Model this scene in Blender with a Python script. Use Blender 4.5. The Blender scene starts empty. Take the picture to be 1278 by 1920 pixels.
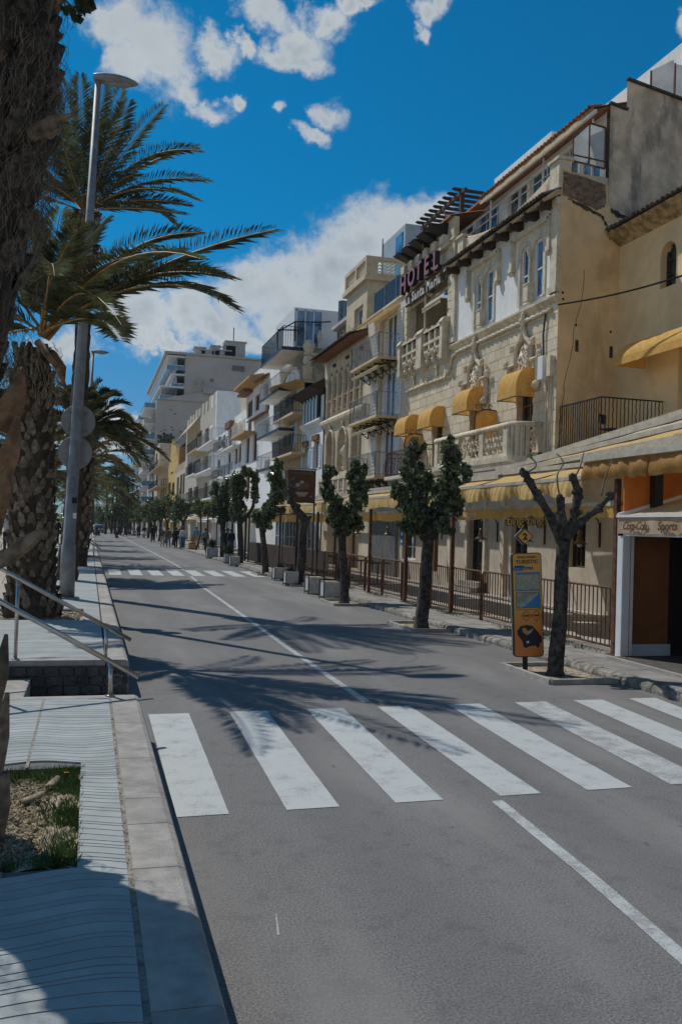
import bpy, math, random
from mathutils import Vector, Matrix
random.seed(7)
PI = math.pi
SC = bpy.context.scene
COL = SC.collection

# ---------------------------------------------------------------- camera
FPX = 1646.0; PW, PH = 1278.0, 1920.0; CX, CY = 639.0, 960.0; CAMH = 2.0
_s = Vector((168-CX, 978-CY, FPX)).normalized()                 # street direction seen by the camera
_k = -(0.0305*_s.x - _s.y)/_s.z
_u = Vector((0.0305, -1.0, _k)).normalized()                    # world up seen by the camera
_r = _s.cross(_u)
if _r.x < 0: _r = -_r
cam_d = bpy.data.cameras.new('camera'); cam = bpy.data.objects.new('camera', cam_d); COL.objects.link(cam)
cam_d.sensor_fit = 'HORIZONTAL'; cam_d.sensor_width = 36.0; cam_d.lens = FPX/PW*36.0
cam_d.clip_start = 0.05; cam_d.clip_end = 4000
right = Vector((_r.x, _s.x, _u.x)); up = -Vector((_r.y, _s.y, _u.y)); back = -Vector((_r.z, _s.z, _u.z))
cam.matrix_world = Matrix(((right.x, up.x, back.x, 0), (right.y, up.y, back.y, 0), (right.z, up.z, back.z, CAMH), (0, 0, 0, 1)))
SC.camera = cam

def ray(px, py):
    c = Vector((px-CX, py-CY, FPX)); return Vector((c.dot(_r), c.dot(_s), c.dot(_u)))
def gz(px, py, z=0.0):
    d = ray(px, py); t = (z-CAMH)/d.z; return Vector((d.x*t, d.y*t, z))
def gx(px, py, X=12.0):
    d = ray(px, py); t = X/d.x; return Vector((X, d.y*t, d.z*t+CAMH))
def gy(px, py, Y):
    d = ray(px, py); t = Y/d.y; return Vector((d.x*t, Y, d.z*t+CAMH))

# ---------------------------------------------------------------- light
SUNDIR = Vector((-0.51, 0.86, 1.28)).normalized()               # towards the sun
sun_d = bpy.data.lights.new('sun', 'SUN'); sun_d.energy = 4.1; sun_d.angle = math.radians(0.5); sun_d.color = (1.0, 0.95, 0.87)
sun = bpy.data.objects.new('sun', sun_d); COL.objects.link(sun)
sun.rotation_euler = SUNDIR.to_track_quat('Z', 'Y').to_euler()
SC.view_settings.view_transform = 'Standard'; SC.view_settings.look = 'None'
SC.view_settings.exposure = -0.37; SC.view_settings.gamma = 1.0
SC.cycles.max_bounces = 6; SC.cycles.transparent_max_bounces = 12

world = bpy.data.worlds.new('World'); SC.world = world; world.use_nodes = True
wt = world.node_tree; wt.nodes.clear()
def N(t, ty, **k):
    n = t.nodes.new(ty)
    for a, b in k.items(): setattr(n, a, b)
    return n
def MATH(t, op, a, b=None, c=None, clamp=False):
    n = N(t, 'ShaderNodeMath', operation=op); n.use_clamp = clamp
    for i, v in enumerate((a, b, c)):
        if v is None: continue
        if hasattr(v, 'links'): t.links.new(v, n.inputs[i])
        else: n.inputs[i].default_value = v
    return n.outputs[0]
def VM(t, op, a, b=None, c=None):
    n = N(t, 'ShaderNodeVectorMath', operation=op)
    for i, v in enumerate((a, b, c)):
        if v is None: continue
        if hasattr(v, 'links'): t.links.new(v, n.inputs[i])
        else: n.inputs[i].default_value = v
    return n
def MIXC(t, f, a, b, mode='MIX'):
    n = N(t, 'ShaderNodeMix', data_type='RGBA', blend_type=mode)
    for i, v in ((0, f), (6, a), (7, b)):
        if hasattr(v, 'links'): t.links.new(v, n.inputs[i])
        elif i == 0: n.inputs[0].default_value = v
        else: n.inputs[i].default_value = tuple(v)+((1,) if len(v) == 3 else ())
    return n.outputs[2]
def RANGE(t, v, a, b, c=0.0, d=1.0, smooth=True):
    n = N(t, 'ShaderNodeMapRange', interpolation_type='SMOOTHSTEP' if smooth else 'LINEAR')
    t.links.new(v, n.inputs[0])
    for i, x in enumerate((a, b, c, d)): n.inputs[i+1].default_value = x
    return n.outputs[0]
def NOISE(t, vec, scale, detail=4, rough=0.55, dist=0.0):
    n = N(t, 'ShaderNodeTexNoise'); n.inputs['Scale'].default_value = scale; n.inputs['Detail'].default_value = detail
    n.inputs['Roughness'].default_value = rough; n.inputs['Distortion'].default_value = dist
    t.links.new(vec, n.inputs['Vector']); return n

sky = N(wt, 'ShaderNodeTexSky', sky_type='NISHITA'); sky.sun_disc = False
sky.sun_elevation = math.asin(SUNDIR.z); sky.sun_rotation = math.atan2(SUNDIR.x, SUNDIR.y)
sky.air_density = 1.0; sky.dust_density = 0.3; sky.ozone_density = 2.5; sky.altitude = 100
tc = N(wt, 'ShaderNodeTexCoord'); D = tc.outputs['Generated']
sep = N(wt, 'ShaderNodeSeparateXYZ'); wt.links.new(D, sep.inputs[0])
tint = MIXC(wt, RANGE(wt, sep.outputs[2], 0.0, 0.35), (0.25, 0.405, 0.60), (0.01, 0.56, 0.80))
skyc = MIXC(wt, 1.0, sky.outputs[0], tint, 'MULTIPLY')
# clouds: soft lumps laid out over the northern sky, ragged by noise; unseen clouds elsewhere, added and thickened low down to fill shaded walls
yy = MATH(wt, 'MAXIMUM', sep.outputs[1], 0.02)
pa = MATH(wt, 'DIVIDE', sep.outputs[0], yy); pb = MATH(wt, 'DIVIDE', sep.outputs[2], yy)
comb = N(wt, 'ShaderNodeCombineXYZ'); wt.links.new(pa, comb.inputs[0]); wt.links.new(pb, comb.inputs[1])
nw = NOISE(wt, D, 8.0, 8, 0.62); nw2 = NOISE(wt, D, 26.0, 8, 0.66)
off = VM(wt, 'MULTIPLY_ADD', nw.outputs['Color'], (0.13, 0.13, 0.0), (-0.065, -0.065, 0.0)).outputs[0]
off2 = VM(wt, 'MULTIPLY_ADD', nw2.outputs['Color'], (0.03, 0.03, 0.0), (-0.015, -0.015, 0.0)).outputs[0]
pc = VM(wt, 'ADD', VM(wt, 'ADD', comb.outputs[0], off).outputs[0], off2).outputs[0]
BLOBS = [(235,60,62,62),(290,110,70,68),(335,155,42,32),(228,120,40,32),(405,98,36,32),(450,78,22,22),(385,190,44,24),(440,178,20,16),
 (490,20,60,30),(560,65,58,44),(520,92,52,30),(610,30,50,30),(575,100,50,26),(532,208,16,16),(600,262,34,18),(628,215,32,36),(660,5,34,22),
 (800,30,38,28),(830,12,30,30),(795,70,20,18),(690,8,40,14),(1268,45,20,30),
 (250,600,64,52),(330,590,70,48),(400,620,90,34),(450,560,80,56),(520,560,100,66),(600,540,110,76),(560,600,120,50),(680,470,90,84),(640,520,120,76),(740,430,90,76),(800,400,70,54),(780,480,150,90),(480,650,50,26),(290,640,70,14),
 (120,640,60,34),(230,800,70,16),(200,850,80,20),(320,820,80,20),(130,800,120,30)]
field = None
for (bx, by, rx, ry) in BLOBS:
    d = ray(bx, by); c = (d.x/d.y, d.z/d.y, 0)
    k = 1.0/FPX*1.06
    q = VM(wt, 'SUBTRACT', pc, c).outputs[0]
    q = VM(wt, 'MULTIPLY', q, (1/(rx*k), 1/(ry*k), 0)).outputs[0]
    l = VM(wt, 'LENGTH', q).outputs['Value']
    v = MATH(wt, 'SUBTRACT', 1.25, l)
    v = MATH(wt, 'MAXIMUM', v, -1.0)
    field = v if field is None else MATH(wt, 'SMOOTH_MAX', field, v, 0.15)
nw3 = NOISE(wt, D, 90.0, 5, 0.65)
rag = MATH(wt, 'ADD', MATH(wt, 'MULTIPLY_ADD', nw2.outputs[0], 1.5, -0.77), MATH(wt, 'MULTIPLY_ADD', nw3.outputs[0], 0.5, -0.25))
field2 = MATH(wt, 'ADD', field, rag)
maskN = RANGE(wt, field2, 0.0, 0.85)
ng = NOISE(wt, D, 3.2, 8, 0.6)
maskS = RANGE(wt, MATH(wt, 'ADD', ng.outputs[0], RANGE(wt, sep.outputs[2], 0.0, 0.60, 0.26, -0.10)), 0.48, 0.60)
isN = RANGE(wt, sep.outputs[1], 0.45, 0.62)
hor = RANGE(wt, sep.outputs[2], 0.0, 0.10)
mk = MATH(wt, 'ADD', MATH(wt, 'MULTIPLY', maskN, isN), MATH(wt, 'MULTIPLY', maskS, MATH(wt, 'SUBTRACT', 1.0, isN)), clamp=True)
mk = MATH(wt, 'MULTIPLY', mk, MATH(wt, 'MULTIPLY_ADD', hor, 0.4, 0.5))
# lit tops / grey bellies
offl = VM(wt, 'ADD', D, (0.012, -0.01, -0.03)).outputs[0]
nl = NOISE(wt, offl, 9.0, 6, 0.6); 
shade = MATH(wt, 'SUBTRACT', nl.outputs[0], nw.outputs[0])
shade = MATH(wt, 'MULTIPLY_ADD', shade, 2.6, 0.72)
body = RANGE(wt, field2, 0.35, 1.45)
und = RANGE(wt, nl.outputs[0], 0.40, 0.60)
shade = MATH(wt, 'SUBTRACT', MATH(wt, 'MULTIPLY_ADD', shade, 0.35, 0.72), MATH(wt, 'MULTIPLY', body, MATH(wt, 'MULTIPLY_ADD', und, 0.55, 0.08)), clamp=True)
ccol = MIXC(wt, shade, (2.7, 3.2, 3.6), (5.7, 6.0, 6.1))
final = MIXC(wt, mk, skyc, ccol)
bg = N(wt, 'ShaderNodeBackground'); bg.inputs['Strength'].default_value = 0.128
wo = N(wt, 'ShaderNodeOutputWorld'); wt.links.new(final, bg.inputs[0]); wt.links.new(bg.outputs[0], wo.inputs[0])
world.cycles.sampling_method = 'MANUAL'; world.cycles.sample_map_resolution = 512

# ---------------------------------------------------------------- materials
MATS = {}
def mat(name, col, rough=0.8, var=0.12, scale=6.0, bump=0.0, bscale=40.0, col2=None, stain=None, stain_amt=0.0, stain_scale=1.2,
        streak=1.0, metal=0.0, rnd=0.0, trans=0.0, spec=0.3, dirt_low=None):
    if name in MATS: return MATS[name]
    m = bpy.data.materials.new(name); m.use_nodes = True; t = m.node_tree
    b = t.nodes['Principled BSDF']; out = t.nodes['Material Output']
    geo = N(t, 'ShaderNodeNewGeometry'); P = geo.outputs['Position']
    n1 = NOISE(t, P, scale, 5, 0.6)
    c2 = col2 or tuple(c*(1-2.2*var) for c in col)
    c1 = tuple(min(1, c*(1+var)) for c in col)
    c = MIXC(t, RANGE(t, n1.outputs[0], 0.3, 0.7), c2 if col2 else c2, c1)
    if stain:
        st = VM(t, 'MULTIPLY', P, (1, 1, streak)).outputs[0]
        n2 = NOISE(t, st, stain_scale, 6, 0.65, 0.3)
        c = MIXC(t, MATH(t, 'MULTIPLY', RANGE(t, n2.outputs[0], 0.48, 0.68), stain_amt), c, stain)
    if rnd:
        oi = N(t, 'ShaderNodeObjectInfo')
        f = RANGE(t, oi.outputs['Random'], 0, 1, 1-rnd, 1+rnd*0.6, smooth=False)
        cc = N(t, 'ShaderNodeCombineColor')
        for i in range(3): t.links.new(f, cc.inputs[i])
        c = MIXC(t, 1.0, c, cc.outputs[0], 'MULTIPLY')
    t.links.new(c, b.inputs['Base Color'])
    b.inputs['Roughness'].default_value = rough; b.inputs['Metallic'].default_value = metal
    b.inputs['Specular IOR Level'].default_value = spec
    if bump:
        nb = NOISE(t, P, bscale, 4, 0.6)
        bn = N(t, 'ShaderNodeBump'); bn.inputs['Strength'].default_value = bump; bn.inputs['Distance'].default_value = 0.02
        t.links.new(nb.outputs[0], bn.inputs['Height']); t.links.new(bn.outputs[0], b.inputs['Normal'])
    if trans:
        tr = N(t, 'ShaderNodeBsdfTranslucent'); t.links.new(c, tr.inputs[0])
        mx = N(t, 'ShaderNodeMixShader'); mx.inputs[0].default_value = trans
        t.links.new(b.outputs[0], mx.inputs[1]); t.links.new(tr.outputs[0], mx.inputs[2]); t.links.new(mx.outputs[0], out.inputs[0])
    MATS[name] = m; return m

M_asphalt = None
def special_asphalt():
    m = bpy.data.materials.new('asphalt'); m.use_nodes = True; t = m.node_tree; b = t.nodes['Principled BSDF']
    P = N(t, 'ShaderNodeNewGeometry').outputs['Position']
    fine = NOISE(t, P, 75, 5, 0.85); mid = NOISE(t, P, 5, 6, 0.65); big = NOISE(t, VM(t, 'MULTIPLY', P, (1, 0.25, 1)).outputs[0], 0.9, 6, 0.6)
    c = MIXC(t, RANGE(t, fine.outputs[0], 0.38, 0.62), (0.085, 0.084, 0.083), (0.25, 0.24, 0.232))
    c = MIXC(t, MATH(t, 'MULTIPLY', RANGE(t, mid.outputs[0], 0.5, 0.72), 0.65), c, (0.10, 0.099, 0.10))
    c = MIXC(t, MATH(t, 'MULTIPLY', RANGE(t, big.outputs[0], 0.45, 0.68), 0.7), c, (0.235, 0.226, 0.216))
    # aggregate specks, oil spots
    vo = N(t, 'ShaderNodeTexVoronoi'); vo.inputs['Scale'].default_value = 3.1; t.links.new(VM(t, 'ADD', P, VM(t, 'MULTIPLY', mid.outputs['Color'], (0.25, 0.25, 0)).outputs[0]).outputs[0], vo.inputs['Vector'])
    vsel = RANGE(t, N_sep(t, vo.outputs['Color']), 0.35, 0.45)
    sp = MATH(t, 'MULTIPLY', RANGE(t, vo.outputs['Distance'], 0.085, 0.03), vsel)
    c = MIXC(t, MATH(t, 'MULTIPLY', sp, 0.6), c, (0.06, 0.06, 0.065))
    vo2 = N(t, 'ShaderNodeTexVoronoi'); vo2.inputs['Scale'].default_value = 60; t.links.new(VM(t, 'ADD', P, VM(t, 'MULTIPLY', fine.outputs['Color'], (0.01, 0.01, 0)).outputs[0]).outputs[0], vo2.inputs['Vector'])
    c = MIXC(t, MATH(t, 'MULTIPLY', RANGE(t, vo2.outputs['Distance'], 0.28, 0.10), 0.3), c, (0.36, 0.35, 0.33))
    # tyre-worn darker tracks along the lane in the foreground
    sx = N(t, 'ShaderNodeSeparateXYZ'); t.links.new(P, sx.inputs[0])
    w = MATH(t, 'SINE', MATH(t, 'MULTIPLY_ADD', sx.outputs[0], 3.9, 0.9))
    c = MIXC(t, MATH(t, 'MULTIPLY', RANGE(t, w, 0.1, 1.0), 0.24), c, (0.095, 0.094, 0.095))
    t.links.new(c, b.inputs['Base Color']); b.inputs['Roughness'].default_value = 0.85; b.inputs['Specular IOR Level'].default_value = 0.35
    bn = N(t, 'ShaderNodeBump'); bn.inputs['Strength'].default_value = 0.55; bn.inputs['Distance'].default_value = 0.006
    t.links.new(fine.outputs[0], bn.inputs['Height']); t.links.new(bn.outputs[0], b.inputs['Normal'])
    return m
def N_sep(t, col):
    s = N(t, 'ShaderNodeSeparateColor'); t.links.new(col, s.inputs[0]); return s.outputs[0]
def special_glass(name, col=(0.05, 0.08, 0.11), rough=0.08):
    m = bpy.data.materials.new(name); m.use_nodes = True; b = m.node_tree.nodes['Principled BSDF']; t = m.node_tree
    P = N(t, 'ShaderNodeNewGeometry').outputs['Position']
    n = NOISE(t, P, 1.7, 3, 0.6)
    c = MIXC(t, RANGE(t, n.outputs[0], 0.35, 0.65), tuple(x*0.45 for x in col), tuple(x*1.6 for x in col))
    t.links.new(c, b.inputs['Base Color']); b.inputs['Roughness'].default_value = rough
    b.inputs['Specular IOR Level'].default_value = 0.8
    return m

# ---------------------------------------------------------------- mesh helpers
WM = {}
def wmat(o): return WM.get(o.name, Matrix.Identity(4))
def attach(o, parent, loc=None, rot=None):
    basis = Matrix.Identity(4)
    if loc is not None or rot is not None:
        basis = Matrix.Translation(loc or (0, 0, 0))
        if rot is not None: basis = basis @ rot.to_4x4()
    if parent is not None:
        o.parent = parent; o.matrix_parent_inverse = wmat(parent).inverted()
    o.matrix_basis = basis
    WM[o.name] = basis.copy()
def tag(o, label=None, cat=None, group=None, kind=None):
    if label: o['label'] = label
    if cat: o['category'] = cat
    if group: o['group'] = group
    if kind: o['kind'] = kind
    return o
def thing(name, label, cat, loc=(0, 0, 0), group=None):
    o = bpy.data.objects.new(name, None); COL.objects.link(o); o.empty_display_size = 0.1
    attach(o, None, loc); return tag(o, label, cat, group)
def link(name, me, parent=None, loc=None, rot=None):
    o = bpy.data.objects.new(name, me); COL.objects.link(o); attach(o, parent, loc, rot); return o
def copy_tree(src, parent=None):
    c = src.copy(); COL.objects.link(c)
    if parent is not None: c.parent = parent
    for ch in src.children: copy_tree(ch, c)
    return c

class MB:
    def __init__(s): s.v = []; s.f = []; s.m = []
    def add(s, vs, fs, mi=0):
        b = len(s.v); s.v.extend([tuple(v) for v in vs]); s.f.extend([tuple(b+i for i in f) for f in fs]); s.m.extend([mi]*len(fs)); return s
    def box(s, x0, x1, y0, y1, z0, z1, mi=0):
        if x0 > x1: x0, x1 = x1, x0
        if y0 > y1: y0, y1 = y1, y0
        if z0 > z1: z0, z1 = z1, z0
        return s.add([(x0,y0,z0),(x1,y0,z0),(x1,y1,z0),(x0,y1,z0),(x0,y0,z1),(x1,y0,z1),(x1,y1,z1),(x0,y1,z1)],
                     [(0,3,2,1),(4,5,6,7),(0,1,5,4),(1,2,6,5),(2,3,7,6),(3,0,4,7)], mi)
    def obox(s, p, q, w, h, mi=0, upv=(0, 0, 1)):
        p = Vector(p); q = Vector(q); d = (q-p).normalized(); U = Vector(upv)
        S = d.cross(U)
        if S.length < 1e-4: S = d.cross(Vector((1, 0, 0)))
        S.normalize(); U = S.cross(d).normalized(); vs = []
        for e in (p, q):
            for a, b in ((-1,-1),(1,-1),(1,1),(-1,1)): vs.append(e+S*(a*w/2)+U*(b*h/2))
        return s.add(vs, [(0,1,2,3),(7,6,5,4),(0,4,5,1),(1,5,6,2),(2,6,7,3),(3,7,4,0)], mi)
    def tube(s, pts, rad, n=6, mi=0, cap=True, jit=0.0, rng=random):
        pts = [Vector(p) for p in pts]
        if not hasattr(rad, '__len__'): rad = [rad]*len(pts)
        rings = []; ref = None
        for i, p in enumerate(pts):
            a = pts[max(0, i-1)]; b = pts[min(len(pts)-1, i+1)]; d = (b-a).normalized()
            if ref is None:
                ref = d.cross(Vector((0, 0, 1)));
                if ref.length < 1e-3: ref = d.cross(Vector((0, 1, 0)))
            ref = (ref - d*ref.dot(d)); ref.normalize(); o = d.cross(ref)
            rings.append([p + (ref*math.cos(2*PI*k/n)+o*math.sin(2*PI*k/n))*rad[i]*(1+(rng.uniform(-jit, jit) if jit else 0)) for k in range(n)])
        vs = [v for r in rings for v in r]; fs = []
        for i in range(len(pts)-1):
            for k in range(n):
                k2 = (k+1) % n; fs.append((i*n+k, i*n+k2, (i+1)*n+k2, (i+1)*n+k))
        if cap: fs.append(tuple(reversed(range(n)))); fs.append(tuple(range((len(pts)-1)*n, len(pts)*n)))
        return s.add(vs, fs, mi)
    def lathe(s, c, prof, n=12, mi=0, sx=1.0, sy=1.0):
        vs = []; fs = []; c = Vector(c)
        for (r, z) in prof:
            for k in range(n): vs.append((c.x+r*sx*math.cos(2*PI*k/n), c.y+r*sy*math.sin(2*PI*k/n), c.z+z))
        for i in range(len(prof)-1):
            for k in range(n):
                k2 = (k+1) % n; fs.append((i*n+k, i*n+k2, (i+1)*n+k2, (i+1)*n+k))
        fs.append(tuple(reversed(range(n)))); fs.append(tuple(range((len(prof)-1)*n, len(prof)*n)))
        return s.add(vs, fs, mi)
    def blob(s, c, r, n=6, sq=(1, 1, 1), jit=0.0, mi=0):
        c = Vector(c); vs = [(c.x, c.y, c.z-r*sq[2])]; fs = []; rr = max(3, n//2)
        for i in range(1, rr):
            th = PI*i/rr
            for k in range(n):
                q = r*(1+random.uniform(-jit, jit)); vs.append((c.x+q*sq[0]*math.sin(th)*math.cos(2*PI*k/n), c.y+q*sq[1]*math.sin(th)*math.sin(2*PI*k/n), c.z-q*sq[2]*math.cos(th)))
        vs.append((c.x, c.y, c.z+r*sq[2])); L = len(vs)-1
        for k in range(n):
            k2 = (k+1) % n; fs.append((0, 1+k2, 1+k)); fs.append((L, L-n+k, L-n+k2))
            for i in range(rr-2): fs.append((1+i*n+k, 1+i*n+k2, 1+(i+1)*n+k2, 1+(i+1)*n+k))
        return s.add(vs, fs, mi)
    def prism(s, poly, axis, a0, a1, mi=0):
        """poly: 2-D outline in the two other axes; extruded along axis from a0 to a1"""
        n = len(poly); vs = []
        for a in (a0, a1):
            for (p, q) in poly:
                vs.append({'x': (a, p, q), 'y': (p, a, q), 'z': (p, q, a)}[axis])
        fs = [tuple(reversed(range(n))), tuple(range(n, 2*n))] + [(i, (i+1) % n, (i+1) % n+n, i+n) for i in range(n)]
        return s.add(vs, fs, mi)
    def mesh(s, name, mats, smooth=False):
        me = bpy.data.meshes.new(name); me.from_pydata(s.v, [], s.f); me.validate()
        if not isinstance(mats, (list, tuple)): mats = [mats]
        for m in mats: me.materials.append(m)
        if len(mats) > 1 and len(me.polygons) == len(s.m): me.polygons.foreach_set('material_index', s.m)
        if smooth: me.polygons.foreach_set('use_smooth', [True]*len(me.polygons))
        me.update(); return me
    def build(s, name, mats, parent=None, smooth=False, loc=None, rot=None):
        return link(name, s.mesh(name, mats, smooth), parent, loc, rot)
def bevel(o, w=0.01, seg=1):
    m = o.modifiers.new('bevel', 'BEVEL'); m.width = w; m.segments = seg; m.limit_method = 'ANGLE'; return o
def text_mesh(name, s, size, ext=0.004, shear=0.0, bold=0.0, align='LEFT', spacing=1.0):
    cu = bpy.data.curves.new(name, 'FONT'); cu.body = s; cu.size = size; cu.extrude = ext; cu.shear = shear; cu.offset = bold; cu.align_x = align
    cu.space_character = spacing; cu.resolution_u = 3
    o = bpy.data.objects.new('tmp', cu); me = bpy.data.meshes.new_from_object(o); me.name = name
    bpy.data.objects.remove(o); bpy.data.curves.remove(cu); return me
ROT_FACE_STREET = Matrix(((0, 0, -1), (-1, 0, 0), (0, 1, 0)))    # text x -> -Y, y -> Z, normal -> -X
ROT_FACE_CAM = Matrix(((1, 0, 0), (0, 0, -1), (0, 1, 0)))        # text x -> X, y -> Z, normal -> -Y
def put_text(name, s, size, loc, rot, material, parent, **k):
    me = text_mesh(name, s, size, **k); me.materials.append(material)
    return link(name, me, parent, loc, rot)
# ---------------------------------------------------------------- material palette
asphalt = special_asphalt()
def mark_mat(name, cover):
    m = bpy.data.materials.new(name); m.use_nodes = True; t = m.node_tree; b = t.nodes['Principled BSDF']
    P = N(t, 'ShaderNodeNewGeometry').outputs['Position']
    n = NOISE(t, P, 90, 4, 0.7); n2 = NOISE(t, P, 4.0, 5, 0.65)
    f = MATH(t, 'MULTIPLY_ADD', n2.outputs[0], 0.9, MATH(t, 'MULTIPLY', n.outputs[0], 0.9))
    f = RANGE(t, f, cover, cover+0.22)
    c = MIXC(t, f, (0.46, 0.485, 0.48), (0.22, 0.215, 0.21))
    c = MIXC(t, MATH(t, 'MULTIPLY', RANGE(t, n2.outputs[0], 0.4, 0.7), 0.25), c, (0.45, 0.46, 0.46))
    t.links.new(c, b.inputs['Base Color']); b.inputs['Roughness'].default_value = 0.7; return m
paint = mark_mat('road_paint', 0.92); paint_worn = mark_mat('worn_road_paint', 0.82)
concrete = mat('kerb_concrete', (0.40, 0.375, 0.345), 0.85, 0.10, 7, 0.5, 90, stain=(0.21, 0.195, 0.18), stain_amt=0.5, stain_scale=3, rnd=0.10)
paver = mat('wave_paving', (0.40, 0.43, 0.42), 0.75, 0.08, 3, 0.35, 160, stain=(0.31, 0.34, 0.335), stain_amt=0.5, stain_scale=1.5, rnd=0.10)
groove = mat('paving_groove', (0.15, 0.15, 0.145), 0.95, 0.1, 20)
grout = mat('paving_joint', (0.30, 0.27, 0.22), 0.95, 0.2, 20)
promen = mat('promenade_paving', (0.42, 0.37, 0.29), 0.85, 0.08, 1.5, 0.2, 60)
sand = mat('beach_sand', (0.45, 0.38, 0.27), 0.95, 0.1, 0.6)
dirt = mat('dry_soil', (0.44, 0.36, 0.26), 0.95, 0.25, 9, 1.0, 26, stain=(0.10, 0.08, 0.055), stain_amt=0.7, stain_scale=6)
grassm = mat('grass_blades', (0.075, 0.125, 0.035), 0.7, 0.25, 9, trans=0.25, rnd=0.1)
rubble = mat('rubble_stone', (0.11, 0.105, 0.10), 0.9, 0.2, 8, 0.9, 30, rnd=0.35)
mortar = mat('rubble_mortar', (0.075, 0.075, 0.075), 0.95, 0.2, 8, 0.5, 30)
rightpav = mat('pavement_slabs', (0.30, 0.285, 0.265), 0.85, 0.12, 2.5, 0.4, 60, stain=(0.13, 0.13, 0.13), stain_amt=0.5, stain_scale=1.3)
rough_kerb = mat('rough_kerb_stone', (0.30, 0.275, 0.235), 0.9, 0.2, 8, 0.9, 22, stain=(0.08, 0.08, 0.075), stain_amt=0.7, stain_scale=5, rnd=0.2)
steel = mat('stainless_steel', (0.50, 0.48, 0.45), 0.28, 0.05, 8, metal=0.9)
galv = mat('galvanised_steel', (0.27, 0.28, 0.29), 0.55, 0.12, 5, 0.1, 60, stain=(0.16, 0.16, 0.16), stain_amt=0.6, stain_scale=4, streak=0.2, metal=0.35)
signback = mat('sign_back_metal', (0.30, 0.31, 0.32), 0.5, 0.06, 6, metal=0.3)
glass = special_glass('window_glass'); glass_dark = special_glass('dark_window_glass', (0.02, 0.03, 0.04)); glass_blue = special_glass('blue_window_glass', (0.05, 0.16, 0.30), 0.12)
blackm = mat('black_iron', (0.02, 0.02, 0.022), 0.5, 0.1, 10)
rust = mat('rusty_brown_iron', (0.12, 0.06, 0.035), 0.7, 0.25, 12, stain=(0.28, 0.10, 0.03), stain_amt=0.6, stain_scale=8)
darkwood = mat('dark_brown_timber', (0.065, 0.045, 0.035), 0.8, 0.2, 10)
brownwood = mat('brown_timber', (0.22, 0.10, 0.045), 0.7, 0.2, 10)
whitep = mat('white_plaster', (0.80, 0.80, 0.785), 0.85, 0.04, 2, 0.25, 45, stain=(0.55, 0.54, 0.50), stain_amt=0.5, stain_scale=0.7, streak=0.25)
white_paint = mat('white_paint', (0.72, 0.73, 0.74), 0.5, 0.03, 5)
pale_blue = mat('pale_blue_paint', (0.50, 0.60, 0.68), 0.5, 0.05, 5)

# ---------------------------------------------------------------- the setting
MB().add([(-900, -300, -0.06), (900, -300, -0.06), (900, 1500, -0.06), (-900, 1500, -0.06)], [(0, 1, 2, 3)]).build('ground', mat('bare_ground', (0.22, 0.2, 0.16), 0.95, 0.15, 0.3))['kind'] = 'structure'
road = MB().add([(0.5, -8, 0), (7.05, -8, 0), (7.05, 420, 0), (0.5, 420, 0)], [(0, 1, 2, 3)]).build('road', asphalt); road['kind'] = 'structure'
MB().box(-400, -46, -200, 1200, -0.05, 0.0).build('sea', mat('sea_water', (0.02, 0.10, 0.14), 0.15, 0.1, 0.3, 0.5, 0.8))['kind'] = 'structure'
MB().box(-46, -14, -100, 500, -0.05, 0.15).build('beach', sand)['kind'] = 'structure'

near_x = [(0.64,1.0),(1.41,1.80),(2.23,2.61),(3.08,3.43),(3.84,4.25),(4.62,5.03),(5.40,5.82),(6.15,6.5)]
far_x = [(0.66,1.08),(1.51,1.92),(2.37,2.79),(3.20,3.59),(4.06,4.47),(4.93,5.34),(5.73,6.13),(6.52,6.9)]
def ragged_quad(a, b, c, d, n=18, amp=0.0015, z=0.004):
    """quad near-left a, near-right b, far-right c, far-left d with slightly uneven edges"""
    L = []; R = []
    for i in range(n+1):
        t = i/n
        L.append(Vector(a).lerp(Vector(d), t)+Vector((random.uniform(-amp, amp), 0))); R.append(Vector(b).lerp(Vector(c), t)+Vector((random.uniform(-amp, amp), 0)))
    vs = [(p.x, p.y, z) for p in L]+[(p.x, p.y, z) for p in R]
    return MB().add(vs, [(i, n+1+i, n+2+i, i+1) for i in range(n)])
for i, ((a, b), (c, d)) in enumerate(zip(near_x, far_x)):
    y0 = 6.08+0.015*i; y1 = 9.40+0.02*i
    ragged_quad((a, y0), (b, y0+0.005), (d, y1), (c, y1)).build('zebra_stripe', paint_worn if i == 5 else paint, road)
for i in range(8):
    x0 = 0.78+0.80*i
    ragged_quad((x0, 34.5), (x0+0.46, 34.5), (x0+0.52, 38.6), (x0+0.04, 38.6), 4).build('zebra_stripe', paint, road)
def centre(pts, w):
    for (p, q) in zip(pts[:-1], pts[1:]):
        pass
    L = [(x-w/2, y) for x, y in pts]; R = [(x+w/2, y) for x, y in pts]; n = len(pts)
    return MB().add([(x, y, 0.004) for x, y in L]+[(x, y, 0.004) for x, y in R], [(i, n+i, n+i+1, i+1) for i in range(n-1)])
centre([(2.55, -2), (2.68, 1.5), (2.79, 3.55), (2.90, 4.6), (3.0, 6.02)], 0.095).build('centre_line', paint_worn, road)
centre([(3.16, 9.75), (3.22, 13.5), (3.34, 18.4), (3.58, 28.7), (3.85, 34.3)], 0.10).build('centre_line', paint_worn, road)
centre([(4.05, 39), (4.15, 44), (4.25, 60), (4.3, 120), (4.3, 300)], 0.11).build('centre_line', paint_worn, road)
asphalt_dark = mat('bitumen_line', (0.05, 0.05, 0.05), .9)
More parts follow.
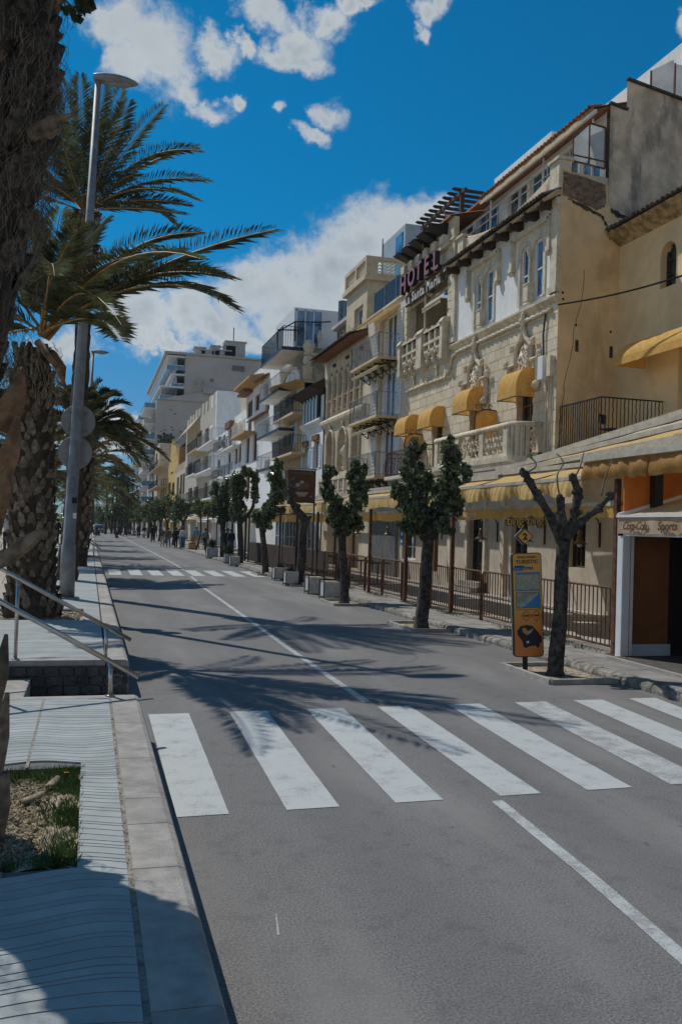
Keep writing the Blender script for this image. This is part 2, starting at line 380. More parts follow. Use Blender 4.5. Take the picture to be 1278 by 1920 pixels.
# fine crack lines and a bitumen seam in the surface
cr = MB()
for (x, y, a, n) in ((4.6, 12.5, 0.5, 16), (5.9, 13.2, 2.6, 12)):
    L = [];
    for i in range(n):
        L.append((x, y)); a += random.uniform(-0.45, 0.45); x += 0.11*math.cos(a); y += 0.11*math.sin(a)
    for (p, q) in zip(L[:-1], L[1:]):
        d = Vector((q[0]-p[0], q[1]-p[1])); nn = Vector((-d.y, d.x)).normalized()*0.003
        cr.add([(p[0]-nn.x, p[1]-nn.y, 0.003), (p[0]+nn.x, p[1]+nn.y, 0.003), (q[0]+nn.x, q[1]+nn.y, 0.003), (q[0]-nn.x, q[1]-nn.y, 0.003)], [(0, 1, 2, 3)])
cr.build('crack', asphalt_dark, road)
p_ = gz(516, 1715); q_ = gz(520, 1755); MB().add([(p_.x, p_.y, .003), (p_.x+.007, p_.y, .003), (q_.x+.010, q_.y, .003), (q_.x, q_.y, .003)], [(0, 1, 2, 3)]).build('paint_scratch', paint_worn, road)

# --- left raised walk
Z1 = 0.40
side = MB()
for b in ((-1.6, 0.235, -2, 4.28), (0.0, 0.235, 4.28, 6.02), (-1.6, -1.3, 4.28, 6.02), (-1.6, 0.235, 6.02, 8.40)):
    side.box(b[0], b[1], b[2], b[3], -0.05, Z1-0.012)
walk = side.build('near_sidewalk', groove); walk['kind'] = 'structure'
side = MB()
for b in ((-1.6, 0.235, 10.6, 14.9), (-0.05, 0.235, 14.9, 16.7), (-1.6, -1.5, 14.9, 16.7), (-1.6, 0.235, 16.7, 41.0), (-1.6, 0.235, 43.0, 330)):
    side.box(b[0], b[1], b[2], b[3], -0.05, Z1-0.012)
walk2 = side.build('far_sidewalk', groove); walk2['kind'] = 'structure'
MB().box(-14, -1.6, -20, 400, -0.05, Z1).build('promenade', promen)['kind'] = 'structure'
def phase(y): return 0.9*math.sin(y*1.15)+0.5*math.sin(y*2.9+1.0)
def wave(x, y): return ((0.046+0.014*max(0, (4.6-y)/3))*math.sin(6.4*x+phase(y)*0.8+y*0.3+1.2)+0.014*math.sin(11*x+y*1.7))
def strips(parent, y0, y1, panels, holes, wmin, wmax, coarse=10):
    y = y0
    while y < y1:
        w = random.uniform(wmin, wmax)
        if random.random() < 0.18: w *= 0.5
        for (xa, xb) in panels:
            xs = [(xa, xb)]
            for (ha, hb, hc, hd) in holes:
                if y+w+0.06 > hc and y-0.06 < hd: xs = [(max(hb, xa), xb)] if hb < xb and xa < hb else xs if xa >= hb else []
            for (a, b) in xs:
                if b-a < 0.03: continue
                n = (coarse+4) if b-a > 0.5 else 6; vs = []
                g = 0.0042
                for i in range(n+1):
                    x = a+(b-a)*i/n
                    fa = y+wave(x, y)+g; fb = y+w+wave(x, y+w)-g
                    lim0, lim1 = y0-0.0, y1
                    fa = min(max(fa, lim0), lim1); fb = min(max(fb, lim0), lim1)
                    vs += [(x, fa, Z1-0.014), (x, fa, Z1), (x, fb, Z1), (x, fb, Z1-0.014)]
                fs = []
                for i in range(n):
                    o = 4*i; p = o+4; fs += [(o, p, p+1, o+1), (o+1, p+1, p+2, o+2)]
                MB().add(vs, fs).build('paving_strip', paver, parent)
        y += w
strips(walk, 1.3, 8.27, [(-1.55, -0.345), (-0.325, 0.222)], [(-1.3, 0.0, 4.28, 6.02)], 0.050, 0.105)
strips(walk2, 10.75, 14.85, [(-1.55, 0.222)], [], 0.05, 0.09, 12)
MB().box(-0.345, -0.325, 1.3, 4.27, Z1-0.012, Z1-0.002).build('joint', grout, walk); MB().box(-0.345, -0.325, 6.03, 8.27, Z1-0.012, Z1-0.002).build('joint', grout, walk)
for (x0, x1, y0, y1) in ((-1.2, 0.5, 8.28, 8.42), (-1.2, 0.5, 10.58, 10.74)):
    bevel(MB().box(x0, 0.235, y0, y1, Z1-0.07, Z1+0.001).build('coping_slab', concrete, walk if y0 < 9 else walk2), 0.012, 2)
# far part of the wave paving: the grooves stay relief in one joined part
fs_ = MB(); y = 14.86
while y < 40.9:
    w = 0.085+0.004*(y-14)
    if y < 16.72 and y+w > 14.9: xa = -0.05
    else: xa = -1.55
    fs_.box(xa, 0.222, y+0.006, y+w-0.006, Z1-0.014, Z1-0.001); y += w
o = fs_.build('distant_paving_strips', paver, walk2); o['kind'] = 'stuff'
MB().box(-1.55, 0.222, 43.1, 330, Z1-0.012, Z1-0.001).build('plain_paving', paver, walk2)
# --- kerb stones on the left
kerb = MB().box(0.24, 0.47, -2, 8.38, -0.05, Z1-0.03).build('left_kerb', mortar); kerb['kind'] = 'structure'
def kerbstone(y0, y1, parent, x0=0.245, x1=0.505, z=Z1, m=None):
    o = MB().prism([(x0, -0.04), (x1, -0.04), (x1-0.004, z-0.045), (x1-0.018, z-0.016), (x1-0.05, z-0.001), (x0+0.004, z)], 'y', y0+0.004, y1-0.004).build('kerb_stone', m or concrete, parent)
    return o
ys = [-1.6, 0.2, 1.5, 2.95, 4.18, 4.80, 5.25, 6.15, 7.25, 8.42]
for a, b in zip(ys[:-1], ys[1:]): kerbstone(a, b, kerb)
kerb2 = MB().box(0.24, 0.47, 10.62, 41, -0.05, Z1-0.03).build('far_left_kerb', mortar); kerb2['kind'] = 'structure'
y = 10.58
while y < 40.9: kerbstone(y, min(41, y+1.05), kerb2); y += 1.05
y = 43.0
while y < 120: kerbstone(y, y+3, kerb2); y += 3
MB().box(0.222, 0.25, 1.3, 8.3, Z1-0.02, Z1-0.003).build('kerb_joint', grout, kerb)
# debris in the joint between paving and kerb
d_ = MB()
for i in range(260):
    yy_ = random.uniform(2.2, 8.2); d_.blob((0.234+random.gauss(0, 0.006), yy_, Z1), random.uniform(0.002, 0.005), 4, (1, 1.6, 0.6))
o = d_.build('joint_grit', grout); tag(o, 'fine grit lying along the joint beside the near kerb', 'grit', kind='stuff')
# --- the stair well cut through the walk
def stairwell(ya, yb, nm):
    st = MB().box(-1.2, 0.5, ya-0.02, yb+0.02, -0.05, 0.005).build(nm, mortar); st['kind'] = 'structure'
    bevel(MB().box(-1.2, -0.58, ya+0.01, yb-0.01, 0.005, 0.2).build('step', concrete, st), 0.012, 2)
    bevel(MB().box(-1.2, -0.9, ya+0.01, yb-0.01, 0.2, 0.395).build('step', concrete, st), 0.012, 2)
    return st
for ya_, yb_ in ((8.40, 10.6), (41.0, 43.0)):
    o = MB().box(-1.6, -1.2, ya_, yb_, -.05, Z1-.002).build('landing', concrete); o['kind'] = 'structure'
stairs = stairwell(8.42, 10.58, 'stairs'); stairs2 = stairwell(41.0, 43.0, 'far_stairs')
yw = 10.58
z = 0.0
for row in range(3):
    x = -1.18+random.uniform(0, .05)
    h = (0.11, 0.10, 0.105)[row]
    while x < 0.48:
        w = random.uniform(0.12, 0.24); x2 = min(x+w, 0.495)
        n = 7; poly = []
        for k in range(n):
            a = 2*PI*k/n+random.uniform(-.2, .2)
            poly.append(((x+x2)/2+(x2-x)/2*0.98*max(-1, min(1, 1.25*math.cos(a))), z+h/2+h/2*0.96*max(-1, min(1, 1.3*math.sin(a)))))
        d = random.uniform(0.015, 0.04)
        MB().prism([(p, q) for p, q in poly], 'y', yw-d, yw).build('rubble_stone', rubble, walk2)
        x = x2+0.006
    z += h+0.006
# --- planting square in front of the big palm
pl = MB(); nx, ny = 26, 34
vs = []
for j in range(ny+1):
    for i in range(nx+1):
        x = -1.3+1.3*i/nx; y = 4.28+1.74*j/ny
        e = min(i, nx-i, j, ny-j)
        zz = 0.335+0.03*math.sin(x*7+y*5)*math.cos(y*6)+random.uniform(-0.014, 0.014)+(0.03 if e < 4 else 0)
        vs.append((x, y, zz))
soil = pl.add(vs, [(j*(nx+1)+i, j*(nx+1)+i+1, (j+1)*(nx+1)+i+1, (j+1)*(nx+1)+i) for j in range(ny) for i in range(nx)]).build('planter_soil', dirt, None, True); soil['kind'] = 'structure'
g_ = MB()
def blade(x, y, z, h, w, lean):
    a = random.uniform(0, 2*PI); dx, dy = math.cos(a), math.sin(a); px_, py_ = -dy*w, dx*w
    g_.add([(x-px_, y-py_, z), (x+px_, y+py_, z), (x+dx*lean*.4+px_*.6, y+dy*lean*.4+py_*.6, z+h*.6), (x+dx*lean, y+dy*lean, z+h)], [(0, 1, 2), (0, 2, 3)])
for i in range(9500):
    r = random.random()
    if r < 0.50: x = -abs(random.gauss(0, 0.075)); y = random.uniform(4.3, 6.0)
    elif r < 0.85: x = random.uniform(-1.25, -0.01); y = 6.0-abs(random.gauss(0, 0.10))
    elif r < 0.88: x = random.uniform(-1.25, -0.01); y = random.uniform(4.3, 6.0)
    else: x = random.uniform(-0.5, -0.01); y = 4.3+abs(random.gauss(0, 0.06))
    if x < -1.28 or y < 4.29 or y > 6.01: continue
    blade(x, y, 0.345, random.uniform(0.02, 0.085), 0.0026, random.uniform(0.0, 0.04))
tag(g_.build('planter_grass', grassm), 'short green grass tufts along the edges of the planting square', 'grass', kind='stuff')
deb = MB()
straw = mat('dead_palm_fibre', (0.36, 0.29, 0.19), 0.9, 0.25, 20, rnd=0.2)
for i in range(3200):
    x = random.gauss(-0.36, 0.2); y = random.uniform(4.35, 5.9)
    if x > -0.04 or x < -1.25: continue
    a = random.uniform(0, PI); l = random.uniform(0.008, 0.035)
    deb.obox((x, y, 0.355+random.uniform(-.012, .012)), (x+l*math.cos(a), y+l*math.sin(a), 0.355+random.uniform(-.01, .018)), random.uniform(0.003, 0.012), 0.003)
for i in range(260):
    x = random.gauss(-0.3, 0.2); y = random.uniform(4.35, 5.9)
    if -1.2 < x < -0.05: deb.blob((x, y, 0.35), random.uniform(0.008, 0.03), 5, (1, 1, .6), 0.3)
tag(deb.build('soil_litter', straw), 'pale dry fibres and clods scattered over the planting square', 'litter', kind='stuff')
def husk(loc, l, w, a, lab):
    m = MB(); vs = []; n = 7
    for i in range(n+1):
        t = i/n; ww = w*(0.35+0.65*math.sin(PI*min(1, t*0.8+0.2)))
        for k in range(5):
            u = (k-2)/2; vs.append((l*(t-0.5), ww*u, 0.05*w/0.1*(1-u*u)*0.9+0.004*random.random()+0.03*t))
    fs = [(i*5+k, i*5+k+1, (i+1)*5+k+1, (i+1)*5+k) for i in range(n) for k in range(4)]
    o = m.add(vs, fs).build('palm_husk', straw, None, True, loc, Matrix.Rotation(a, 3, 'Z')); s = o.modifiers.new('s', 'SOLIDIFY'); s.thickness = 0.01
    tag(o, lab, 'palm husk')
p_ = gz(60, 1505, 0.36); husk((p_.x, p_.y, 0.36), 0.13, 0.035, 0.4, 'pale curled palm husk lying on the soil of the near planting square')
p_ = gz(100, 1475, 0.37); husk((p_.x, p_.y, 0.37), 0.11, 0.03, 1.1, 'dark brown palm husk with a torn end behind the pale husk')
p_ = gz(124, 1453, 0.39); fl = thing('flower', 'small orange flower in the grass of the planting square', 'flower', (p_.x, p_.y, 0.36))
MB().tube([(p_.x, p_.y, 0.35), (p_.x, p_.y, 0.40)], 0.002, 4).build('stem', grassm, fl)
q = MB()
for k in range(8):
    a = k*PI/4; q.add([(p_.x, p_.y, 0.402), (p_.x+.012*math.cos(a-.3), p_.y+.012*math.sin(a-.3), 0.406), (p_.x+.02*math.cos(a), p_.y+.02*math.sin(a), 0.405), (p_.x+.012*math.cos(a+.3), p_.y+.012*math.sin(a+.3), 0.406)], [(0, 1, 2, 3)])
q.build('petals', mat('orange_petal', (0.8, 0.35, 0.02), 0.6), fl)
# palm A planter
soil2 = MB().box(-1.5, -0.05, 14.9, 16.7, 0.2, 0.36).build('palm_planter_soil', dirt); soil2['kind'] = 'structure'
d2 = MB()
for i in range(500):
    d2.blob((random.uniform(-1.45, -0.1), random.uniform(14.95, 16.6), 0.365), random.uniform(0.01, 0.035), 5, (1, 1, .7), 0.3)
tag(d2.build('soil_clods', straw), 'dry clods and chippings around the foot of the stout palm', 'clods', kind='stuff')
# --- handrails
def handrail(Y, Ytop0, pa, pb, posts, lab):
    A = gy(pa[0], pa[1], Y); B = gy(pb[0], pb[1], Y); dirv = (B-A).normalized(); A2 = A-dirv*0.9
    t = thing('handrail', lab, 'handrail', (B.x, Y, Z1), 'stair handrails')
    MB().tube([A2, B], 0.024, 10).build('rail', steel, t, True)
    for (x, ) in posts:
        f = (x-A2.x)/(B.x-A2.x); zt = A2.z+(B.z-A2.z)*f
        m = MB().tube([(x, Y, Z1-0.002), (x, Y, zt-0.014)], 0.021, 10); m.tube([(x, Y, Z1), (x, Y, Z1+0.012)], 0.045, 10)
        m.tube([(x, Y, zt-0.075), (x, Y, zt-0.065)], 0.0225, 10)
        m.build('post', steel, t, True)
    MB().tube([(B.x-0.002, Y, B.z), (B.x, Y, B.z)], 0.0245, 10).build('end_cap', blackm, t)
handrail(8.36, 0, (0, 1127), (260, 1270), [(0.235,), (-0.80,)], 'bright steel handrail on the near edge of the sidewalk stair gap')
handrail(10.66, 0, (5, 1068), (245, 1200), [(0.235,), (-0.76,)], 'bright steel handrail on the far edge of the sidewalk stair gap')
handrail(41.1, 0, (152, 1006), (189, 1030), [(0.235,), (-0.70,)], 'small distant handrail beside the second crossing, nearer one of the pair')
handrail(43.0, 0, (152, 1001), (188, 1025), [(0.235,), (-0.70,)], 'small distant handrail beside the second crossing, farther one of the pair')
# --- right kerb and pavement
pav = MB().box(7.22, 12.3, -3, 330, -0.05, 0.118).build('right_pavement', rightpav); pav['kind'] = 'structure'
rk = MB().box(7.08, 7.2, -3, 330, -0.05, 0.10).build('right_kerb', mortar); rk['kind'] = 'structure'
def rough_stone():
    m = MB(); n = 8; vs = []
    for i in range(n+1):
        y = i/n
        for (x, z) in ((0.0, -0.1), (0.0, 0.055), (0.02, 0.105), (0.09, 0.125), (0.185, 0.122)):
            vs.append((x+random.uniform(-.012, .012) if z > 0 else x, y, z+random.uniform(-.010, .008) if z > 0 else z))
    fs = [(i*5+k, (i+1)*5+k, (i+1)*5+k+1, i*5+k+1) for i in range(n) for k in range(4)]
    fs += [(4, 3, 2, 1, 0), tuple(n*5+k for k in range(5))]
    return m.add(vs, fs).mesh('kerb_stone', rough_kerb)
rs = [rough_stone() for _ in range(6)]
y = 3.0
while y < 62:
    l = random.uniform(0.45, 0.85)
    o = link('kerb_stone', random.choice(rs), rk, (7.05+random.uniform(-.012, .012), y, random.uniform(-.008, .004))); o.scale = (1, l-0.015, 1); y += l
MB().box(7.05, 7.22, 62, 330, -0.05, 0.12).build('plain_kerb', rough_kerb, rk)
# slab joints in the right pavement
j = MB()
y = 4.0
while y < 60: j.box(7.24, 8.2, y, y+0.012, 0.117, 0.1205); y += 1.15
j.box(7.72, 7.732, 4, 60, 0.117, 0.1205); j.build('slab_joint', groove, pav)
# terrace floor tiles
terr = mat('terrace_tiles', (0.42, 0.40, 0.36), 0.7, 0.08, 2, stain=(0.25, 0.24, 0.22), stain_amt=0.5, stain_scale=1)
MB().box(8.3, 12.0, 12.3, 46, 0.118, 0.135).build('terrace_floor', terr, pav)
# ---------------------------------------------------------------- building helpers
def wall_x(mb, X, y0, y1, z0, z1, holes, depth=0.25, mi=0, seg=8):
    """a wall on the plane X facing the street (-X) with openings (ya, yb, za, zb[, 'arch'])"""
    ys = sorted({y0, y1, *[h[0] for h in holes], *[h[1] for h in holes]}); zs = sorted({z0, z1, *[h[2] for h in holes], *[h[3] for h in holes]})
    ys = [y for y in ys if y0 <= y <= y1]; zs = [z for z in zs if z0 <= z <= z1]
    for a, b in zip(ys[:-1], ys[1:]):
        for c, d in zip(zs[:-1], zs[1:]):
            my, mz = (a+b)/2, (c+d)/2
            if any(h[0] < my < h[1] and h[2] < mz < h[3] for h in holes): continue
            mb.add([(X, a, c), (X, b, c), (X, b, d), (X, a, d)], [(0, 3, 2, 1)], mi)
    for h in holes:
        ya, yb, za, zb = h[:4]; xd = X+depth
        arch = len(h) > 4 and h[4] == 'arch'
        r = (yb-ya)/2; rz = min(r, (zb-za)*0.6); zs_ = zb-rz if arch else zb
        mb.add([(X, ya, za), (xd, ya, za), (xd, ya, zs_), (X, ya, zs_)], [(0, 1, 2, 3)], mi)
        mb.add([(X, yb, za), (xd, yb, za), (xd, yb, zs_), (X, yb, zs_)], [(0, 3, 2, 1)], mi)
        mb.add([(X, ya, za), (X, yb, za), (xd, yb, za), (xd, ya, za)], [(0, 1, 2, 3)], mi)
        if not arch: mb.add([(X, ya, zb), (X, yb, zb), (xd, yb, zb), (xd, ya, zb)], [(0, 3, 2, 1)], mi)
        else:
            pts = [((ya+yb)/2-r*math.cos(PI*k/seg), zs_+rz*math.sin(PI*k/seg)) for k in range(seg+1)]
            for (p, q) in zip(pts[:-1], pts[1:]):
                mb.add([(X, p[0], p[1]), (X, q[0], q[1]), (X, q[0], zb), (X, p[0], zb)], [(0, 3, 2, 1)], mi)
                mb.add([(X, p[0], p[1]), (X, q[0], q[1]), (xd, q[0], q[1]), (xd, p[0], p[1])], [(0, 3, 2, 1)], mi)
def house(name, label, cat, y0, y1, ztop, m, holes, X=12.0, depth=0.25, back=9.0, z0=0.11, roofm=None, mats2=None):
    t = thing(name, label, cat, (X, y0, z0)); g = MB()
    wall_x(g, X, y0, y1, z0, ztop, holes, depth)
    xi = X+depth+0.12
    g.box(xi, X+back, y0, y1, z0, ztop)
    for y, f in ((y0, (0, 1, 2, 3)), (y1, (0, 3, 2, 1))): g.add([(X, y, z0), (xi, y, z0), (xi, y, ztop), (X, y, ztop)], [f])
    g.add([(X, y0, ztop), (xi, y0, ztop), (xi, y1, ztop), (X, y1, ztop)], [(0, 1, 2, 3)])
    g.build('wall', m, t); return t
def window(parent, X, ya, yb, za, zb, fm, gm=None, depth=0.2, bars=(1, 0), fw=0.06, name='window'):
    x = X+depth; m = MB()
    m.box(x-0.03, x+0.03, ya, ya+fw, za, zb); m.box(x-0.03, x+0.03, yb-fw, yb, za, zb)
    m.box(x-0.03, x+0.03, ya+fw, yb-fw, za, za+fw); m.box(x-0.03, x+0.03, ya+fw, yb-fw, zb-fw, zb)
    for i in range(bars[0]): yc = ya+(yb-ya)*(i+1)/(bars[0]+1); m.box(x-0.025, x+0.025, yc-fw*.6, yc+fw*.6, za+fw, zb-fw)
    for i in range(bars[1]): zc = za+(zb-za)*(i+1)/(bars[1]+1); m.box(x-0.02, x+0.02, ya+fw, yb-fw, zc-0.02, zc+0.02)
    w = m.build(name, fm, parent); MB().box(x+0.032, x+0.045, ya+0.01, yb-0.01, za+0.01, zb-0.01).build('pane', gm or glass, w); return w
def shutter(parent, X, ya, yb, za, zb, m, tilt=0.0):
    g = MB(); n = max(4, min(11, int((zb-za)/0.16))); f = 0.05
    g.box(X-0.045, X-0.005, ya, ya+f, za, zb); g.box(X-0.045, X-0.005, yb-f, yb, za, zb); g.box(X-0.045, X-0.005, ya+f, yb-f, za, za+f); g.box(X-0.045, X-0.005, ya+f, yb-f, zb-f, zb)
    for i in range(n):
        z = za+f+(zb-za-2*f)*(i+0.5)/n; h = (zb-za-2*f)/n*0.48
        g.add([(X-0.04, ya+f, z-h), (X-0.04, yb-f, z-h), (X-0.014, yb-f, z+h), (X-0.014, ya+f, z+h)], [(0, 1, 2, 3)])
    return g.build('shutter', m, parent)
def railing(parent, Xw, Xf, ya, yb, z0, h, m, sp=0.12, r=0.011, mid=False, ends=(True, True), name='railing', bulge=0.0):
    g = MB()
    def run(p, q):
        L = (Vector(q)-Vector(p)).length; n = max(1, round(L/sp))
        g.obox((p[0], p[1], z0+h), (q[0], q[1], z0+h), 0.035, 0.03); g.obox((p[0], p[1], z0+0.07), (q[0], q[1], z0+0.07), 0.025, 0.02)
        if mid: g.obox((p[0], p[1], z0+h*0.82), (q[0], q[1], z0+h*0.82), 0.02, 0.02)
        nx_ = Vector((q[1]-p[1], -(q[0]-p[0]), 0)).normalized()
        for i in range(n+1):
            f = i/n; x = p[0]+(q[0]-p[0])*f; y = p[1]+(q[1]-p[1])*f
            if bulge:
                b = nx_*bulge; g.tube([(x, y, z0), (x-b.x*.9, y-b.y*.9, z0+h*.22), (x-b.x*.8, y-b.y*.8, z0+h*.4), (x, y, z0+h*.75), (x, y, z0+h)], r, 3, cap=False)
            else: g.obox((x, y, z0), (x, y, z0+h), 2*r*(1.8 if i % n == 0 else 1), 2*r)
    if ends[0]: run((Xw, ya), (Xf, ya))
    run((Xf, ya), (Xf, yb))
    if ends[1]: run((Xf, yb), (Xw, yb))
    return g.build(name, m, parent)
def balcony(parent, Xf, ya, yb, z, th, slabm, railm, Xw=12.0, h=1.0, sp=0.13, brackets=0, bm=None, edge=None, **k):
    g = MB(); g.box(Xf, Xw-0.002, ya, yb, z, z+th); b = g.build('balcony', slabm, parent)
    bevel(b, 0.02)
    if edge is not None: MB().box(Xf-0.012, Xf, ya-0.012, yb+0.012, z+0.01, z+th+0.04).build('edge_band', edge, b); MB().box(Xf, Xw-0.01, ya-0.012, ya, z+0.01, z+th+0.04).build('edge_band', edge, b)
    railing(b, Xw, Xf+0.05, ya+0.05, yb-0.05, z+th, h, railm, sp, **k)
    for i in range(brackets):
        y = ya+0.12+(yb-ya-0.24)*i/(brackets-1); q = MB(); d = (Xw-Xf)*0.8
        q.obox((Xw-0.01, y, z-0.02), (Xw-d, y, z-0.02), 0.04, 0.035); q.obox((Xw-0.02, y, z-0.03), (Xw-0.02, y, z-0.48), 0.04, 0.035); q.obox((Xw-0.02, y, z-0.48), (Xw-d, y, z-0.03), 0.04, 0.035)
        for (cx_, cz_, rr) in ((Xw-0.20, z-0.17, 0.13), (Xw-0.46*d/0.8*1.0, z-0.11, 0.07)):
            ring = [(cx_+rr*math.cos(a*PI/5), y, cz_+rr*math.sin(a*PI/5)) for a in range(11)]; q.tube(ring, 0.022, 4, cap=False)
        q.build('bracket', bm or railm, b)
    return b
def slope_awning(parent, Xw, Xf, ya, yb, zw, zf, m, val=0.18, name='awning', scallop=True, th=0.01):
    g = MB(); n = 8
    vs = []
    for j in range(2):
        y = (ya, yb)[j]
        for i in range(n+1):
            t = i/n; vs.append((Xw+(Xf-Xw)*t, y, zw+(zf-zw)*t-0.05*math.sin(PI*t)*(zw-zf)))
    g.add(vs, [(i, i+1, n+2+i, n+1+i) for i in range(n)])
    k = max(4, int((yb-ya)/0.22)); top = []; bot = []
    sub = 4
    for i in range(k*sub+1):
        y = ya+(yb-ya)*i/(k*sub); d = val*(0.8+0.2*abs(math.sin(PI*i/sub))) if scallop else val
        top.append((Xf-0.004, y, zf)); bot.append((Xf-0.006+0.012*math.sin(i*1.3), y, zf-d))
    L = len(top); g.add(top+bot, [(i, i+1, L+i+1, L+i) for i in range(L-1)])
    g.obox((Xf, ya, zf+0.01), (Xf, yb, zf+0.01), 0.05, 0.05)
    return g.build(name, m, parent)
def dome_awning(parent, ya, yb, zt, zb, Xf, m, Xw=12.0):
    """rounded window hood: curved front sheet and closed D-shaped sides"""
    g = MB(); n = 10; pr = []
    d = Xw-Xf; h = zt-zb; pr = [(Xw-0.01, zt)]
    for i in range(n+1):
        a = PI/2*i/n; pr.append((Xw-d*0.35-d*0.65*math.sin(a), zt-h*0.72*(1-math.cos(a))))
    pr.append((Xf, zb)); N_ = len(pr)
    for (y0, y1) in ((ya, yb),):
        my = 8; vs = []
        for j in range(my+1):
            for (x, z) in pr: vs.append((x+0.006*math.sin(j*2.1+z*9), y0+(y1-y0)*j/my, z+0.004*math.sin(j*1.7+x*11)))
        g.add(vs, [(j*N_+i, j*N_+i+1, (j+1)*N_+i+1, (j+1)*N_+i) for j in range(my) for i in range(N_-1)])
    o = g.build('window_hood', m, parent, True)
    for y in (ya, yb):
        vs = [(x, y, z) for x, z in pr]+[(Xw-0.01, y, zb)]
        MB().add(vs, [tuple(range(len(vs)))]).build('side_panel', m, o)
    fr = MB(); fr.obox((Xf, ya, zb-0.01), (Xf, yb, zb-0.01), 0.025, 0.025); fr.obox((Xf, ya+0.02, zb), (Xw, ya+0.02, zb), 0.02, 0.02); fr.obox((Xf, yb-0.02, zb), (Xw, yb-0.02, zb), 0.02, 0.02)
    fr.build('frame', blackm, o)
    return o
def tile_mesh():
    g = MB(); n = 5; vs = []
    for j in (0, 1):
        r = 0.085 if j == 0 else 0.07
        for k in range(n+1):
            a = PI*k/n; vs.append((-0.0+0.42*j, r*math.cos(a), r*math.sin(a)+0.0)); 
    for j in (0, 1):
        r = 0.068 if j == 0 else 0.055
        for k in range(n+1):
            a = PI*k/n; vs.append((0.42*j, r*math.cos(a), r*math.sin(a)))
    M_ = n+1
    fs = [(k, k+1, M_+k+1, M_+k) for k in range(n)]+[(2*M_+k, 3*M_+k, 3*M_+k+1, 2*M_+k+1) for k in range(n)]+[(k, 2*M_+k, 2*M_+k+1, k+1) for k in range(n)]
    return g.add(vs, fs)
tile_old = mat('old_clay_tile', (0.19, 0.14, 0.10), 0.9, 0.2, 9, 0.5, 40, stain=(0.07, 0.065, 0.06), stain_amt=0.7, stain_scale=5, rnd=0.25)
tile_red = mat('terracotta_tile', (0.42, 0.19, 0.09), 0.85, 0.18, 6, 0.4, 40, rnd=0.25)
TM_OLD = tile_mesh().mesh('roof_tile', tile_old); TM_RED = tile_mesh().mesh('roof_tile', tile_red)
def tile_row(parent, X, ya, yb, z, slope, me, sp=0.16, name='roof_tile'):
    n = int((yb-ya)/sp); R_ = Matrix.Rotation(-slope, 3, 'Y')
    for i in range(n):
        link(name, me, parent, (X+random.uniform(-.012, .012), ya+sp*(i+0.5), z+random.uniform(-.006, .006)), R_ @ Matrix.Rotation(random.uniform(-.04, .04), 3, 'Z'))
def roof_sheet(parent, X0, X1, ya, yb, z0, z1, m, rib=0.16, name='roof', jit=0.0):
    """tiled slope read from far off: barrel ribs as one part"""
    n = max(2, int((yb-ya)/rib)); g = MB(); vs = []; K = 4
    for i in range(n*K+1):
        y = ya+(yb-ya)*i/(n*K); h = 0.05*abs(math.sin(PI*i/K)); vs += [(X0, y, z0+h), (X1, y, z1+h)]
    g.add(vs, [(2*i, 2*i+2, 2*i+3, 2*i+1) for i in range(n*K)])
    g.add([(X0, ya, z0-0.05), (X0, yb, z0-0.05), (X1, yb, z1-0.05), (X1, ya, z1-0.05)], [(0, 1, 2, 3)])
    g.add([(X0, ya, z0-0.05), (X0, ya, z0+0.03), (X0, yb, z0+0.03), (X0, yb, z0-0.05)], [(0, 1, 2, 3)])
    return g.build(name, m, parent)
def WR(xl, xr, yt, yb, X=12.0):
    """opening read off the photo: pixel left/right and top/bottom at its middle"""
    xm = (xl+xr)/2; ym = (yt+yb)/2
    return (gx(xr, ym, X).y, gx(xl, ym, X).y, gx(xm, yb, X).z, gx(xm, yt, X).z)

# ================================================================ HOTEL
stone = mat('hotel_stone_block', (0.70, 0.60, 0.44), 0.88, 0.07, 4, 0.5, 50, stain=(0.42, 0.35, 0.26), stain_amt=0.45, stain_scale=1.6, rnd=0.11)
stone_trim = mat('carved_stone', (0.68, 0.59, 0.45), 0.88, 0.1, 5, 0.6, 40, stain=(0.34, 0.28, 0.20), stain_amt=0.55, stain_scale=2.0, streak=0.4)
stone_back = mat('stone_bedding', (0.60, 0.52, 0.40), 0.9, 0.1, 5)
cream = mat('cream_render', (0.60, 0.50, 0.36), 0.9, 0.08, 1.5, 0.3, 40, stain=(0.38, 0.31, 0.22), stain_amt=0.5, stain_scale=1.2, streak=0.3)
ochre = mat('ochre_side_render', (0.82, 0.58, 0.32), 0.92, 0.08, 1.1, 0.4, 25, stain=(0.52, 0.33, 0.15), stain_amt=0.75, stain_scale=0.8, streak=0.5)
yellow_f = mat('yellow_awning_cloth', (0.76, 0.53, 0.22), 0.85, 0.08, 9, 0.4, 30, trans=0.32, stain=(.50, .33, .13), stain_amt=.55, stain_scale=2.2)
hood_f = mat('hood_cloth', (0.80, 0.49, 0.14), 0.85, 0.08, 6, 0.5, 22, trans=0.34, stain=(.58, .33, .09), stain_amt=.4, stain_scale=3)
cream_f = mat('cream_awning_cloth', (0.66, 0.57, 0.40), 0.85, 0.08, 6, trans=0.3)
orange_f = mat('orange_canvas', (0.72, 0.26, 0.06), 0.8, 0.08, 2.5, 0.15, 30, trans=0.35)
stained = mat('stained_grey_render', (0.72, 0.57, 0.42), 0.92, 0.16, 1.6, 0.5, 22, stain=(0.15, 0.14, 0.125), stain_amt=0.8, stain_scale=1.5, streak=0.30)
brickm = mat('exposed_brick', (0.24, 0.16, 0.11), 0.9, 0.2, 9, 0.5, 40, rnd=0.3)
H = thing('hotel_building', 'cream stone hotel with white upper walls, timber eaves and rounded orange window hoods', 'hotel', (12, 21.2, 0.11))
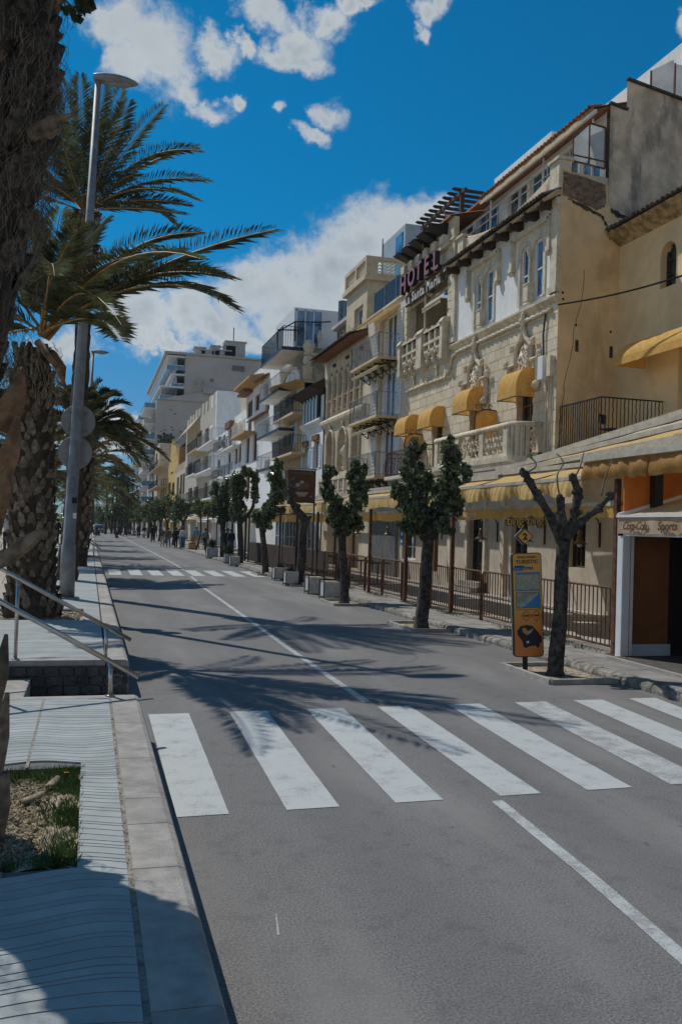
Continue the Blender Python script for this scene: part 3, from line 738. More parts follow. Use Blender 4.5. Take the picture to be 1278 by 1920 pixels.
w1 = WR(882, 919, 546, 622); w2 = WR(966, 1013, 500, 577)            # twin windows above
w1 = (25.25, 26.65, 8.72, 10.15); w2 = (22.05, 23.45, 8.72, 10.15)
g1 = (25.92, 26.82, 4.2, 6.3); g0 = (22.52, 23.48, 4.2, 6.3)           # doors to the stone balcony
h1 = (29.15, 30.1, 4.2, 6.05); h2 = (31.7, 32.65, 4.2, 6.05)             # doors to the iron balcony
log = (29.0, 32.95, 9.1, 11.35)
holes = [(w1[0], w1[1], w1[2], w1[3]+0.45), (w2[0], w2[1], w2[2], w2[3]+0.45), g1, g0, h1, h2]
g = MB(); wall_x(g, 12.0, 21.2, 28.45, 8.45, 11.6, holes[:2], 0.10); g.build('upper_wall', whitep, H)
g = MB(); wall_x(g, 12.0, 28.45, 33.3, 8.45, 12.3, [log], 0.3); g.build('loggia_wall', stone_trim, H)
g = MB(); wall_x(g, 12.02, 21.2, 33.3, 3.7, 8.45, holes[2:], 0.26); g.build('stone_wall', stone_back, H)
gd = [(25.3, 26.6, 0.15, 2.75), (31.5, 33.0, 0.9, 2.4), (20.0, 20.9, 1.0, 2.3), (29.3, 30.5, 0.9, 2.5), (22.6, 23.6, 0.15, 2.55)]
gd_h = [h for h in gd if h[0] > 21.2]
g = MB(); wall_x(g, 12.0, 21.2, 33.3, 0.11, 3.7, gd_h, 0.25); g.build('ground_floor_wall', mat('ground_floor_render', (0.55, 0.49, 0.40), 0.9, 0.08, 2, 0.3, 40, stain=(0.33, 0.29, 0.24), stain_amt=0.5, stain_scale=1.0), H)
g = MB(); g.box(12.4, 20, 21.23, 33.3, 0.11, 8.45); g.box(12.4, 20, 21.23, 28.45, 8.45, 11.95); g.box(14.2, 20, 28.45, 33.3, 8.45, 11.95); g.build('core', cream, H)
MB().box(12.3, 14.2, 28.6, 33.2, 8.45, 9.0).build('loggia_floor', cream, H)
MB().box(12.3, 14.2, 28.45, 28.6, 8.45, 11.95).build('loggia_side', ochre, H)
MB().box(12.3, 20, 28.5, 33.3, 11.951, 12.2).build('loggia_ceiling', cream, H)
# stone courses
bl = MB().box(0, 0.025, 0.008, 0.632, 0.008, 0.322).mesh('stone_block', stone)
zc = 4.1; row = 0
while zc < 8.2:
    y = 21.2-(0.32 if row % 2 else 0)
    while y < 33.3:
        a, b = max(y, 21.2), min(y+0.64, 33.3); segs = [(a, b)]
        for (ha, hb, hc, hd) in holes[2:]:
            if zc+0.30 > hc and zc+0.03 < hd:
                ns = []
                for (p, q) in segs:
                    if q <= ha or p >= hb: ns.append((p, q))
                    else:
                        if p < ha: ns.append((p, ha))
                        if q > hb: ns.append((hb, q))
                segs = ns
        for (p, q) in segs:
            if q-p > 0.07:
                o = link('stone_block', bl, H, (12.0+random.uniform(-.004, .004), p, zc)); o.scale = (1, (q-p)/0.64, 1)
        y += 0.64
    zc += 0.33; row += 1
# cornice between the storeys and rope moulding
g = MB(); g.prism([(11.86, 8.50), (11.86, 8.56), (12.0, 8.62), (12.0, 8.36), (11.95, 8.40)], 'y', 21.17, 28.5); g.build('cornice', stone_trim, H)
rp = [(11.95, 21.5, 8.2), (11.94, 24, 8.22), (11.94, 27.8, 8.22), (11.94, 28.35, 8.1), (11.94, 28.5, 7.75), (11.94, 28.9, 7.5), (11.94, 31, 7.55), (11.94, 33.1, 7.55)]
g = MB(); pts = []
for (a, b) in zip(rp[:-1], rp[1:]):
    n = max(2, int((Vector(b)-Vector(a)).length/0.08))
    for i in range(n): pts.append(Vector(a).lerp(Vector(b), i/n))
g.tube(pts, [0.055+0.016*math.sin(i*1.6) for i in range(len(pts))], 6); g.build('rope_moulding', stone_trim, H, True)
# corner pilasters of the white storey
for (a, b) in ((21.2, 21.55), (28.15, 28.45)):
    g = MB(); g.box(11.90, 12.0, a, b, 8.62, 11.2); g.box(11.86, 12.0, a-0.04, b+0.04, 8.62, 8.8); g.box(11.87, 12.0, a-0.03, b+0.03, 11.0, 11.2); g.build('pilaster', stone_trim, H)
g = MB()
z = 8.7
while z < 12.1: g.box(11.93, 12.0, 28.5, 28.86, z, z+0.27); g.box(11.93, 12.0, 33.02, 33.28, z, z+0.27); z += 0.3
g.build('quoin', stone, H)
# twin windows
for (ya, yb, za, zb) in (w1, w2):
    g = MB(); ym = (ya+yb)/2
    wall_x(g, 11.965, ya-0.12, yb+0.12, za, zb+0.62, [(ya+0.02, ym-0.11, za, zb+0.32, 'arch'), (ym+0.11, yb-0.02, za, zb+0.32, 'arch')], 0.10)
    g.add([(11.965, ya-.12, za), (12.0, ya-.12, za), (12.0, ya-.12, zb+.62), (11.965, ya-.12, zb+.62)], [(0, 1, 2, 3)])
    s = g.build('arched_surround', stone_trim, H)
    g = MB(); g.lathe((11.93, ym, za+0.5), [(0.075, 0), (0.075, 0.05), (0.05, 0.08), (0.045, 0.78), (0.06, 0.80), (0.10, 0.93), (0.11, 0.98)], 10); g.box(11.80, 12.06, ym-0.13, ym+0.13, za, za+0.46); g.box(11.78, 12.08, ym-0.15, ym+0.15, za+0.46, za+0.50)
    g.build('colonnette', stone_trim, H)
    g = MB()   # label moulding
    L = [(ya-0.42, zb-0.15), (ya-0.42, zb+0.68), (yb+0.42, zb+0.68), (yb+0.42, zb-0.15)]
    for (p, q) in zip(L[:-1], L[1:]): g.obox((11.93, p[0], p[1]), (11.93, q[0], q[1]), 0.14, 0.14)
    for p in (L[0], L[-1]): g.box(11.84, 12.0, p[0]-0.11, p[0]+0.11, p[1]-0.14, p[1]); g.blob((11.9, p[0], p[1]-0.2), 0.09, 6)
    g.build('label_moulding', stone_trim, H)
    for (a, b) in ((ya+0.02, ym-0.11), (ym+0.11, yb-0.02)): window(H, 12.0, a, b, za, zb+0.3, white_paint, glass_blue, 0.06, (0, 1), 0.09)
# eaves: rafters, board and tiles
eave = mat('eave_plaster', (0.52, 0.40, 0.25), 0.9, 0.12, 3)
MB().prism([(11.6, 11.12), (12.0, 11.30), (12.0, 11.5), (11.6, 11.22)], 'y', 21.2, 28.5).build('eave_soffit', eave, H)
for i in range(8):
    y = 21.55+i*0.93
    g = MB(); g.prism([(12.0, 10.98), (11.72, 10.98), (11.66, 10.90), (11.60, 10.97), (11.54, 10.96), (11.50, 11.04), (11.52, 11.14), (12.0, 11.25)], 'y', y-0.09, y+0.09)
    g.build('eave_bracket', darkwood, H)
tile_row(H, 11.47, 21.2, 28.45, 11.22, 0.42, TM_OLD, 0.162)
roof_sheet(H, 11.82, 12.0, 21.2, 28.45, 11.40, 11.52, tile_old, 0.162)
# curved parapet above the eaves
g = MB(); n = 24; lo = []; hi = []
for i in range(n+1):
    t = i/n; y = 21.7+(27.6-21.7)*t; hi.append((y, 12.10-0.42*math.sin(PI*t)**0.8)); lo.append((y, 11.5))
for i in range(n):
    a, b = hi[i], hi[i+1]
    g.add([(12.0, a[0], 11.45), (12.0, b[0], 11.45), (12.0, b[0], b[1]), (12.0, a[0], a[1]), (12.2, a[0], 11.45), (12.2, b[0], 11.45), (12.2, b[0], b[1]), (12.2, a[0], a[1])], [(0, 3, 2, 1), (4, 5, 6, 7), (3, 7, 6, 2)])
g.build('parapet', stained, H)
g = MB(); g.tube([(12.08, a[0], a[1]+0.03) for a in hi], 0.05, 6); g.build('parapet_coping', stone_trim, H, True)
for (a, b, zt) in ((21.2, 21.7, 12.25), (27.6, 28.05, 12.15), (28.3, 28.55, 12.3)):
    g = MB(); g.box(11.92, 12.3, a, b, 11.42, zt); g.box(11.86, 12.36, a-0.05, b+0.05, zt, zt+0.08); g.build('parapet_pillar', stone_trim, H)
g = MB()
for zz in (12.62, 12.36): g.obox((12.3, 21.7, zz), (12.3, 28.2, zz), 0.03, 0.03)
for i in range(9): y = 21.75+i*0.8; g.obox((12.3, y, 11.9), (12.3, y, 12.62), 0.025, 0.025)
g.obox((12.3, 21.7, 12.62), (12.9, 21.3, 12.5), 0.03, 0.03)
g.build('terrace_rail', galv, H)
# penthouse set back behind the parapet
X2 = 13.6
ph = [(21.9, 23.0, 12.1, 13.86), (23.1, 24.4, 12.1, 13.86), (24.7, 26.1, 12.1, 13.86), (26.3, 27.7, 12.1, 13.86), (28.4, 30.2, 12.4, 13.86), (30.6, 32.4, 12.4, 13.86)]
g = MB(); wall_x(g, X2, 21.6, 33.3, 11.9, 14.0, ph, 0.15); g.box(X2+0.3, 19.5, 21.6, 33.3, 11.95, 14.0); g.build('penthouse_wall', whitep, H)
for i, p in enumerate(ph): window(H, X2, *p, white_paint, glass_blue if i % 2 == 0 else glass, 0.1, (1, 0), 0.07, 'penthouse_window')
roof_sheet(H, X2-0.55, X2+2.5, 21.4, 33.3, 13.95, 14.85, tile_red, 0.17, 'penthouse_roof')
tile_row(H, X2-0.62, 21.4, 28.8, 13.96, 0.29, TM_RED, 0.21)
MB().box(X2-0.52, X2-0.44, 21.4, 28.5, 13.80, 13.90).build('awning_cassette', white_paint, H)
g = MB(); 
for (a, b) in ((21.6, 24.5), (24.7, 27.9)):
    n = 14; vs = []
    for i in range(n+1):
        y = a+(b-a)*i/n; vs += [(X2-0.45, y, 13.82), (X2-0.95, y, 13.55+0.02*math.sin(i*1.7)), (X2-0.96, y, 13.42+0.02*math.sin(i*2.3))]
    g.add(vs, [(3*i+k, 3*i+3+k, 3*i+4+k, 3*i+1+k) for i in range(n) for k in (0, 1)])
g.build('penthouse_awning', cream_f, H)
for y in (21.75, 24.55, 28.3): MB().tube([(X2-0.35, y, 12.0), (X2-0.35, y, 13.8)], 0.035, 6).build('awning_post', white_paint, H)
# frosted wind screen at the terrace corner
frost = mat('frosted_glass', (0.50, 0.53, 0.54), 0.35, 0.12, 1.2, trans=0.4)
scr = MB(); scr.add([(12.35, 21.26, 12.28), (13.35, 21.26, 12.2), (13.35, 21.26, 13.35), (12.85, 21.26, 13.4), (12.35, 21.26, 12.9)], [(0, 1, 2, 3, 4)])
sc_ = scr.build('wind_screen', frost, H)
g = MB()
P5 = [(12.35, 12.28), (13.35, 12.2), (13.35, 13.35), (12.85, 13.4), (12.35, 12.9)]
for i in range(5): a = P5[i]; b = P5[(i+1) % 5]; g.obox((a[0], 21.25, a[1]), (b[0], 21.25, b[1]), 0.04, 0.035)
g.obox((12.85, 21.25, 12.24), (12.85, 21.25, 13.4), 0.035, 0.03); g.obox((12.35, 21.25, 12.45), (13.35, 21.25, 12.4), 0.03, 0.03); g.build('screen_frame', rust, sc_)
# ochre party wall looking towards the camera
g = MB(); g.add([(12.0, 21.199, 0.11), (13.9, 21.199, 0.11), (13.9, 21.199, 11.2), (13.45, 21.199, 11.3), (13.45, 21.199, 11.72), (12.0, 21.199, 12.0)], [(0, 1, 2, 3, 4, 5)]); g.build('party_wall', ochre, H)
g = MB(); g.add([(13.45, 21.19, 11.3), (13.9, 21.19, 10.6), (22, 21.19, 10.6), (22, 21.19, 13.2), (18.2, 21.19, 13.55), (18.2, 21.19, 14.1), (13.96, 21.19, 14.75), (13.96, 21.19, 13.9), (13.45, 21.19, 14.0)], [tuple(range(9))])
g.build('stained_wall', stained, H)
MB().obox((13.40, 21.17, 14.02), (13.98, 21.17, 13.92), 0.12, 0.06).build('wall_coping', mortar, H)
MB().obox((13.94, 21.17, 14.78), (18.2, 21.17, 14.12), 0.12, 0.06).build('wall_coping', mortar, H)
crackm = mat('dark_damp_edge', (0.075, 0.065, 0.055), 0.95, 0.3, 8)
g = MB()   # flaked render edge round the brick patch and the damp band
for (a, b, w) in (((12.35, 11.18), (13.3, 10.86), 0.10), ((13.3, 10.86), (13.55, 10.35), 0.16), ((13.5, 11.1), (14.6, 10.75), 0.18), ((13.6, 10.5), (14.3, 10.55), 0.28)):
    n = 9; L = []
    for i in range(n+1):
        t = i/n; x = a[0]+(b[0]-a[0])*t; z = a[1]+(b[1]-a[1])*t; L.append((x+random.uniform(-.03, .03), z+random.uniform(-.02, .04), z-w*random.uniform(0.4, 1.1)))
    for p, q in zip(L[:-1], L[1:]): g.add([(p[0], 21.178, p[1]), (q[0], 21.178, q[1]), (q[0], 21.178, q[2]), (p[0], 21.178, p[2])], [(0, 3, 2, 1)])
g.build('damp_edge', crackm, H)
MB().prism([(12.03, 11.28), (12.05, 11.93), (12.7, 11.86), (13.36, 11.72), (13.38, 11.2), (13.1, 10.98), (12.8, 11.1), (12.35, 11.22)], 'y', 21.188, 21.198).build('brick_bedding', mat('raw_mortar', (.30, .22, .15), .95, .25, 6, .6, 30, stain=(.14, .10, .07), stain_amt=.7, stain_scale=5), H)
bk = MB().box(0.004, 0.146, 0, 0.012, 0.004, 0.06).mesh('brick', brickm)
for r in range(11):
    for c in range(8):
        x = 12.05+c*0.15+(0.075 if r % 2 else 0); z = 11.18+r*0.066-(x-12)*0.13
        if x > 13.25 or (r < 3 and c < 3 and random.random() < .7) or random.random() < 0.1: continue
        link('brick', bk, H, (x+random.uniform(-.02, .02), 21.178+random.uniform(0, .008), z))
g = MB()  # long wandering crack and sockets
x, z = 12.75, 9.3
L = [(x, z)]
for i in range(26): x += random.uniform(-.07, .04); z -= 0.19; L.append((x, z))
for p, q in zip(L[:-1], L[1:]): g.add([(p[0], 21.192, p[1]), (p[0]+.014, 21.192, p[1]), (q[0]+.014, 21.192, q[1]), (q[0], 21.192, q[1])], [(0, 1, 2, 3)])
for (px_, py_) in ((1055, 548), (1055, 560), (1079, 609), (1144, 622)):
    p = gy(px_, py_, 21.19); g.blob((p.x, 21.19, p.z), 0.04, 5, (1, .3, 1), .3)
for (px_, py_) in ((1081, 648), (1145, 660)): p = gy(px_, py_, 21.19); g.box(p.x-.05, p.x+.05, 21.186, 21.19, p.z-.16, p.z+.16)
g.build('wall_crack', crackm, H)
# doors to the balconies with hoods
for (a, b, c, d) in (g0, g1, h1, h2): window(H, 12.02, a, b, c, d, mat('door_timber', (0.16, 0.10, 0.06), 0.7), glass_dark, 0.2, (1, 3), 0.06, 'balcony_door')
dome_awning(H, 22.42, 23.6, 6.75, 5.92, 11.42, hood_f); dome_awning(H, 25.8, 26.95, 6.72, 5.92, 11.42, hood_f)
dome_awning(H, 29.02, 30.25, 6.5, 5.75, 11.45, hood_f); dome_awning(H, 31.58, 32.8, 6.5, 5.75, 11.45, hood_f)
for yc, z0 in ((24.85, 4.9), (31.1, 4.75)):      # upright cloth screens between the windows
    g = MB(); n = 8; pr = [(12.0-0.0, z0), (11.28, z0), (11.28, z0+0.62)]
    for i in range(n+1): a = PI/2*i/n; pr.append((11.28+0.42*(1-math.cos(a)), z0+0.62+0.32*math.sin(a)))
    pr.append((12.0, z0+0.92)); g.prism(pr, 'y', yc-0.01, yc+0.01); o = g.build('cloth_screen', hood_f, H)
    MB().tube([(x, yc-0.02, z) for x, z in pr[1:]], 0.02, 5).build('frame', blackm, o)
    q = MB()
    for k, (cx_, r_) in enumerate(((11.35, .06), (11.55, .08), (11.8, .07))): q.tube([(cx_+r_*math.cos(a), yc-.02, z0+1.02+r_*math.sin(a)) for a in [i*PI/5 for i in range(9)]], 0.012, 4)
    q.build('scrollwork', blackm, o)
# carved crests over the two near windows
def crest(yc, hw, z0, z1):
    P_ = [(-1, .10), (-1, .42), (-.52, .42), (-.52, .66), (-.36, .74), (-.16, .80), (-.05, .92), (0, 1.0), (.05, .92), (.16, .80), (.36, .74), (.52, .66), (.52, .42), (1, .42), (1, .0)]
    pts = [(11.93, yc-p*hw, z0+(z1-z0)*q) for p, q in P_]
    o = MB().tube(pts, 0.075, 6).build('ogee_moulding', stone_trim, H)
    def rosette(y, z, r):
        q = MB()
        for k in range(4): a = PI/4+k*PI/2; q.blob((11.88, y+r*.62*math.cos(a), z+r*.62*math.sin(a)), r*.55, 6, (.8, 1, 1), .12)
        q.blob((11.84, y, z), r*.3, 6); q.build('rosette', stone_trim, o, True)
    for (p, q_) in ((-1.16, .46), (1.16, .46), (-.72, .70), (.72, .70)): rosette(yc-p*hw, z0+(z1-z0)*q_, 0.13)
    q = MB(); q.lathe((11.90, yc, z1-0.12), [(0.04, 0), (0.10, .08), (.05, .16), (0.12, .24), (0.13, .34), (0.05, .42), (0.09, .48), (0.02, .56)], 8); q.build('finial', stone_trim, o, True)
    q = MB()
    sh = [(-.34, .30), (-.34, .58), (-.2, .68), (0, .72), (.2, .68), (.34, .58), (.34, .30), (0, .14)]
    q.prism([(yc-p*hw, z0+(z1-z0)*r) for p, r in sh], 'x', 11.94, 12.0)
    for k in range(46):
        a = random.uniform(0, 2*PI); r = random.random()**.5; y = yc+math.cos(a)*r*hw*.34; z = z0+(z1-z0)*(.45+.22*math.sin(a)*r); q.blob((11.93, y, z), random.uniform(.03, .06), 5, (.8, 1, 1), .25)
    q.build('carved_shield', stone_trim, o, True)
    q = MB(); q.blob((11.88, yc-hw, z0-0.02), 0.12, 7, (1, 1, 1.1), .1); q.blob((11.80, yc-hw+.02, z0-0.05), 0.06, 6); q.build('carved_head', stone_trim, o, True)
crest(26.38, 0.88, 6.25, 8.0); crest(23.02, 0.88, 6.25, 8.05)
# stone balcony with rounded near corner and quatrefoil panels
sb = MB(); prof = []
R0 = 0.45
def bal_outline(off, ya=21.95, yb=27.75, xf=11.2):
    pts = [(12.0, ya-off)]
    for i in range(7): a = PI/2*i/6; pts.append((xf+R0-(R0+off)*math.sin(a), ya+R0-(R0+off)*math.cos(a)))
    pts += [(xf-off, yb+off), (12.0, yb+off)]
    return pts
def slab(g, off, z0, z1, off2=None):
    A = bal_outline(off); B = bal_outline(off if off2 is None else off2); n = len(A)
    g.add([(x, y, z0) for x, y in A]+[(x, y, z1) for x, y in B], [tuple(range(n)), tuple(reversed(range(n, 2*n)))]+[(i, n+i, n+(i+1) % n, (i+1) % n) for i in range(n)])
slab(sb, -0.35, 3.72, 3.95, -0.05); slab(sb, 0.0, 3.95, 4.05, 0.08); slab(sb, 0.08, 4.05, 4.2)
sbo = sb.build('stone_balcony', stone_trim, H)
def wallrun(g, A, z0, z1, th, holes=()):
    pass
A = bal_outline(0.0); top = MB()
top.tube([(x, y, 5.08) for x, y in A], 0.085, 6); top.build('balustrade_rail', stone_trim, sbo, True)
g = MB()
def post(x, y, s=0.13): g.box(x-s/2, x+s/2, y-s, y+s, 4.2, 5.02)
for y in (22.5, 24.1, 25.9, 27.65): post(11.23, y)
for i in range(5): a = PI/2*(i+.5)/5; x = 11.2+R0-R0*math.sin(a); y = 21.95+R0-R0*math.cos(a); g.tube([(x, y, 4.2), (x, y, 5.02)], 0.07, 6)
g.box(11.88, 12.0, 21.9, 22.02, 4.2, 5.02)
g.box(11.17, 11.29, 22.4, 27.75, 4.2, 4.30); g.box(11.65, 12.0, 21.9, 22.0, 4.2, 4.30); g.build('balustrade_posts', stone_trim, sbo)
def fret(y0, y1, n, z0=4.30, z1=5.0, along='y', x=11.23, yfix=21.95, par=None):
    w = (y1-y0)/n
    for i in range(n):
        c = y0+w*(i+.5); zc_ = (z0+z1)/2; q = MB()
        for k in range(2):
            for s in (-1, 1):
                cc = c+(s*w*.24 if k else 0); zz = zc_+(0 if k else s*(z1-z0)*.24); r = w*.27
                ring = []
                for a in range(11):
                    yy2 = cc+r*math.cos(a*PI/5); zz2 = zz+r*1.15*math.sin(a*PI/5)
                    ring.append((x, yy2, zz2) if along == 'y' else (yy2, yfix, zz2))
                q.tube(ring, 0.032, 4, cap=False)
        q.build('fret_panel', stone_trim, par or sbo)
fret(22.63, 23.97, 3); fret(24.23, 25.77, 3); fret(26.03, 27.52, 3); fret(11.6, 11.88, 1, along='x')
# iron balcony with bellied rails
ib = balcony(H, 11.2, 28.7, 33.15, 3.98, 0.14, stone_trim, rust, h=0.95, sp=0.13, mid=True, bulge=0.12)
# loggia: balustrade of carved bays, post, blinds, glazed doors
lb = MB(); lb.box(11.72, 12.0, 28.65, 33.2, 8.9, 9.0); lb.box(11.70, 12.02, 28.65, 33.2, 9.62-.62+.36, 9.45); lbo = lb.build('loggia_balustrade', stone_trim, H)
for (a, b) in ((28.62, 28.86), (30.65, 31.2), (33.0, 33.28)):
    q = MB(); q.box(11.66, 12.0, a, b, 8.15, 9.42); q.prism([(11.60, 9.42), (12.0, 9.42), (12.0, 9.62), (11.72, 9.60)], 'y', a-0.05, b+0.05); q.build('pedestal', stone_trim, lbo)
for (a, b) in ((28.9, 30.6), (31.25, 32.95)):
    w = (b-a)/3
    for i in range(3):
        c = a+w*(i+.5); q = MB()
        q.box(11.73, 11.85, c-w/2+.01, c-w/2+.07, 8.5, 9.36); q.box(11.73, 11.85, c+w/2-.07, c+w/2-.01, 8.5, 9.36)
        q.prism([(c-w/2, 9.36), (c, 9.52), (c+w/2, 9.36)], 'x', 11.71, 11.87)
        for s in (-1, 1):
            for zz in (8.86, 9.1): q.tube([(11.79, c+s*.0+.11*math.cos(k*PI/5), zz+.12*math.sin(k*PI/5)) for k in range(11)], 0.025, 4, cap=False)
        q.box(11.73, 11.9, c-w/2, c+w/2, 8.6, 8.7)
        q.lathe((11.82, c, 8.18), [(0.04, 0), (0.09, .04), (0.12, .12), (0.07, .2), (.13, .3), (.15, .42)], 8); q.build('carved_bay', stone_trim, lbo)
for yc in (29.75, 32.1):
    q = MB(); q.blob((11.95, yc, 7.85), .09, 6, (.6, 1, 2.2), .2); q.blob((11.93, yc, 8.02), .12, 6, (.6, 1, .7), .2); q.blob((11.93, yc, 7.65), .05, 6); q.build('pendant_carving', stone_trim, H)
MB().tube([(11.9, 30.92, 9.6), (11.9, 30.92, 11.5)], 0.05, 8).build('loggia_post', stone_trim, H)
window(H, 13.9, 29.2, 30.8, 9.0, 11.2, white_paint, glass_dark, 0.1, (1, 0), 0.07, 'loggia_door'); window(H, 13.9, 31.1, 32.7, 9.0, 11.2, white_paint, glass_dark, 0.1, (1, 0), 0.07, 'loggia_door')
slope_awning(H, 12.3, 11.75, 29.05, 30.85, 11.25, 10.35, cream_f, 0.14, 'sun_blind')
slope_awning(H, 12.3, 11.95, 31.1, 32.9, 11.2, 10.9, cream_f, 0.1, 'sun_blind')
# arch beam, signs
MB().box(11.86, 12.0, 28.86, 33.02, 11.3, 11.42).build('sign_beam', brownwood, H)
g = MB(); g.tube([(11.94, 28.9+(33.0-28.9)*i/10, 11.42+0.16*math.sin(PI*i/10)) for i in range(11)], 0.045, 5); g.build('sign_arch', brownwood, H)
sg = thing('hotel_sign', 'pink block letters spelling HOTEL on the arch over the loggia', 'sign', (11.8, 31, 11.6))
pinkm = mat('pink_letter_face', (0.34, 0.14, 0.18), 0.5, 0.05, 5); letter_side = blackm
for i, ch in enumerate('HOTEL'):
    y = 33.12-i*0.88; z = 11.46+0.10*math.sin(PI*(i+.2)/4.4)
    me = text_mesh('letter', ch, 0.98, ext=0.10, bold=0.022); me.materials.append(pinkm); me.materials.append(letter_side)
    for p in me.polygons:
        if abs(p.normal.z) < 0.5: p.material_index = 1
    link('letter', me, sg, (11.72, y, z), ROT_FACE_STREET)
sg2 = thing('name_sign', 'pale blackletter words La Santa Maria on dark backing under the hotel letters', 'sign', (11.8, 31, 11))
MB().box(11.80, 11.84, 28.95, 32.9, 10.92, 11.28).build('backing', darkwood, sg2)
put_text('lettering', 'La Santa Maria', 0.52, (11.78, 32.85, 10.97), ROT_FACE_STREET, mat('ivory_letter', (0.62, 0.58, 0.5), 0.5), sg2, ext=0.02, bold=0.01, spacing=1.18)
# bracket row above the signs
for i in range(6):
    y = 28.9+i*0.8; q = MB(); q.box(11.7, 12.0, y, y+0.42, 12.28, 12.62); bevel(q.build('cornice_block', stone_trim, H), .04, 2)
MB().box(11.78, 12.0, 28.6, 33.3, 12.16, 12.28).build('cornice_band', stone_trim, H)
for i in range(5):
    y = 29.1+i*0.86; g = MB(); g.add([(12.0, y, 13.1), (12.0, y+.62, 13.1), (11.3, y+.62, 12.98), (11.3, y, 12.98), (12.0, y+.1, 12.68), (12.0, y+.5, 12.68)], [(0, 1, 2, 3), (3, 2, 5, 4), (0, 3, 4), (1, 5, 2)]); g.build('small_canopy', blackm, H)
MB().box(12.0, 12.2, 28.6, 33.3, 12.28, 13.2).build('upper_parapet', cream, H)
roof_sheet(H, 11.85, 13.2, 28.6, 33.4, 13.22, 13.55, tile_red, 0.17, 'roof')
# pergola on the terrace
pg = thing('roof_pergola', 'dark timber pergola standing on the hotel roof terrace', 'pergola', (14.3, 35.5, 11.7))
for i in range(9): y = 33.6+i*0.53; MB().prism([(14.0, 16.33), (13.95, 16.27), (14.1, 16.21), (18.6, 16.21), (18.6, 16.33)], 'y', y-.05, y+.05).build('rafter', darkwood, pg)
MB().box(14.3, 14.42, 33.1, 38.1, 16.05, 16.2).build('beam', darkwood, pg); MB().box(17.9, 18.0, 33.1, 38.1, 16.05, 16.2).build('beam', darkwood, pg)
for (x_, y_) in ((14.28, 33.4), (14.28, 37.7), (17.87, 33.4), (17.87, 37.7)): MB().box(x_, x_+.16, y_, y_+.16, 11.6, 16.05).build('post', darkwood, pg)
# flags
def flag(base, tip, cols, lab, w=0.5):
    t = thing('flag', lab, 'flag', base, 'flags on the hotel parapet')
    MB().tube([base, tip], 0.022, 6).build('flagpole', brownwood, t)
    B = Vector(base); T = Vector(tip); d = (B-T).normalized(); g = MB(); n = 8; m_ = 6; vs = []
    for j in range(m_+1):
        for i in range(n+1):
            u = i/n; v = j/m_; p = T+d*(0.05+v*0.85); 
            vs.append((p.x+0.18*math.sin(v*5+u*3)*u, p.y-0.05*math.sin(u*7+v*2), p.z-u*0.55*w*2-0.08*math.sin(u*6)) if False else (p.x+u*w*0.55+0.05*math.sin(v*9+u*4)*u, p.y-u*w*0.35+0.07*math.sin(u*8+v*3), p.z-u*w*0.75))
    fs = []; mi = []
    for j in range(m_):
        for i in range(n): fs.append((j*(n+1)+i, j*(n+1)+i+1, (j+1)*(n+1)+i+1, (j+1)*(n+1)+i)); mi.append(cols[j % len(cols)] if isinstance(cols[0], int) else 0)
    g.v = vs; g.f = fs; g.m = mi; g.build('cloth', FLM, t, True)
FLM = [mat('flag_gold', (0.70, 0.42, 0.08), 0.8, 0.2, 5, trans=0.3), mat('flag_red', (0.55, 0.12, 0.05), 0.8, 0.15, 5, trans=0.3), mat('flag_white', (0.62, 0.6, 0.57), 0.8, 0.1, 5, trans=0.3)]
p = gx(811, 500, 12.0); q = gx(780, 442, 11.5); flag(tuple(p), tuple(q), [0, 0, 1], 'golden flag on the left of the three poles over the hotel sign')
p = gx(824, 462, 12.0); q = gx(803, 412, 11.7); flag(tuple(p), tuple(q), [0, 0, 0], 'golden flag on the middle pole over the hotel sign', 0.45)
p = gx(846, 430, 12.4); q = gx(830, 392, 12.3); flag(tuple(p), tuple(q), [2, 1, 2, 2, 1, 1], 'red and white flag in front of the pergola', 0.75)
# street cabinet, pipes and cable at the corner of the facade
g = MB(); g.box(11.8, 12.0, 21.62, 21.92, 6.3, 6.95); bevel(g.build('meter_box', white_paint, H), .015)
MB().box(11.85, 12.0, 21.3, 21.5, 6.35, 6.9).build('meter_box', stone_trim, H)
for y in (21.42, 21.52, 21.68): MB().tube([(11.96, y, 3.8), (11.96, y, 6.35)], 0.022, 5).build('conduit', stone_trim, H)
MB().tube([(11.95, 21.85, 6.95), (11.95, 21.9, 7.6), (11.95, 21.8, 8.2)], 0.03, 5).build('conduit', mortar, H)
a = gx(1046, 571, 11.95); b = gx(1278, 512, 13.0)
cb = MB(); pts = []
B2 = gx(1330, 500, 12.9)
for i in range(17): t = i/16; p = Vector((11.95, a.y, a.z)).lerp(B2, t); p.z -= 0.10*math.sin(PI*t); pts.append(p)
cb.tube(pts, 0.024, 5); tag(cb.build('overhead_cable', mat('cable_rubber', (0.02, 0.02, 0.02), 0.95, 0.1, 5, spec=0.05)), 'black cable slung across the ochre side wall', 'cable')
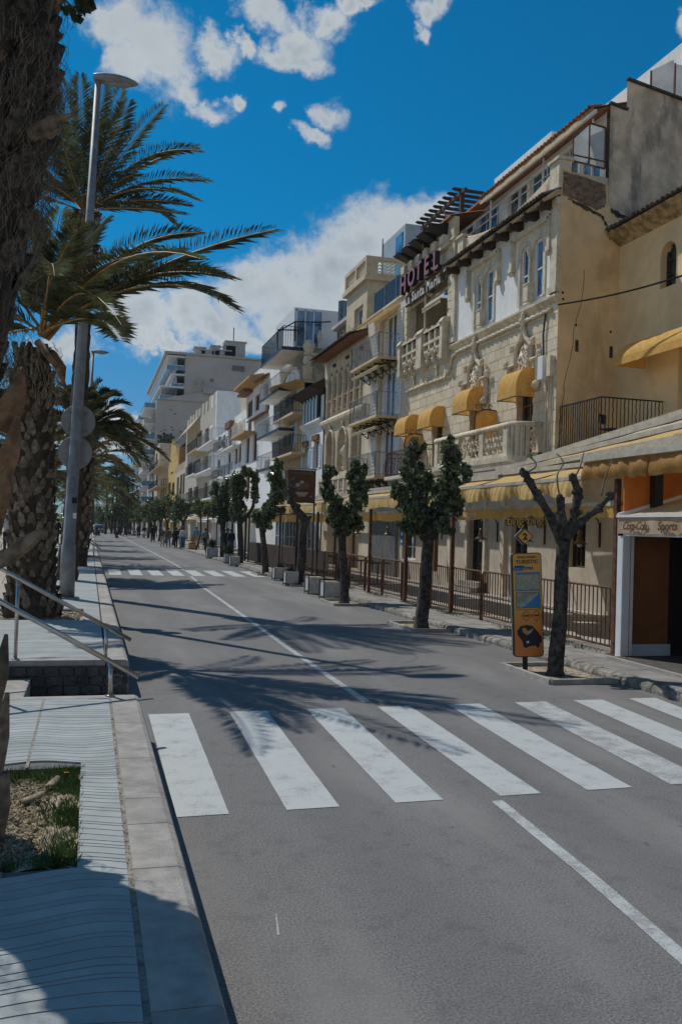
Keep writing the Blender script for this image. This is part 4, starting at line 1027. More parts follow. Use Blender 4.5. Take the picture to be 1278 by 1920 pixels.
# ================================================================ recessed yellow house on the right
Y_ = thing('yellow_house', 'ochre house set back at the right edge with an arched window and iron balcony', 'house', (13.85, 12, 0.11))
wy = (18.72, 19.36, 8.4, 9.55, 'arch'); dy = (17.2, 18.55, 4.55, 6.75)
wy2 = (14.5, 15.2, 8.35, 9.45, 'arch')
g = MB(); wall_x(g, 13.85, 8, 21.2, 0.11, 10.35, [wy, dy, wy2], 0.3); g.box(14.3, 22, 8, 21.15, 0.11, 10.3); g.build('wall', mat('yellow_house_render', (0.80, 0.60, 0.34), 0.92, 0.07, 1.2, 0.35, 30, stain=(0.60, 0.42, 0.20), stain_amt=0.5, stain_scale=0.6), Y_)
window(Y_, 13.85, 18.72, 19.36, 8.4, 9.55, darkwood, glass_dark, 0.22, (1, 2), 0.05); window(Y_, 13.85, 14.5, 15.2, 8.35, 9.45, darkwood, glass_dark, 0.22, (1, 2), 0.05)
window(Y_, 13.85, 17.2, 18.55, 4.55, 6.75, blackm, glass_blue, 0.2, (1, 3), 0.08, 'balcony_door')
g = MB(); g.prism([(13.38, 10.36), (13.85, 10.05), (13.85, 10.4)], 'y', 8, 21.17); g.build('eave', mat('stained_eave', (0.42, 0.31, 0.17), 0.9, 0.25, 5, 0.4, 30, stain=(0.13, 0.09, 0.06), stain_amt=0.7, stain_scale=3), Y_)
tile_row(Y_, 13.32, 12.5, 21.15, 10.40, 0.35, TM_OLD, 0.2)
roof_sheet(Y_, 13.6, 17.5, 8, 21.15, 10.5, 11.95, tile_old, 0.2)
g = MB(); n = 10; vs = []
for (y, k) in ((19.85, 0), (15.0, 1)):
    for i in range(n+1): a = PI/2*i/n; vs.append((13.84-0.95*math.sin(a), y, 7.15-0.62*(1-math.cos(a))-(0.10 if i == n else 0)))
g.add(vs, [(i, i+1, n+2+i, n+1+i) for i in range(n)])
for k in (0, 1): y = (19.85, 15.0)[k]; g.add([vs[k*(n+1)+i] for i in range(n+1)]+[(13.84, y, 6.43)], [tuple(range(n+2))])
aw = g.build('long_awning', hood_f, Y_)
b = MB().box(12.05, 13.85, 19.15, 21.15, 4.18, 4.35).build('balcony', cream, Y_)
MB().box(12.02, 12.06, 19.05, 21.15, 3.95, 4.38).build('edge_board', mat('flaking_blue_paint', (0.03, 0.06, 0.10), 0.7, 0.3, 8, stain=(0.55, 0.5, 0.42), stain_amt=0.35, stain_scale=5), b)
MB().box(12.06, 13.85, 19.05, 19.1, 3.95, 4.38).build('edge_board', blackm, b)
for k, (p, q) in enumerate((((12.08, 21.1), (12.08, 19.12)), ((12.08, 19.12), (13.85, 19.12)))):
    MB().obox((p[0], p[1], 5.48), (q[0], q[1], 5.48), 0.045, 0.03).build('top_rail', blackm, b)
    n = 18 if k == 0 else 16
    for i in range(n+1):
        t = i/n; x = p[0]+(q[0]-p[0])*t; y = p[1]+(q[1]-p[1])*t; g = MB()
        if i % 3 == 0: g.tube([(x+.008*math.cos(j*2.1), y+.008*math.sin(j*2.1), 4.38+1.1*j/12) for j in range(13)], 0.014, 4)
        else: g.obox((x, y, 4.38), (x, y, 5.48), 0.016, 0.016)
        g.build('bar', blackm, b)
def cafe_chair(x, y, z, m, lab, par=None, g_='chairs', rz=0):
    t = thing('chair', lab, 'chair', (0, 0, 0), g_); q = MB().box(-.2, .2, -.2, .2, .43, .46).build('seat', m, t)
    MB().box(-.2, .2, .19, .21, .6, .85).build('backrest', m, t)
    for (a, b) in ((-1, -1), (1, -1), (-1, 1), (1, 1)): MB().tube([(a*.2, b*.2, 0), (a*.18, b*.18, .44 if b < 0 else .84)], .012, 5).build('leg', galv, t)
    t.location = (x, y, z); t.rotation_euler.z = rz; return t
cafe_chair(12.9, 20.0, 4.36, blackm, 'dark chair on the iron balcony of the ochre house', g_=None, rz=0.6)
# glazed screens on the roof behind and the white block at the back
g = thing('roof_screen', 'frosted glass screens on top of the stained grey wall', 'screen', (15.5, 21.25, 14.4))
for i in range(3):
    x = 14.75+i*0.78; z0 = 14.66-0.155*(x-13.96)
    MB().add([(x, 21.24, z0), (x+.74, 21.24, z0-.12), (x+.74, 21.24, z0+1.1), (x, 21.24, z0+(0.65 if i == 0 else 1.1))], [(0, 1, 2, 3)]).build('pane', frost, g)
    MB().obox((x, 21.24, z0), (x, 21.24, z0+(0.65 if i == 0 else 1.12)), .04, .04).build('post', rust, g)
wb = thing('white_block', 'white flat roofed block rising behind the hotel penthouse', 'building', (17, 22, 0.1))
g = MB(); wall_x(g, 17.0, 21.3, 36, 0.1, 17.3, [(22.2, 23.6, 15.4, 16.6), (24.2, 25.6, 15.4, 16.6)], .2); g.box(17.35, 24, 21.3, 36, 0.1, 17.3); g.box(17.0, 17.35, 30.9, 36, 17.3, 18.0); g.box(17.35, 24, 35, 36, 17.3, 18.0); g.build('wall', whitep, wb)
for w_ in ((22.2, 23.6, 15.4, 16.6), (24.2, 25.6, 15.4, 16.6)): window(wb, 17.0, *w_, blackm, glass_dark, .15, (2, 0), .05)
# ground floor doors and windows
for i, h in enumerate(gd_h): window(H, 12.0, *h, darkwood if i != 1 else white_paint, glass_dark, 0.18, (1, 2), 0.07, 'ground_door' if h[2] < .5 else 'ground_window')
for (x0, x1, z1_) in ((11.45, 12.0, 0.30), (11.7, 12.0, 0.46)): MB().box(x0, x1, 25.2, 26.7, 0.118, z1_).build('door_step', concrete, H)
for (a, b) in ((25.2, 25.35), (26.55, 26.75), (23.9, 24.15), (27.9, 28.2)): MB().box(11.9, 12.0, a, b, 0.2, 3.6).build('pilaster', stone_trim, H)
# ================================================================ annex below the iron balcony
gwin = [(19.55, 20.35, 1.2, 2.35), (14.9, 15.7, 1.2, 2.3), (17.3, 18.2, 0.15, 2.5)]
g = MB(); wall_x(g, 12.0, 12.3, 21.19, 0.11, 3.9, gwin, .25); g.box(12.4, 13.84, 12.3, 21.19, 0.11, 3.88); g.add([(12.0, 12.3, .11), (12.4, 12.3, .11), (12.4, 12.3, 3.9), (12.0, 12.3, 3.9)], [(0, 1, 2, 3)]); g.build('ground_floor_wall', MATS['ground_floor_render'], Y_)
window(Y_, 12.0, *gwin[0], darkwood, glass_dark, .15, (3, 1), .05, 'barred_window'); window(Y_, 12.0, *gwin[1], darkwood, glass_dark, .15, (3, 1), .05, 'barred_window'); window(Y_, 12.0, *gwin[2], darkwood, glass_dark, .15, (1, 2), .07, 'ground_door')
# ================================================================ plain beige house with three balconies
beige = mat('pale_beige_render', (0.62, 0.56, 0.46), 0.9, 0.06, 2, 0.3, 40, stain=(0.42, 0.37, 0.30), stain_amt=0.5, stain_scale=1.0, streak=0.35)
soff = mat('balcony_slab_render', (0.60, 0.47, 0.30), 0.9, 0.08, 3)
fl = (4.12, 6.62, 9.05)
hs = [(34.3, 36.6, z+0.16, z+2.15) for z in fl]
C_ = house('beige_house', 'narrow beige house with three railed balconies on lacy iron brackets beside the hotel', 'house', 33.3, 38.4, 11.6, beige, hs+[(34.4, 36.2, 0.15, 2.6)], depth=.35)
for k, z in enumerate(fl):
    window(C_, 12.0, 34.55, 35.9, z+.16, z+2.15, white_paint, glass_blue if k == 1 else glass_dark, .14, (1, 0), .07, 'balcony_door')
    for (a, b) in ((33.62, 34.28), (36.62, 37.25)): shutter(C_, 12.0, a, b, z+.18, z+2.12, white_paint)
    shutter(C_, 12.2, 35.95, 36.55, z+.18, z+2.12, white_paint)
    balcony(C_, 11.08, 34.05, 38.0, z, .12, soff, galv, h=.98, sp=.17, brackets=5, bm=blackm)
slope_awning(C_, 11.98, 11.25, 34.1, 37.6, 11.45, 11.05, yellow_f, .12)
for z in fl[:2]: slope_awning(C_, 11.98, 11.1, 34.1, 37.7, z+2.42, z+2.12, cream_f, .10)
MB().box(11.93, 12.4, 33.3, 38.4, 11.6, 11.7).build('parapet', stone_trim, C_)
t = thing('glass_balustrade', 'dark glass balustrade along the roof edge of the beige balcony house', 'balustrade', (12.1, 33.4, 11.7))
dg = mat('smoked_glass', (0.04, 0.05, 0.055), 0.15, 0.2, 2)
_t = dg.node_tree; _m = N(_t, 'ShaderNodeMixShader'); _m.inputs[0].default_value = 0.5; _tr = N(_t, 'ShaderNodeBsdfTransparent'); _tr.inputs[0].default_value = (.6, .65, .68, 1); _t.links.new(_t.nodes['Principled BSDF'].outputs[0], _m.inputs[1]); _t.links.new(_tr.outputs[0], _m.inputs[2]); _t.links.new(_m.outputs[0], _t.nodes['Material Output'].inputs[0])
for i in range(3): MB().box(12.1, 12.12, 33.4+i*1.5, 34.85+i*1.5, 11.75, 12.75).build('panel', dg, t)
for i in range(4): MB().box(12.08, 12.13, 33.37+i*1.5, 33.41+i*1.5, 11.7, 12.8).build('post', galv, t)
for i in range(2): MB().box(12.1+i*.9, 12.98+i*.9, 33.36, 33.38, 11.75, 12.75).build('panel', dg, t)
window(C_, 12.0, 34.5, 36.1, .15, 2.55, white_paint, glass_dark, .3, (1, 2), .06, 'ground_door')
# ================================================================ arcaded house with roof tower
sandst = mat('sandstone_render', (0.60, 0.50, 0.36), 0.9, 0.07, 2.5, 0.35, 40, stain=(0.38, 0.30, 0.21), stain_amt=0.5, stain_scale=1.1, streak=0.35)
arc = []
for i in range(6): a = 39.35+i*1.0; arc.append((a, a+.62, 7.95, 10.25, 'arch'))
low = [(39.2, 40.2, 4.9, 7.05, 'arch'), (41.3, 42.6, 4.9, 7.0, 'arch'), (43.7, 44.8, 4.9, 7.05, 'arch')]
D_ = house('arcaded_house', 'sand coloured house with a row of slender arches and a small roof tower', 'house', 38.4, 46.0, 11.0, sandst, arc+low+[(38.9, 41.2, .15, 2.6), (42.4, 44.6, .15, 2.6)], depth=.4)
for a in arc:
    window(D_, 12.0, a[0], a[1], 8.75, 10.25, darkwood, glass_dark, .36, (0, 1), .05)
    q = MB(); q.box(11.95, 12.1, a[0], a[1], 7.95, 8.02); q.box(11.95, 12.1, a[0], a[1], 8.68, 8.78); q.tube([(12.02, (a[0]+a[1])/2+.2*math.cos(k*PI/5), 8.35+.22*math.sin(k*PI/5)) for k in range(11)], .04, 4, cap=False); q.tube([(12.02, (a[0]+a[1])/2+.09*math.cos(k*PI/5), 8.35+.1*math.sin(k*PI/5)) for k in range(11)], .03, 4, cap=False); q.build('carved_parapet', mat('reddish_carving', (0.38, 0.22, 0.12), .9, .2, 8), D_)
for i in range(7):
    y = 39.15+i*1.0; q = MB(); q.lathe((11.96, y, 7.95), [(.10, 0), (.09, .8), (.07, .85), (.065, 1.7), (.12, 1.85), (.14, 2.0)], 8); q.build('column', stone_trim, D_)
for k, a in enumerate(low):
    q = MB(); ym = (a[0]+a[1])/2; r = (a[1]-a[0])/2+.1
    L = [(11.93, a[0]-.08, 4.9), (11.93, a[0]-.08, a[3]-r)]+[(11.93, ym-r*math.cos(j*PI/8), a[3]-r+.1+r*math.sin(j*PI/8)) for j in range(9)]+[(11.93, a[1]+.08, 4.9)]
    q.tube(L, .07, 5); q.blob((11.92, ym, a[3]+.25), .13, 6, (.7, 1, 1.6), .2); q.build('arch_surround', stone_trim, D_)
    if k != 1: window(D_, 12.0, a[0], a[1], a[2], a[3], darkwood, glass_dark, .36, (1, 1), .06)
q = MB(); q.lathe((12.15, 41.95, 4.95), [(.2, 0), (.22, .15), (.12, .2), (.19, .3), (.2, .8), (.22, 1.0), (.13, 1.25), (.06, 1.3), (.10, 1.4), (.09, 1.52), (.02, 1.58)], 10, sy=1.0)
q.tube([(12.1, 42.15, 6.15), (11.95, 42.22, 5.9), (11.9, 42.05, 5.75)], .05, 6)
s_ = thing('statue', 'pale robed statue standing in the middle niche of the arcaded house', 'statue', (12.15, 41.95, 4.95)); q.build('figure', stone_trim, s_, True)
MB().box(12.38, 12.41, 41.2, 42.7, 4.9, 7.0).build('niche_back', sandst, D_)
g = MB(); g.prism([(11.8, 7.55), (11.78, 7.68), (11.88, 7.8), (12.0, 7.88), (12.0, 7.35), (11.9, 7.42)], 'y', 38.4, 46.0); g.build('string_course', stone_trim, D_)
g = MB(); g.box(11.72, 12.0, 38.8, 45.6, 4.55, 4.66); g.box(11.72, 11.82, 38.8, 45.6, 3.7, 3.8); g.box(11.70, 11.84, 38.8, 45.6, 4.48, 4.58)
for i in range(8): g.box(11.72, 11.84, 38.8+i*.95, 39.0+i*.95, 3.7, 4.55)
bo = g.build('balustrade', stone_trim, D_)
for i in range(7): fret(39.02+i*.95, 39.73+i*.95, 1, 3.82, 4.46, x=11.78, par=bo)
MB().box(11.7, 12.0, 38.5, 45.9, 3.5, 3.7).build('balcony_slab', stone_trim, D_)
for i in range(9): MB().box(11.9, 12.0, 39.0+i*.8, 39.35+i*.8, 10.45, 10.58).build('vent', blackm, D_) if i % 3 == 0 else None
g = MB(); g.prism([(11.15, 10.92), (12.0, 11.0), (12.0, 11.3)], 'y', 38.5, 46.0); g.build('eave_soffit', brownwood, D_)
tile_row(D_, 11.1, 38.45, 46.0, 11.0, .36, TM_OLD, .165)
roof_sheet(D_, 11.45, 13.0, 38.5, 46.0, 11.12, 11.7, tile_old, .165)
g = MB(); g.box(12.7, 12.9, 42.2, 46, 11.5, 12.3); g.build('roof_parapet', sandst, D_)
for i in range(3): MB().box(12.66, 12.72, 42.6+i*1.2, 43.5+i*1.2, 11.8, 12.15).build('pierced_panel', stone_trim, D_)
tw = (39.3, 40.7, 11.6, 12.65)
g = MB(); wall_x(g, 12.0, 38.7, 42.1, 11.0, 13.6, [tw], .3); g.box(12.4, 15.2, 38.75, 42.1, 11.0, 13.6); g.add([(12, 38.7, 11.0), (15.2, 38.7, 11.0), (15.2, 38.7, 13.6), (12, 38.7, 13.6)], [(0, 1, 2, 3)]); g.add([(12, 42.1, 11.0), (15.2, 42.1, 11.0), (15.2, 42.1, 13.6), (12, 42.1, 13.6)], [(0, 3, 2, 1)]); g.build('tower', sandst, D_)
window(D_, 12.0, *tw, white_paint, glass_blue, .22, (1, 0), .07, 'tower_window')
g = MB(); g.box(11.8, 15.4, 38.5, 42.3, 13.6, 13.8); g.box(11.88, 12.1, 38.58, 42.2, 13.8, 13.95); g.box(11.88, 12.1, 38.58, 42.2, 14.55, 14.72)
for y in (38.58, 40.2, 42.0): g.box(11.88, 12.1, y, y+.2, 13.95, 14.55)
g.box(12.1, 15.4, 38.58, 38.8, 13.8, 13.95); g.box(12.1, 15.4, 38.58, 38.8, 14.55, 14.72); g.box(12.1, 12.45, 38.58, 38.8, 13.95, 14.55); g.box(14.6, 15.4, 38.58, 38.8, 13.95, 14.55)
to = g.build('tower_parapet', sandst, D_)
def lattice(par, x0, x1, y0, y1, z0, z1):
    q = MB(); n = 9; rows = 4
    for r in range(rows):
        for i in range(n):
            t0 = i/n; t1 = (i+1)/n; zz = z0+(z1-z0)*(r+.5)/rows; a = (x0+(x1-x0)*t0, y0+(y1-y0)*t0); b = (x0+(x1-x0)*t1, y0+(y1-y0)*t1); m_ = ((a[0]+b[0])/2, (a[1]+b[1])/2)
            q.obox((a[0], a[1], zz-.05), (m_[0], m_[1], zz+.05), .05, .035); q.obox((m_[0], m_[1], zz+.05), (b[0], b[1], zz-.05), .05, .035)
    q.build('pierced_panel', stone_trim, par)
lattice(to, 12.0, 12.0, 38.8, 40.2, 13.95, 14.55); lattice(to, 12.0, 12.0, 40.4, 42.0, 13.95, 14.55); lattice(to, 12.45, 14.6, 38.69, 38.69, 13.95, 14.55)
# climbing flowers on the roof corner
q = MB()
for k in range(260):
    y = random.uniform(38.6, 41.5); z = 11.35+random.gauss(0, .16); x = random.uniform(11.5, 11.95); a = random.uniform(0, PI); r = random.uniform(.03, .07); q.add([(x, y-r, z), (x+r, y, z+r*.4), (x, y+r, z+r), (x-r, y, z-r*.2)], [(0, 1, 2, 3)])
tag(q.build('roof_creeper', mat('creeper_leaves', (0.16, 0.13, 0.07), .8, .3, 9)), 'straggling creeper over the eaves below the roof tower', 'creeper')
# pale roof cabin panels behind
t = thing('roof_cabin', 'pale blue grey sheet metal cabin on the roof behind the tower', 'cabin', (14, 40, 14))
MB().box(14.0, 16.5, 39.3, 42.7, 14.0, 16.7).build('cladding', mat('pale_sheet_metal', (0.36, 0.42, 0.46), .5, .05, 2), t); MB().box(13.96, 14.0, 42.62, 42.72, 14.0, 17.0).build('post', galv, t); MB().box(13.97, 14.0, 39.6, 40.6, 14.3, 16.4).build('pane', glass_blue, t)
# ================================================================ generic pieces for the houses further on
def px_windows(t, rows, fm, gm=None, X=12.0, depth=.2, bars=(1, 0), fw=.08, shut=None, name='window'):
    for r in rows: window(t, X, *WR(*r, X=X), fm, gm or glass_dark, min(depth, .12), bars, fw, name)
def px_house(name, label, xl, xr, ytop, m, rects, X=12.0, y=None, cat='house', back=9, **k):
    """facade between two pixel columns; ytop is the roofline at the near (right) end"""
    yy = y or 880
    y0 = gx(xr, yy, X).y; y1 = gx(xl, yy, X).y; zt = gx(xr, ytop, X).z
    hs = [WR(*r, X=X) for r in rects]
    hs = [(max(h[0], y0+.05), min(h[1], y1-.05), h[2], min(h[3], zt-.05)) for h in hs]
    t = house(name, label, cat, y0, y1, zt, m, hs, X=X, back=back, **k); return t, y0, y1, zt, hs
def px_balcony(t, xl, xr, yb, proj=.75, slabm=None, railm=None, h=1.0, X=12.0, sp=.16, **k):
    """slab underside at pixel row yb at the column of its middle"""
    Xf = X-proj; xm = (xl+xr)/2; y0 = gx(xr, yb, Xf).y; y1 = gx(xl, yb, Xf).y; z = gx(xm, yb, Xf).z
    return balcony(t, Xf, y0, y1, z, .16, slabm or soff, railm or blackm, Xw=X, h=h, sp=sp, **k), (y0, y1, z)
# white house with dark loggia shutters
E_, y0, y1, zt, hs = px_house('white_loggia_house', 'white house with a dark timber loggia of pale shutters next to the arcaded house', 566, 606, 728, whitep, [(570, 577, 838, 878), (588, 597, 826, 878), (573, 601, 746, 785)])
for h in hs[:2]:
    window(E_, 12.0, *h, brownwood, glass_dark, .2, (1, 0), .08); w = h[1]-h[0]
    shutter(E_, 12.0, h[0]-w*.62, h[0]-.02, h[2], h[3]-.3, pale_blue); shutter(E_, 12.0, h[1]+.02, h[1]+w*.62, h[2], h[3]-.3, pale_blue)
    MB().box(11.85, 12.0, h[0]-.1, h[1]+.1, h[3], h[3]+.3).build('lintel', brownwood, E_)
h = hs[2]; 
MB().box(12.15, 12.2, *h).build('loggia_back', darkwood, E_)
n = 5; w = (h[1]-h[0])/n
for i in range(n):
    a = h[0]+w*i; q = MB(); q.box(11.78, 11.84, a+w*.12, a+w*.72, h[2]-.15, h[3]-.25); c = a+w*.42
    q.add([(11.81, a+w*.12, h[3]-.25)]+[(11.81, c-w*.30*math.cos(j*PI/6), h[3]-.25+.22*math.sin(j*PI/6)) for j in range(7)], [tuple(range(8))])
    q.build('shutter', pale_blue, E_)
    MB().box(11.8, 11.9, a-.05, a+.05, h[2]-.2, h[3]).build('mullion', darkwood, E_)
g = MB(); g.prism([(11.1, h[3]+.25), (12.0, h[3]-.12), (12.0, h[3]+.75)], 'y', y0+.2, y1-.05); g.build('timber_eave', darkwood, E_)
g = MB(); g.prism([(11.75, h[2]-.3), (11.75, h[2]-.2), (12.0, h[2]-.12), (12.0, h[2]-.62)], 'y', y0+.3, y1-.1); g.build('sill', whitep, E_)
MB().tube([(11.92, y1-.3, 3.6), (11.92, y1-.3, h[2])], .05, 6).build('downpipe', white_paint, E_)
# stained blind wall above it, with balls on the parapet
B0 = E_; yb = y1+.02
greyish = mat('grey_panel', (.4, .39, .37), .8, .1, 3)
# ochre house with black balconies
F_, y0, y1, zt, hs = px_house('ochre_balcony_house', 'ochre house with black railed balconies and a curved pediment', 520, 566, 720, mat('ochre_render', (0.50, 0.37, 0.20), .9, .1, 2, .3, 30, stain=(0.33, 0.24, 0.14), stain_amt=.5, stain_scale=1), [(536, 556, 716, 758), (532, 552, 797, 835), (534, 552, 880, 930)])
YF0, YF1 = y0, y1
for h in hs:
    window(F_, 12.0, h[0]+.3, h[1]-.3, h[2], h[3], white_paint, glass_dark, .2, (1, 0), .09, 'balcony_door')
    shutter(F_, 12.0, h[0]-.75, h[0]-.05, h[2], h[3], pale_blue); shutter(F_, 12.0, h[1]+.05, h[1]+.8, h[2], h[3], pale_blue)
px_balcony(F_, 511, 548, 786, .85); px_balcony(F_, 508, 546, 858, .85); px_balcony(F_, 512, 548, 944, .8)
g = MB(); L = [(y0+.4, zt+.15)]+[((y0+y1)/2-((y1-y0)/2-.9)*math.cos(j*PI/12), zt+.25+1.15*math.sin(j*PI/12)) for j in range(13)]+[(y1-.4, zt+.15)]
g.prism(L, 'x', 12.0, 12.35); g.build('curved_pediment', white_paint, F_)
g = MB(); g.tube([(11.95, p[0], p[1]) for p in L], .1, 6); g.build('pediment_moulding', stone_trim, F_, True)
g = MB(); vs = []
for i in range(17):
    y = y0+(y1-y0)*i/16; pr = 1.0-.35*math.cos(2*PI*i/16) ; vs += [(12.0-pr, y, zt+.12), (12.0, y, zt+.22), (12.0, y, zt-.2)]
g.add(vs, [(3*i, 3*i+1, 3*i+4, 3*i+3) for i in range(16)]+[(3*i, 3*i+3, 3*i+5, 3*i+2) for i in range(16)]+[(0, 2, 1), (48, 49, 50)]); g.build('curved_canopy', mat('orange_soffit', (0.52, 0.32, 0.14), .9, .1, 4), F_)
q = MB(); q.lathe((12.2, y0+.15, zt+.2), [(.3, 0), (.3, .7), (.38, .75), (.2, .85), (.33, 1.1), (.25, 1.4), (.05, 1.5)], 10); q.build('ball_finial', stone_trim, F_, True)
g = MB(); g.box(12.0, 18, y0+.02, y0+.5, zt-.4, gx(612, 662, 12.5).z); 
tb = thing('stained_parapet_wall', 'tall stained beige party wall with a stone ball above the white loggia house', 'wall', (12, y0, zt)); zt2 = gy(570, 664, y0).z
MB().box(12.0, 15.2, y0-.0, y0+.02, 9.9, zt2).build('wall_face', mat('stained_beige', (0.46, 0.39, 0.28), .92, .12, 2, .4, 20, stain=(0.16, 0.14, 0.11), stain_amt=.75, stain_scale=1.0, streak=.9), tb)
MB().box(11.95, 15.25, y0-.04, y0+.4, zt2, zt2+.12).build('coping', stone_trim, tb)
q = MB(); q.lathe((12.25, y0+.2, zt2+.12), [(.3, 0), (.25, .1), (.38, .35), (.38, .5), (.25, .75), (.05, .85)], 12); q.build('stone_ball', stone_trim, tb, True)
for i, (a, b) in enumerate(((46.5, 49.0), (49.4, 50.6), (51.0, 53.6), (54.0, 57.0))):
    tt_ = thing('shop_window', 'pale framed glazed shopfront behind the far terrace, ' + ('nearest of the four', 'second of the four', 'third of the four', 'farthest of the four')[i], 'shopfront', (11.9, a, .13), 'shopfronts behind the far terrace')
    window(tt_, 11.75, a, b, .4, 2.5, white_paint, glass_blue if i % 2 else glass, .1, (2, 1), .09, 'frame'); MB().box(11.85, 11.99, a, b, .13, .4).build('sill_panel', greyish, tt_)
# white tower-like house with grey penthouse and glazed roof room
G_, y0, y1, zt, hs = px_house('tall_white_house', 'tall narrow white house with dark trimmed balconies and a railed roof terrace', 489, 520, 668, whitep, [(494, 503, 716, 742), (494, 503, 790, 818), (497, 505, 755, 770), (496, 504, 862, 895)])
for i, h in enumerate(hs): window(G_, 12.0, *h, brownwood if i == 2 else white_paint, glass_dark, .2, (1, 0), .09)
px_balcony(G_, 486, 522, 745, 1.0, whitep, galv, sp=.34,  edge=mat('navy_band', (0.03, 0.05, 0.08), .6)); px_balcony(G_, 482, 522, 817, 1.0, whitep, galv, sp=.34,  edge=MATS['navy_band']); px_balcony(G_, 480, 505, 884, .9, whitep, galv, sp=.34,  edge=MATS['navy_band'])
px_balcony(G_, 489, 528, 673, 1.3, whitep, blackm, edge=MATS['navy_band'], h=1.3)
for (a, b, c) in ((489, 505, 716), (475, 503, 788)):
    p = gx(b, c, 12).y; q_ = gx(a, c, 12).y; z = gx((a+b)/2, c, 12).z; MB().prism([(11.5, z+.1), (12.0, z+.3), (12.0, z+.45), (11.45, z+.2)], 'y', p, q_).build('tiled_hood', brownwood, G_)
t = thing('roof_room', 'grey rendered roof storey with a white framed glazed room and bare awning frame', 'penthouse', (12.5, y0, zt))
YG = 51.2
p0 = gy(533, 680, YG); p1 = gy(612, 690, YG); zt_ = gy(540, 640, YG).z
greyr = mat('grey_render', (0.48, 0.455, 0.43), .9, .06, 1.5, .3, 30, stain=(0.25, 0.24, 0.23), stain_amt=.5, stain_scale=.9)
MB().box(12.6, p1.x+1.5, YG, YG+7.5, 10.5, zt_-.25).build('wall', greyr, t)
a = gy(553, 640, YG); b = gy(604, 645, YG); c = gy(553, 607, YG)
wn = MB(); 
MB().box(a.x, b.x+1.2, YG+.4, YG+6, zt_-.25, zt_+2.2).build('room_wall', white_paint, t)
for i in range(3):
    xa = a.x+.1+(b.x-a.x-.1)/3*i; q = MB(); w_ = (b.x-a.x-.1)/3
    q.box(xa, xa+.08, YG+.32, YG+.39, zt_-.2, zt_+2.1); q.box(xa, xa+w_, YG+.32, YG+.39, zt_+2.02, zt_+2.12); q.box(xa, xa+w_, YG+.32, YG+.39, zt_-.22, zt_-.14); f_ = q.build('window', white_paint, t); MB().box(xa+.08, xa+w_, YG+.36, YG+.37, zt_-.14, zt_+2.02).build('pane', glass_blue, f_)
q = MB(); 
for (A_, B_) in (((520, 622), (553, 603)), ((553, 603), (592, 604)), ((520, 622), (520, 655)), ((553, 603), (553, 640)), ((520, 618), (570, 619)), ((592, 604), (620, 603))): q.obox(gy(*A_, YG), gy(*B_, YG), .07, .07)
q.build('awning_frame', blackm, t)
q = MB(); q.lathe((12.9, YG-.2, zt_-.3), [(.18, 0), (.12, .3), (.16, .8), (.05, 1.1)], 8); q.build('stone_urn', stone_trim, t)
t = thing('flue_pair', 'two blue grey flue pipes rising behind the arcaded house roof', 'flue', (13, 50, 13)); 
for (px_, py_) in ((643, 565), (652, 567)): p = gx(px_, py_, 14.0); MB().tube([(14.0, p.y, 12), tuple(p)], .28, 8).build('pipe', mat('blue_grey_pipe', (0.10, 0.16, 0.21), .5), t)
ub = thing('brown_roof_hut', 'small brown rendered hut on the roof behind the arcaded house', 'hut', (13.2, 44, 12)); MB().box(13.3, 17, 43.0, 48.5, 11.5, 13.4).build('wall', mat('brown_render', (0.2, 0.16, 0.12), .9, .2, 2), ub); MB().box(13.0, 17.3, 42.8, 48.7, 13.4, 13.6).build('roof', greyr, ub)
# white house with timber window surrounds
I_, y0, y1, zt, hs = px_house('white_timber_window_house', 'white house with brown timber windows and a wide timber eave', 457, 489, 716, whitep, [(463, 473, 752, 782), (478, 486, 740, 770), (461, 467, 820, 868), (474, 481, 812, 864), (461, 468, 890, 930), (477, 484, 885, 930)])
for h in hs: window(I_, 12.0, *h, brownwood, glass_dark, .15, (1, 0), .14)
g = MB(); g.prism([(10.9, zt+.1), (10.9, zt+.25), (12.0, zt+.5), (12.0, zt-.1)], 'y', y0, y1); g.build('timber_eave', MATS['orange_soffit'], I_)
p = gx(470, 738, 12); MB().prism([(11.3, p.z), (11.3, p.z+.15), (12.0, p.z+.35), (12.0, p.z)], 'y', gx(474, 738, 12).y, gx(460, 738, 12).y).build('tiled_hood', brownwood, I_)
MB().box(12.3, 18, y0+1, y1-1, zt, zt+1.4).build('roof_parapet', whitep, I_)
q = MB()
for k in range(3): q.box(11.96, 12.0, y0+(y1-y0)*(.62+.07*k), y0+(y1-y0)*(.65+.07*k), gx(462, 805, 12).z-.3, gx(462, 805, 12).z+.4)
q.build('slot_vents', blackm, I_)
px_balcony(I_, 452, 470, 812-0, .5, stone_trim, white_paint) if False else None
# arched brown windows house
J_, y0, y1, zt, hs = px_house('twin_arch_house', 'white house with paired brown arched windows and a small stone balcony', 437, 457, 770, whitep, [(440, 445, 838, 870), (447, 452, 832, 866), (440, 452, 905, 935)])
for h in hs: window(J_, 12.0, *h, brownwood, glass_dark, .15, (0, 0), .25)
p = gx(446, 826, 12); g = MB(); yc = (hs[0][1]+hs[1][0])/2; g.tube([(11.93, yc+2.2*math.cos(a*PI/10), p.z+.2+1.3*math.sin(a*PI/10)) for a in range(11)], .3, 6); g.build('round_moulding', stone_trim, J_)
px_balcony(J_, 432, 457, 818, .9, MATS['orange_soffit'], white_paint, h=.9, sp=.3)
MB().box(12.5, 18, y0, y1, zt, zt+2.6).build('roof_storey', cream, J_)
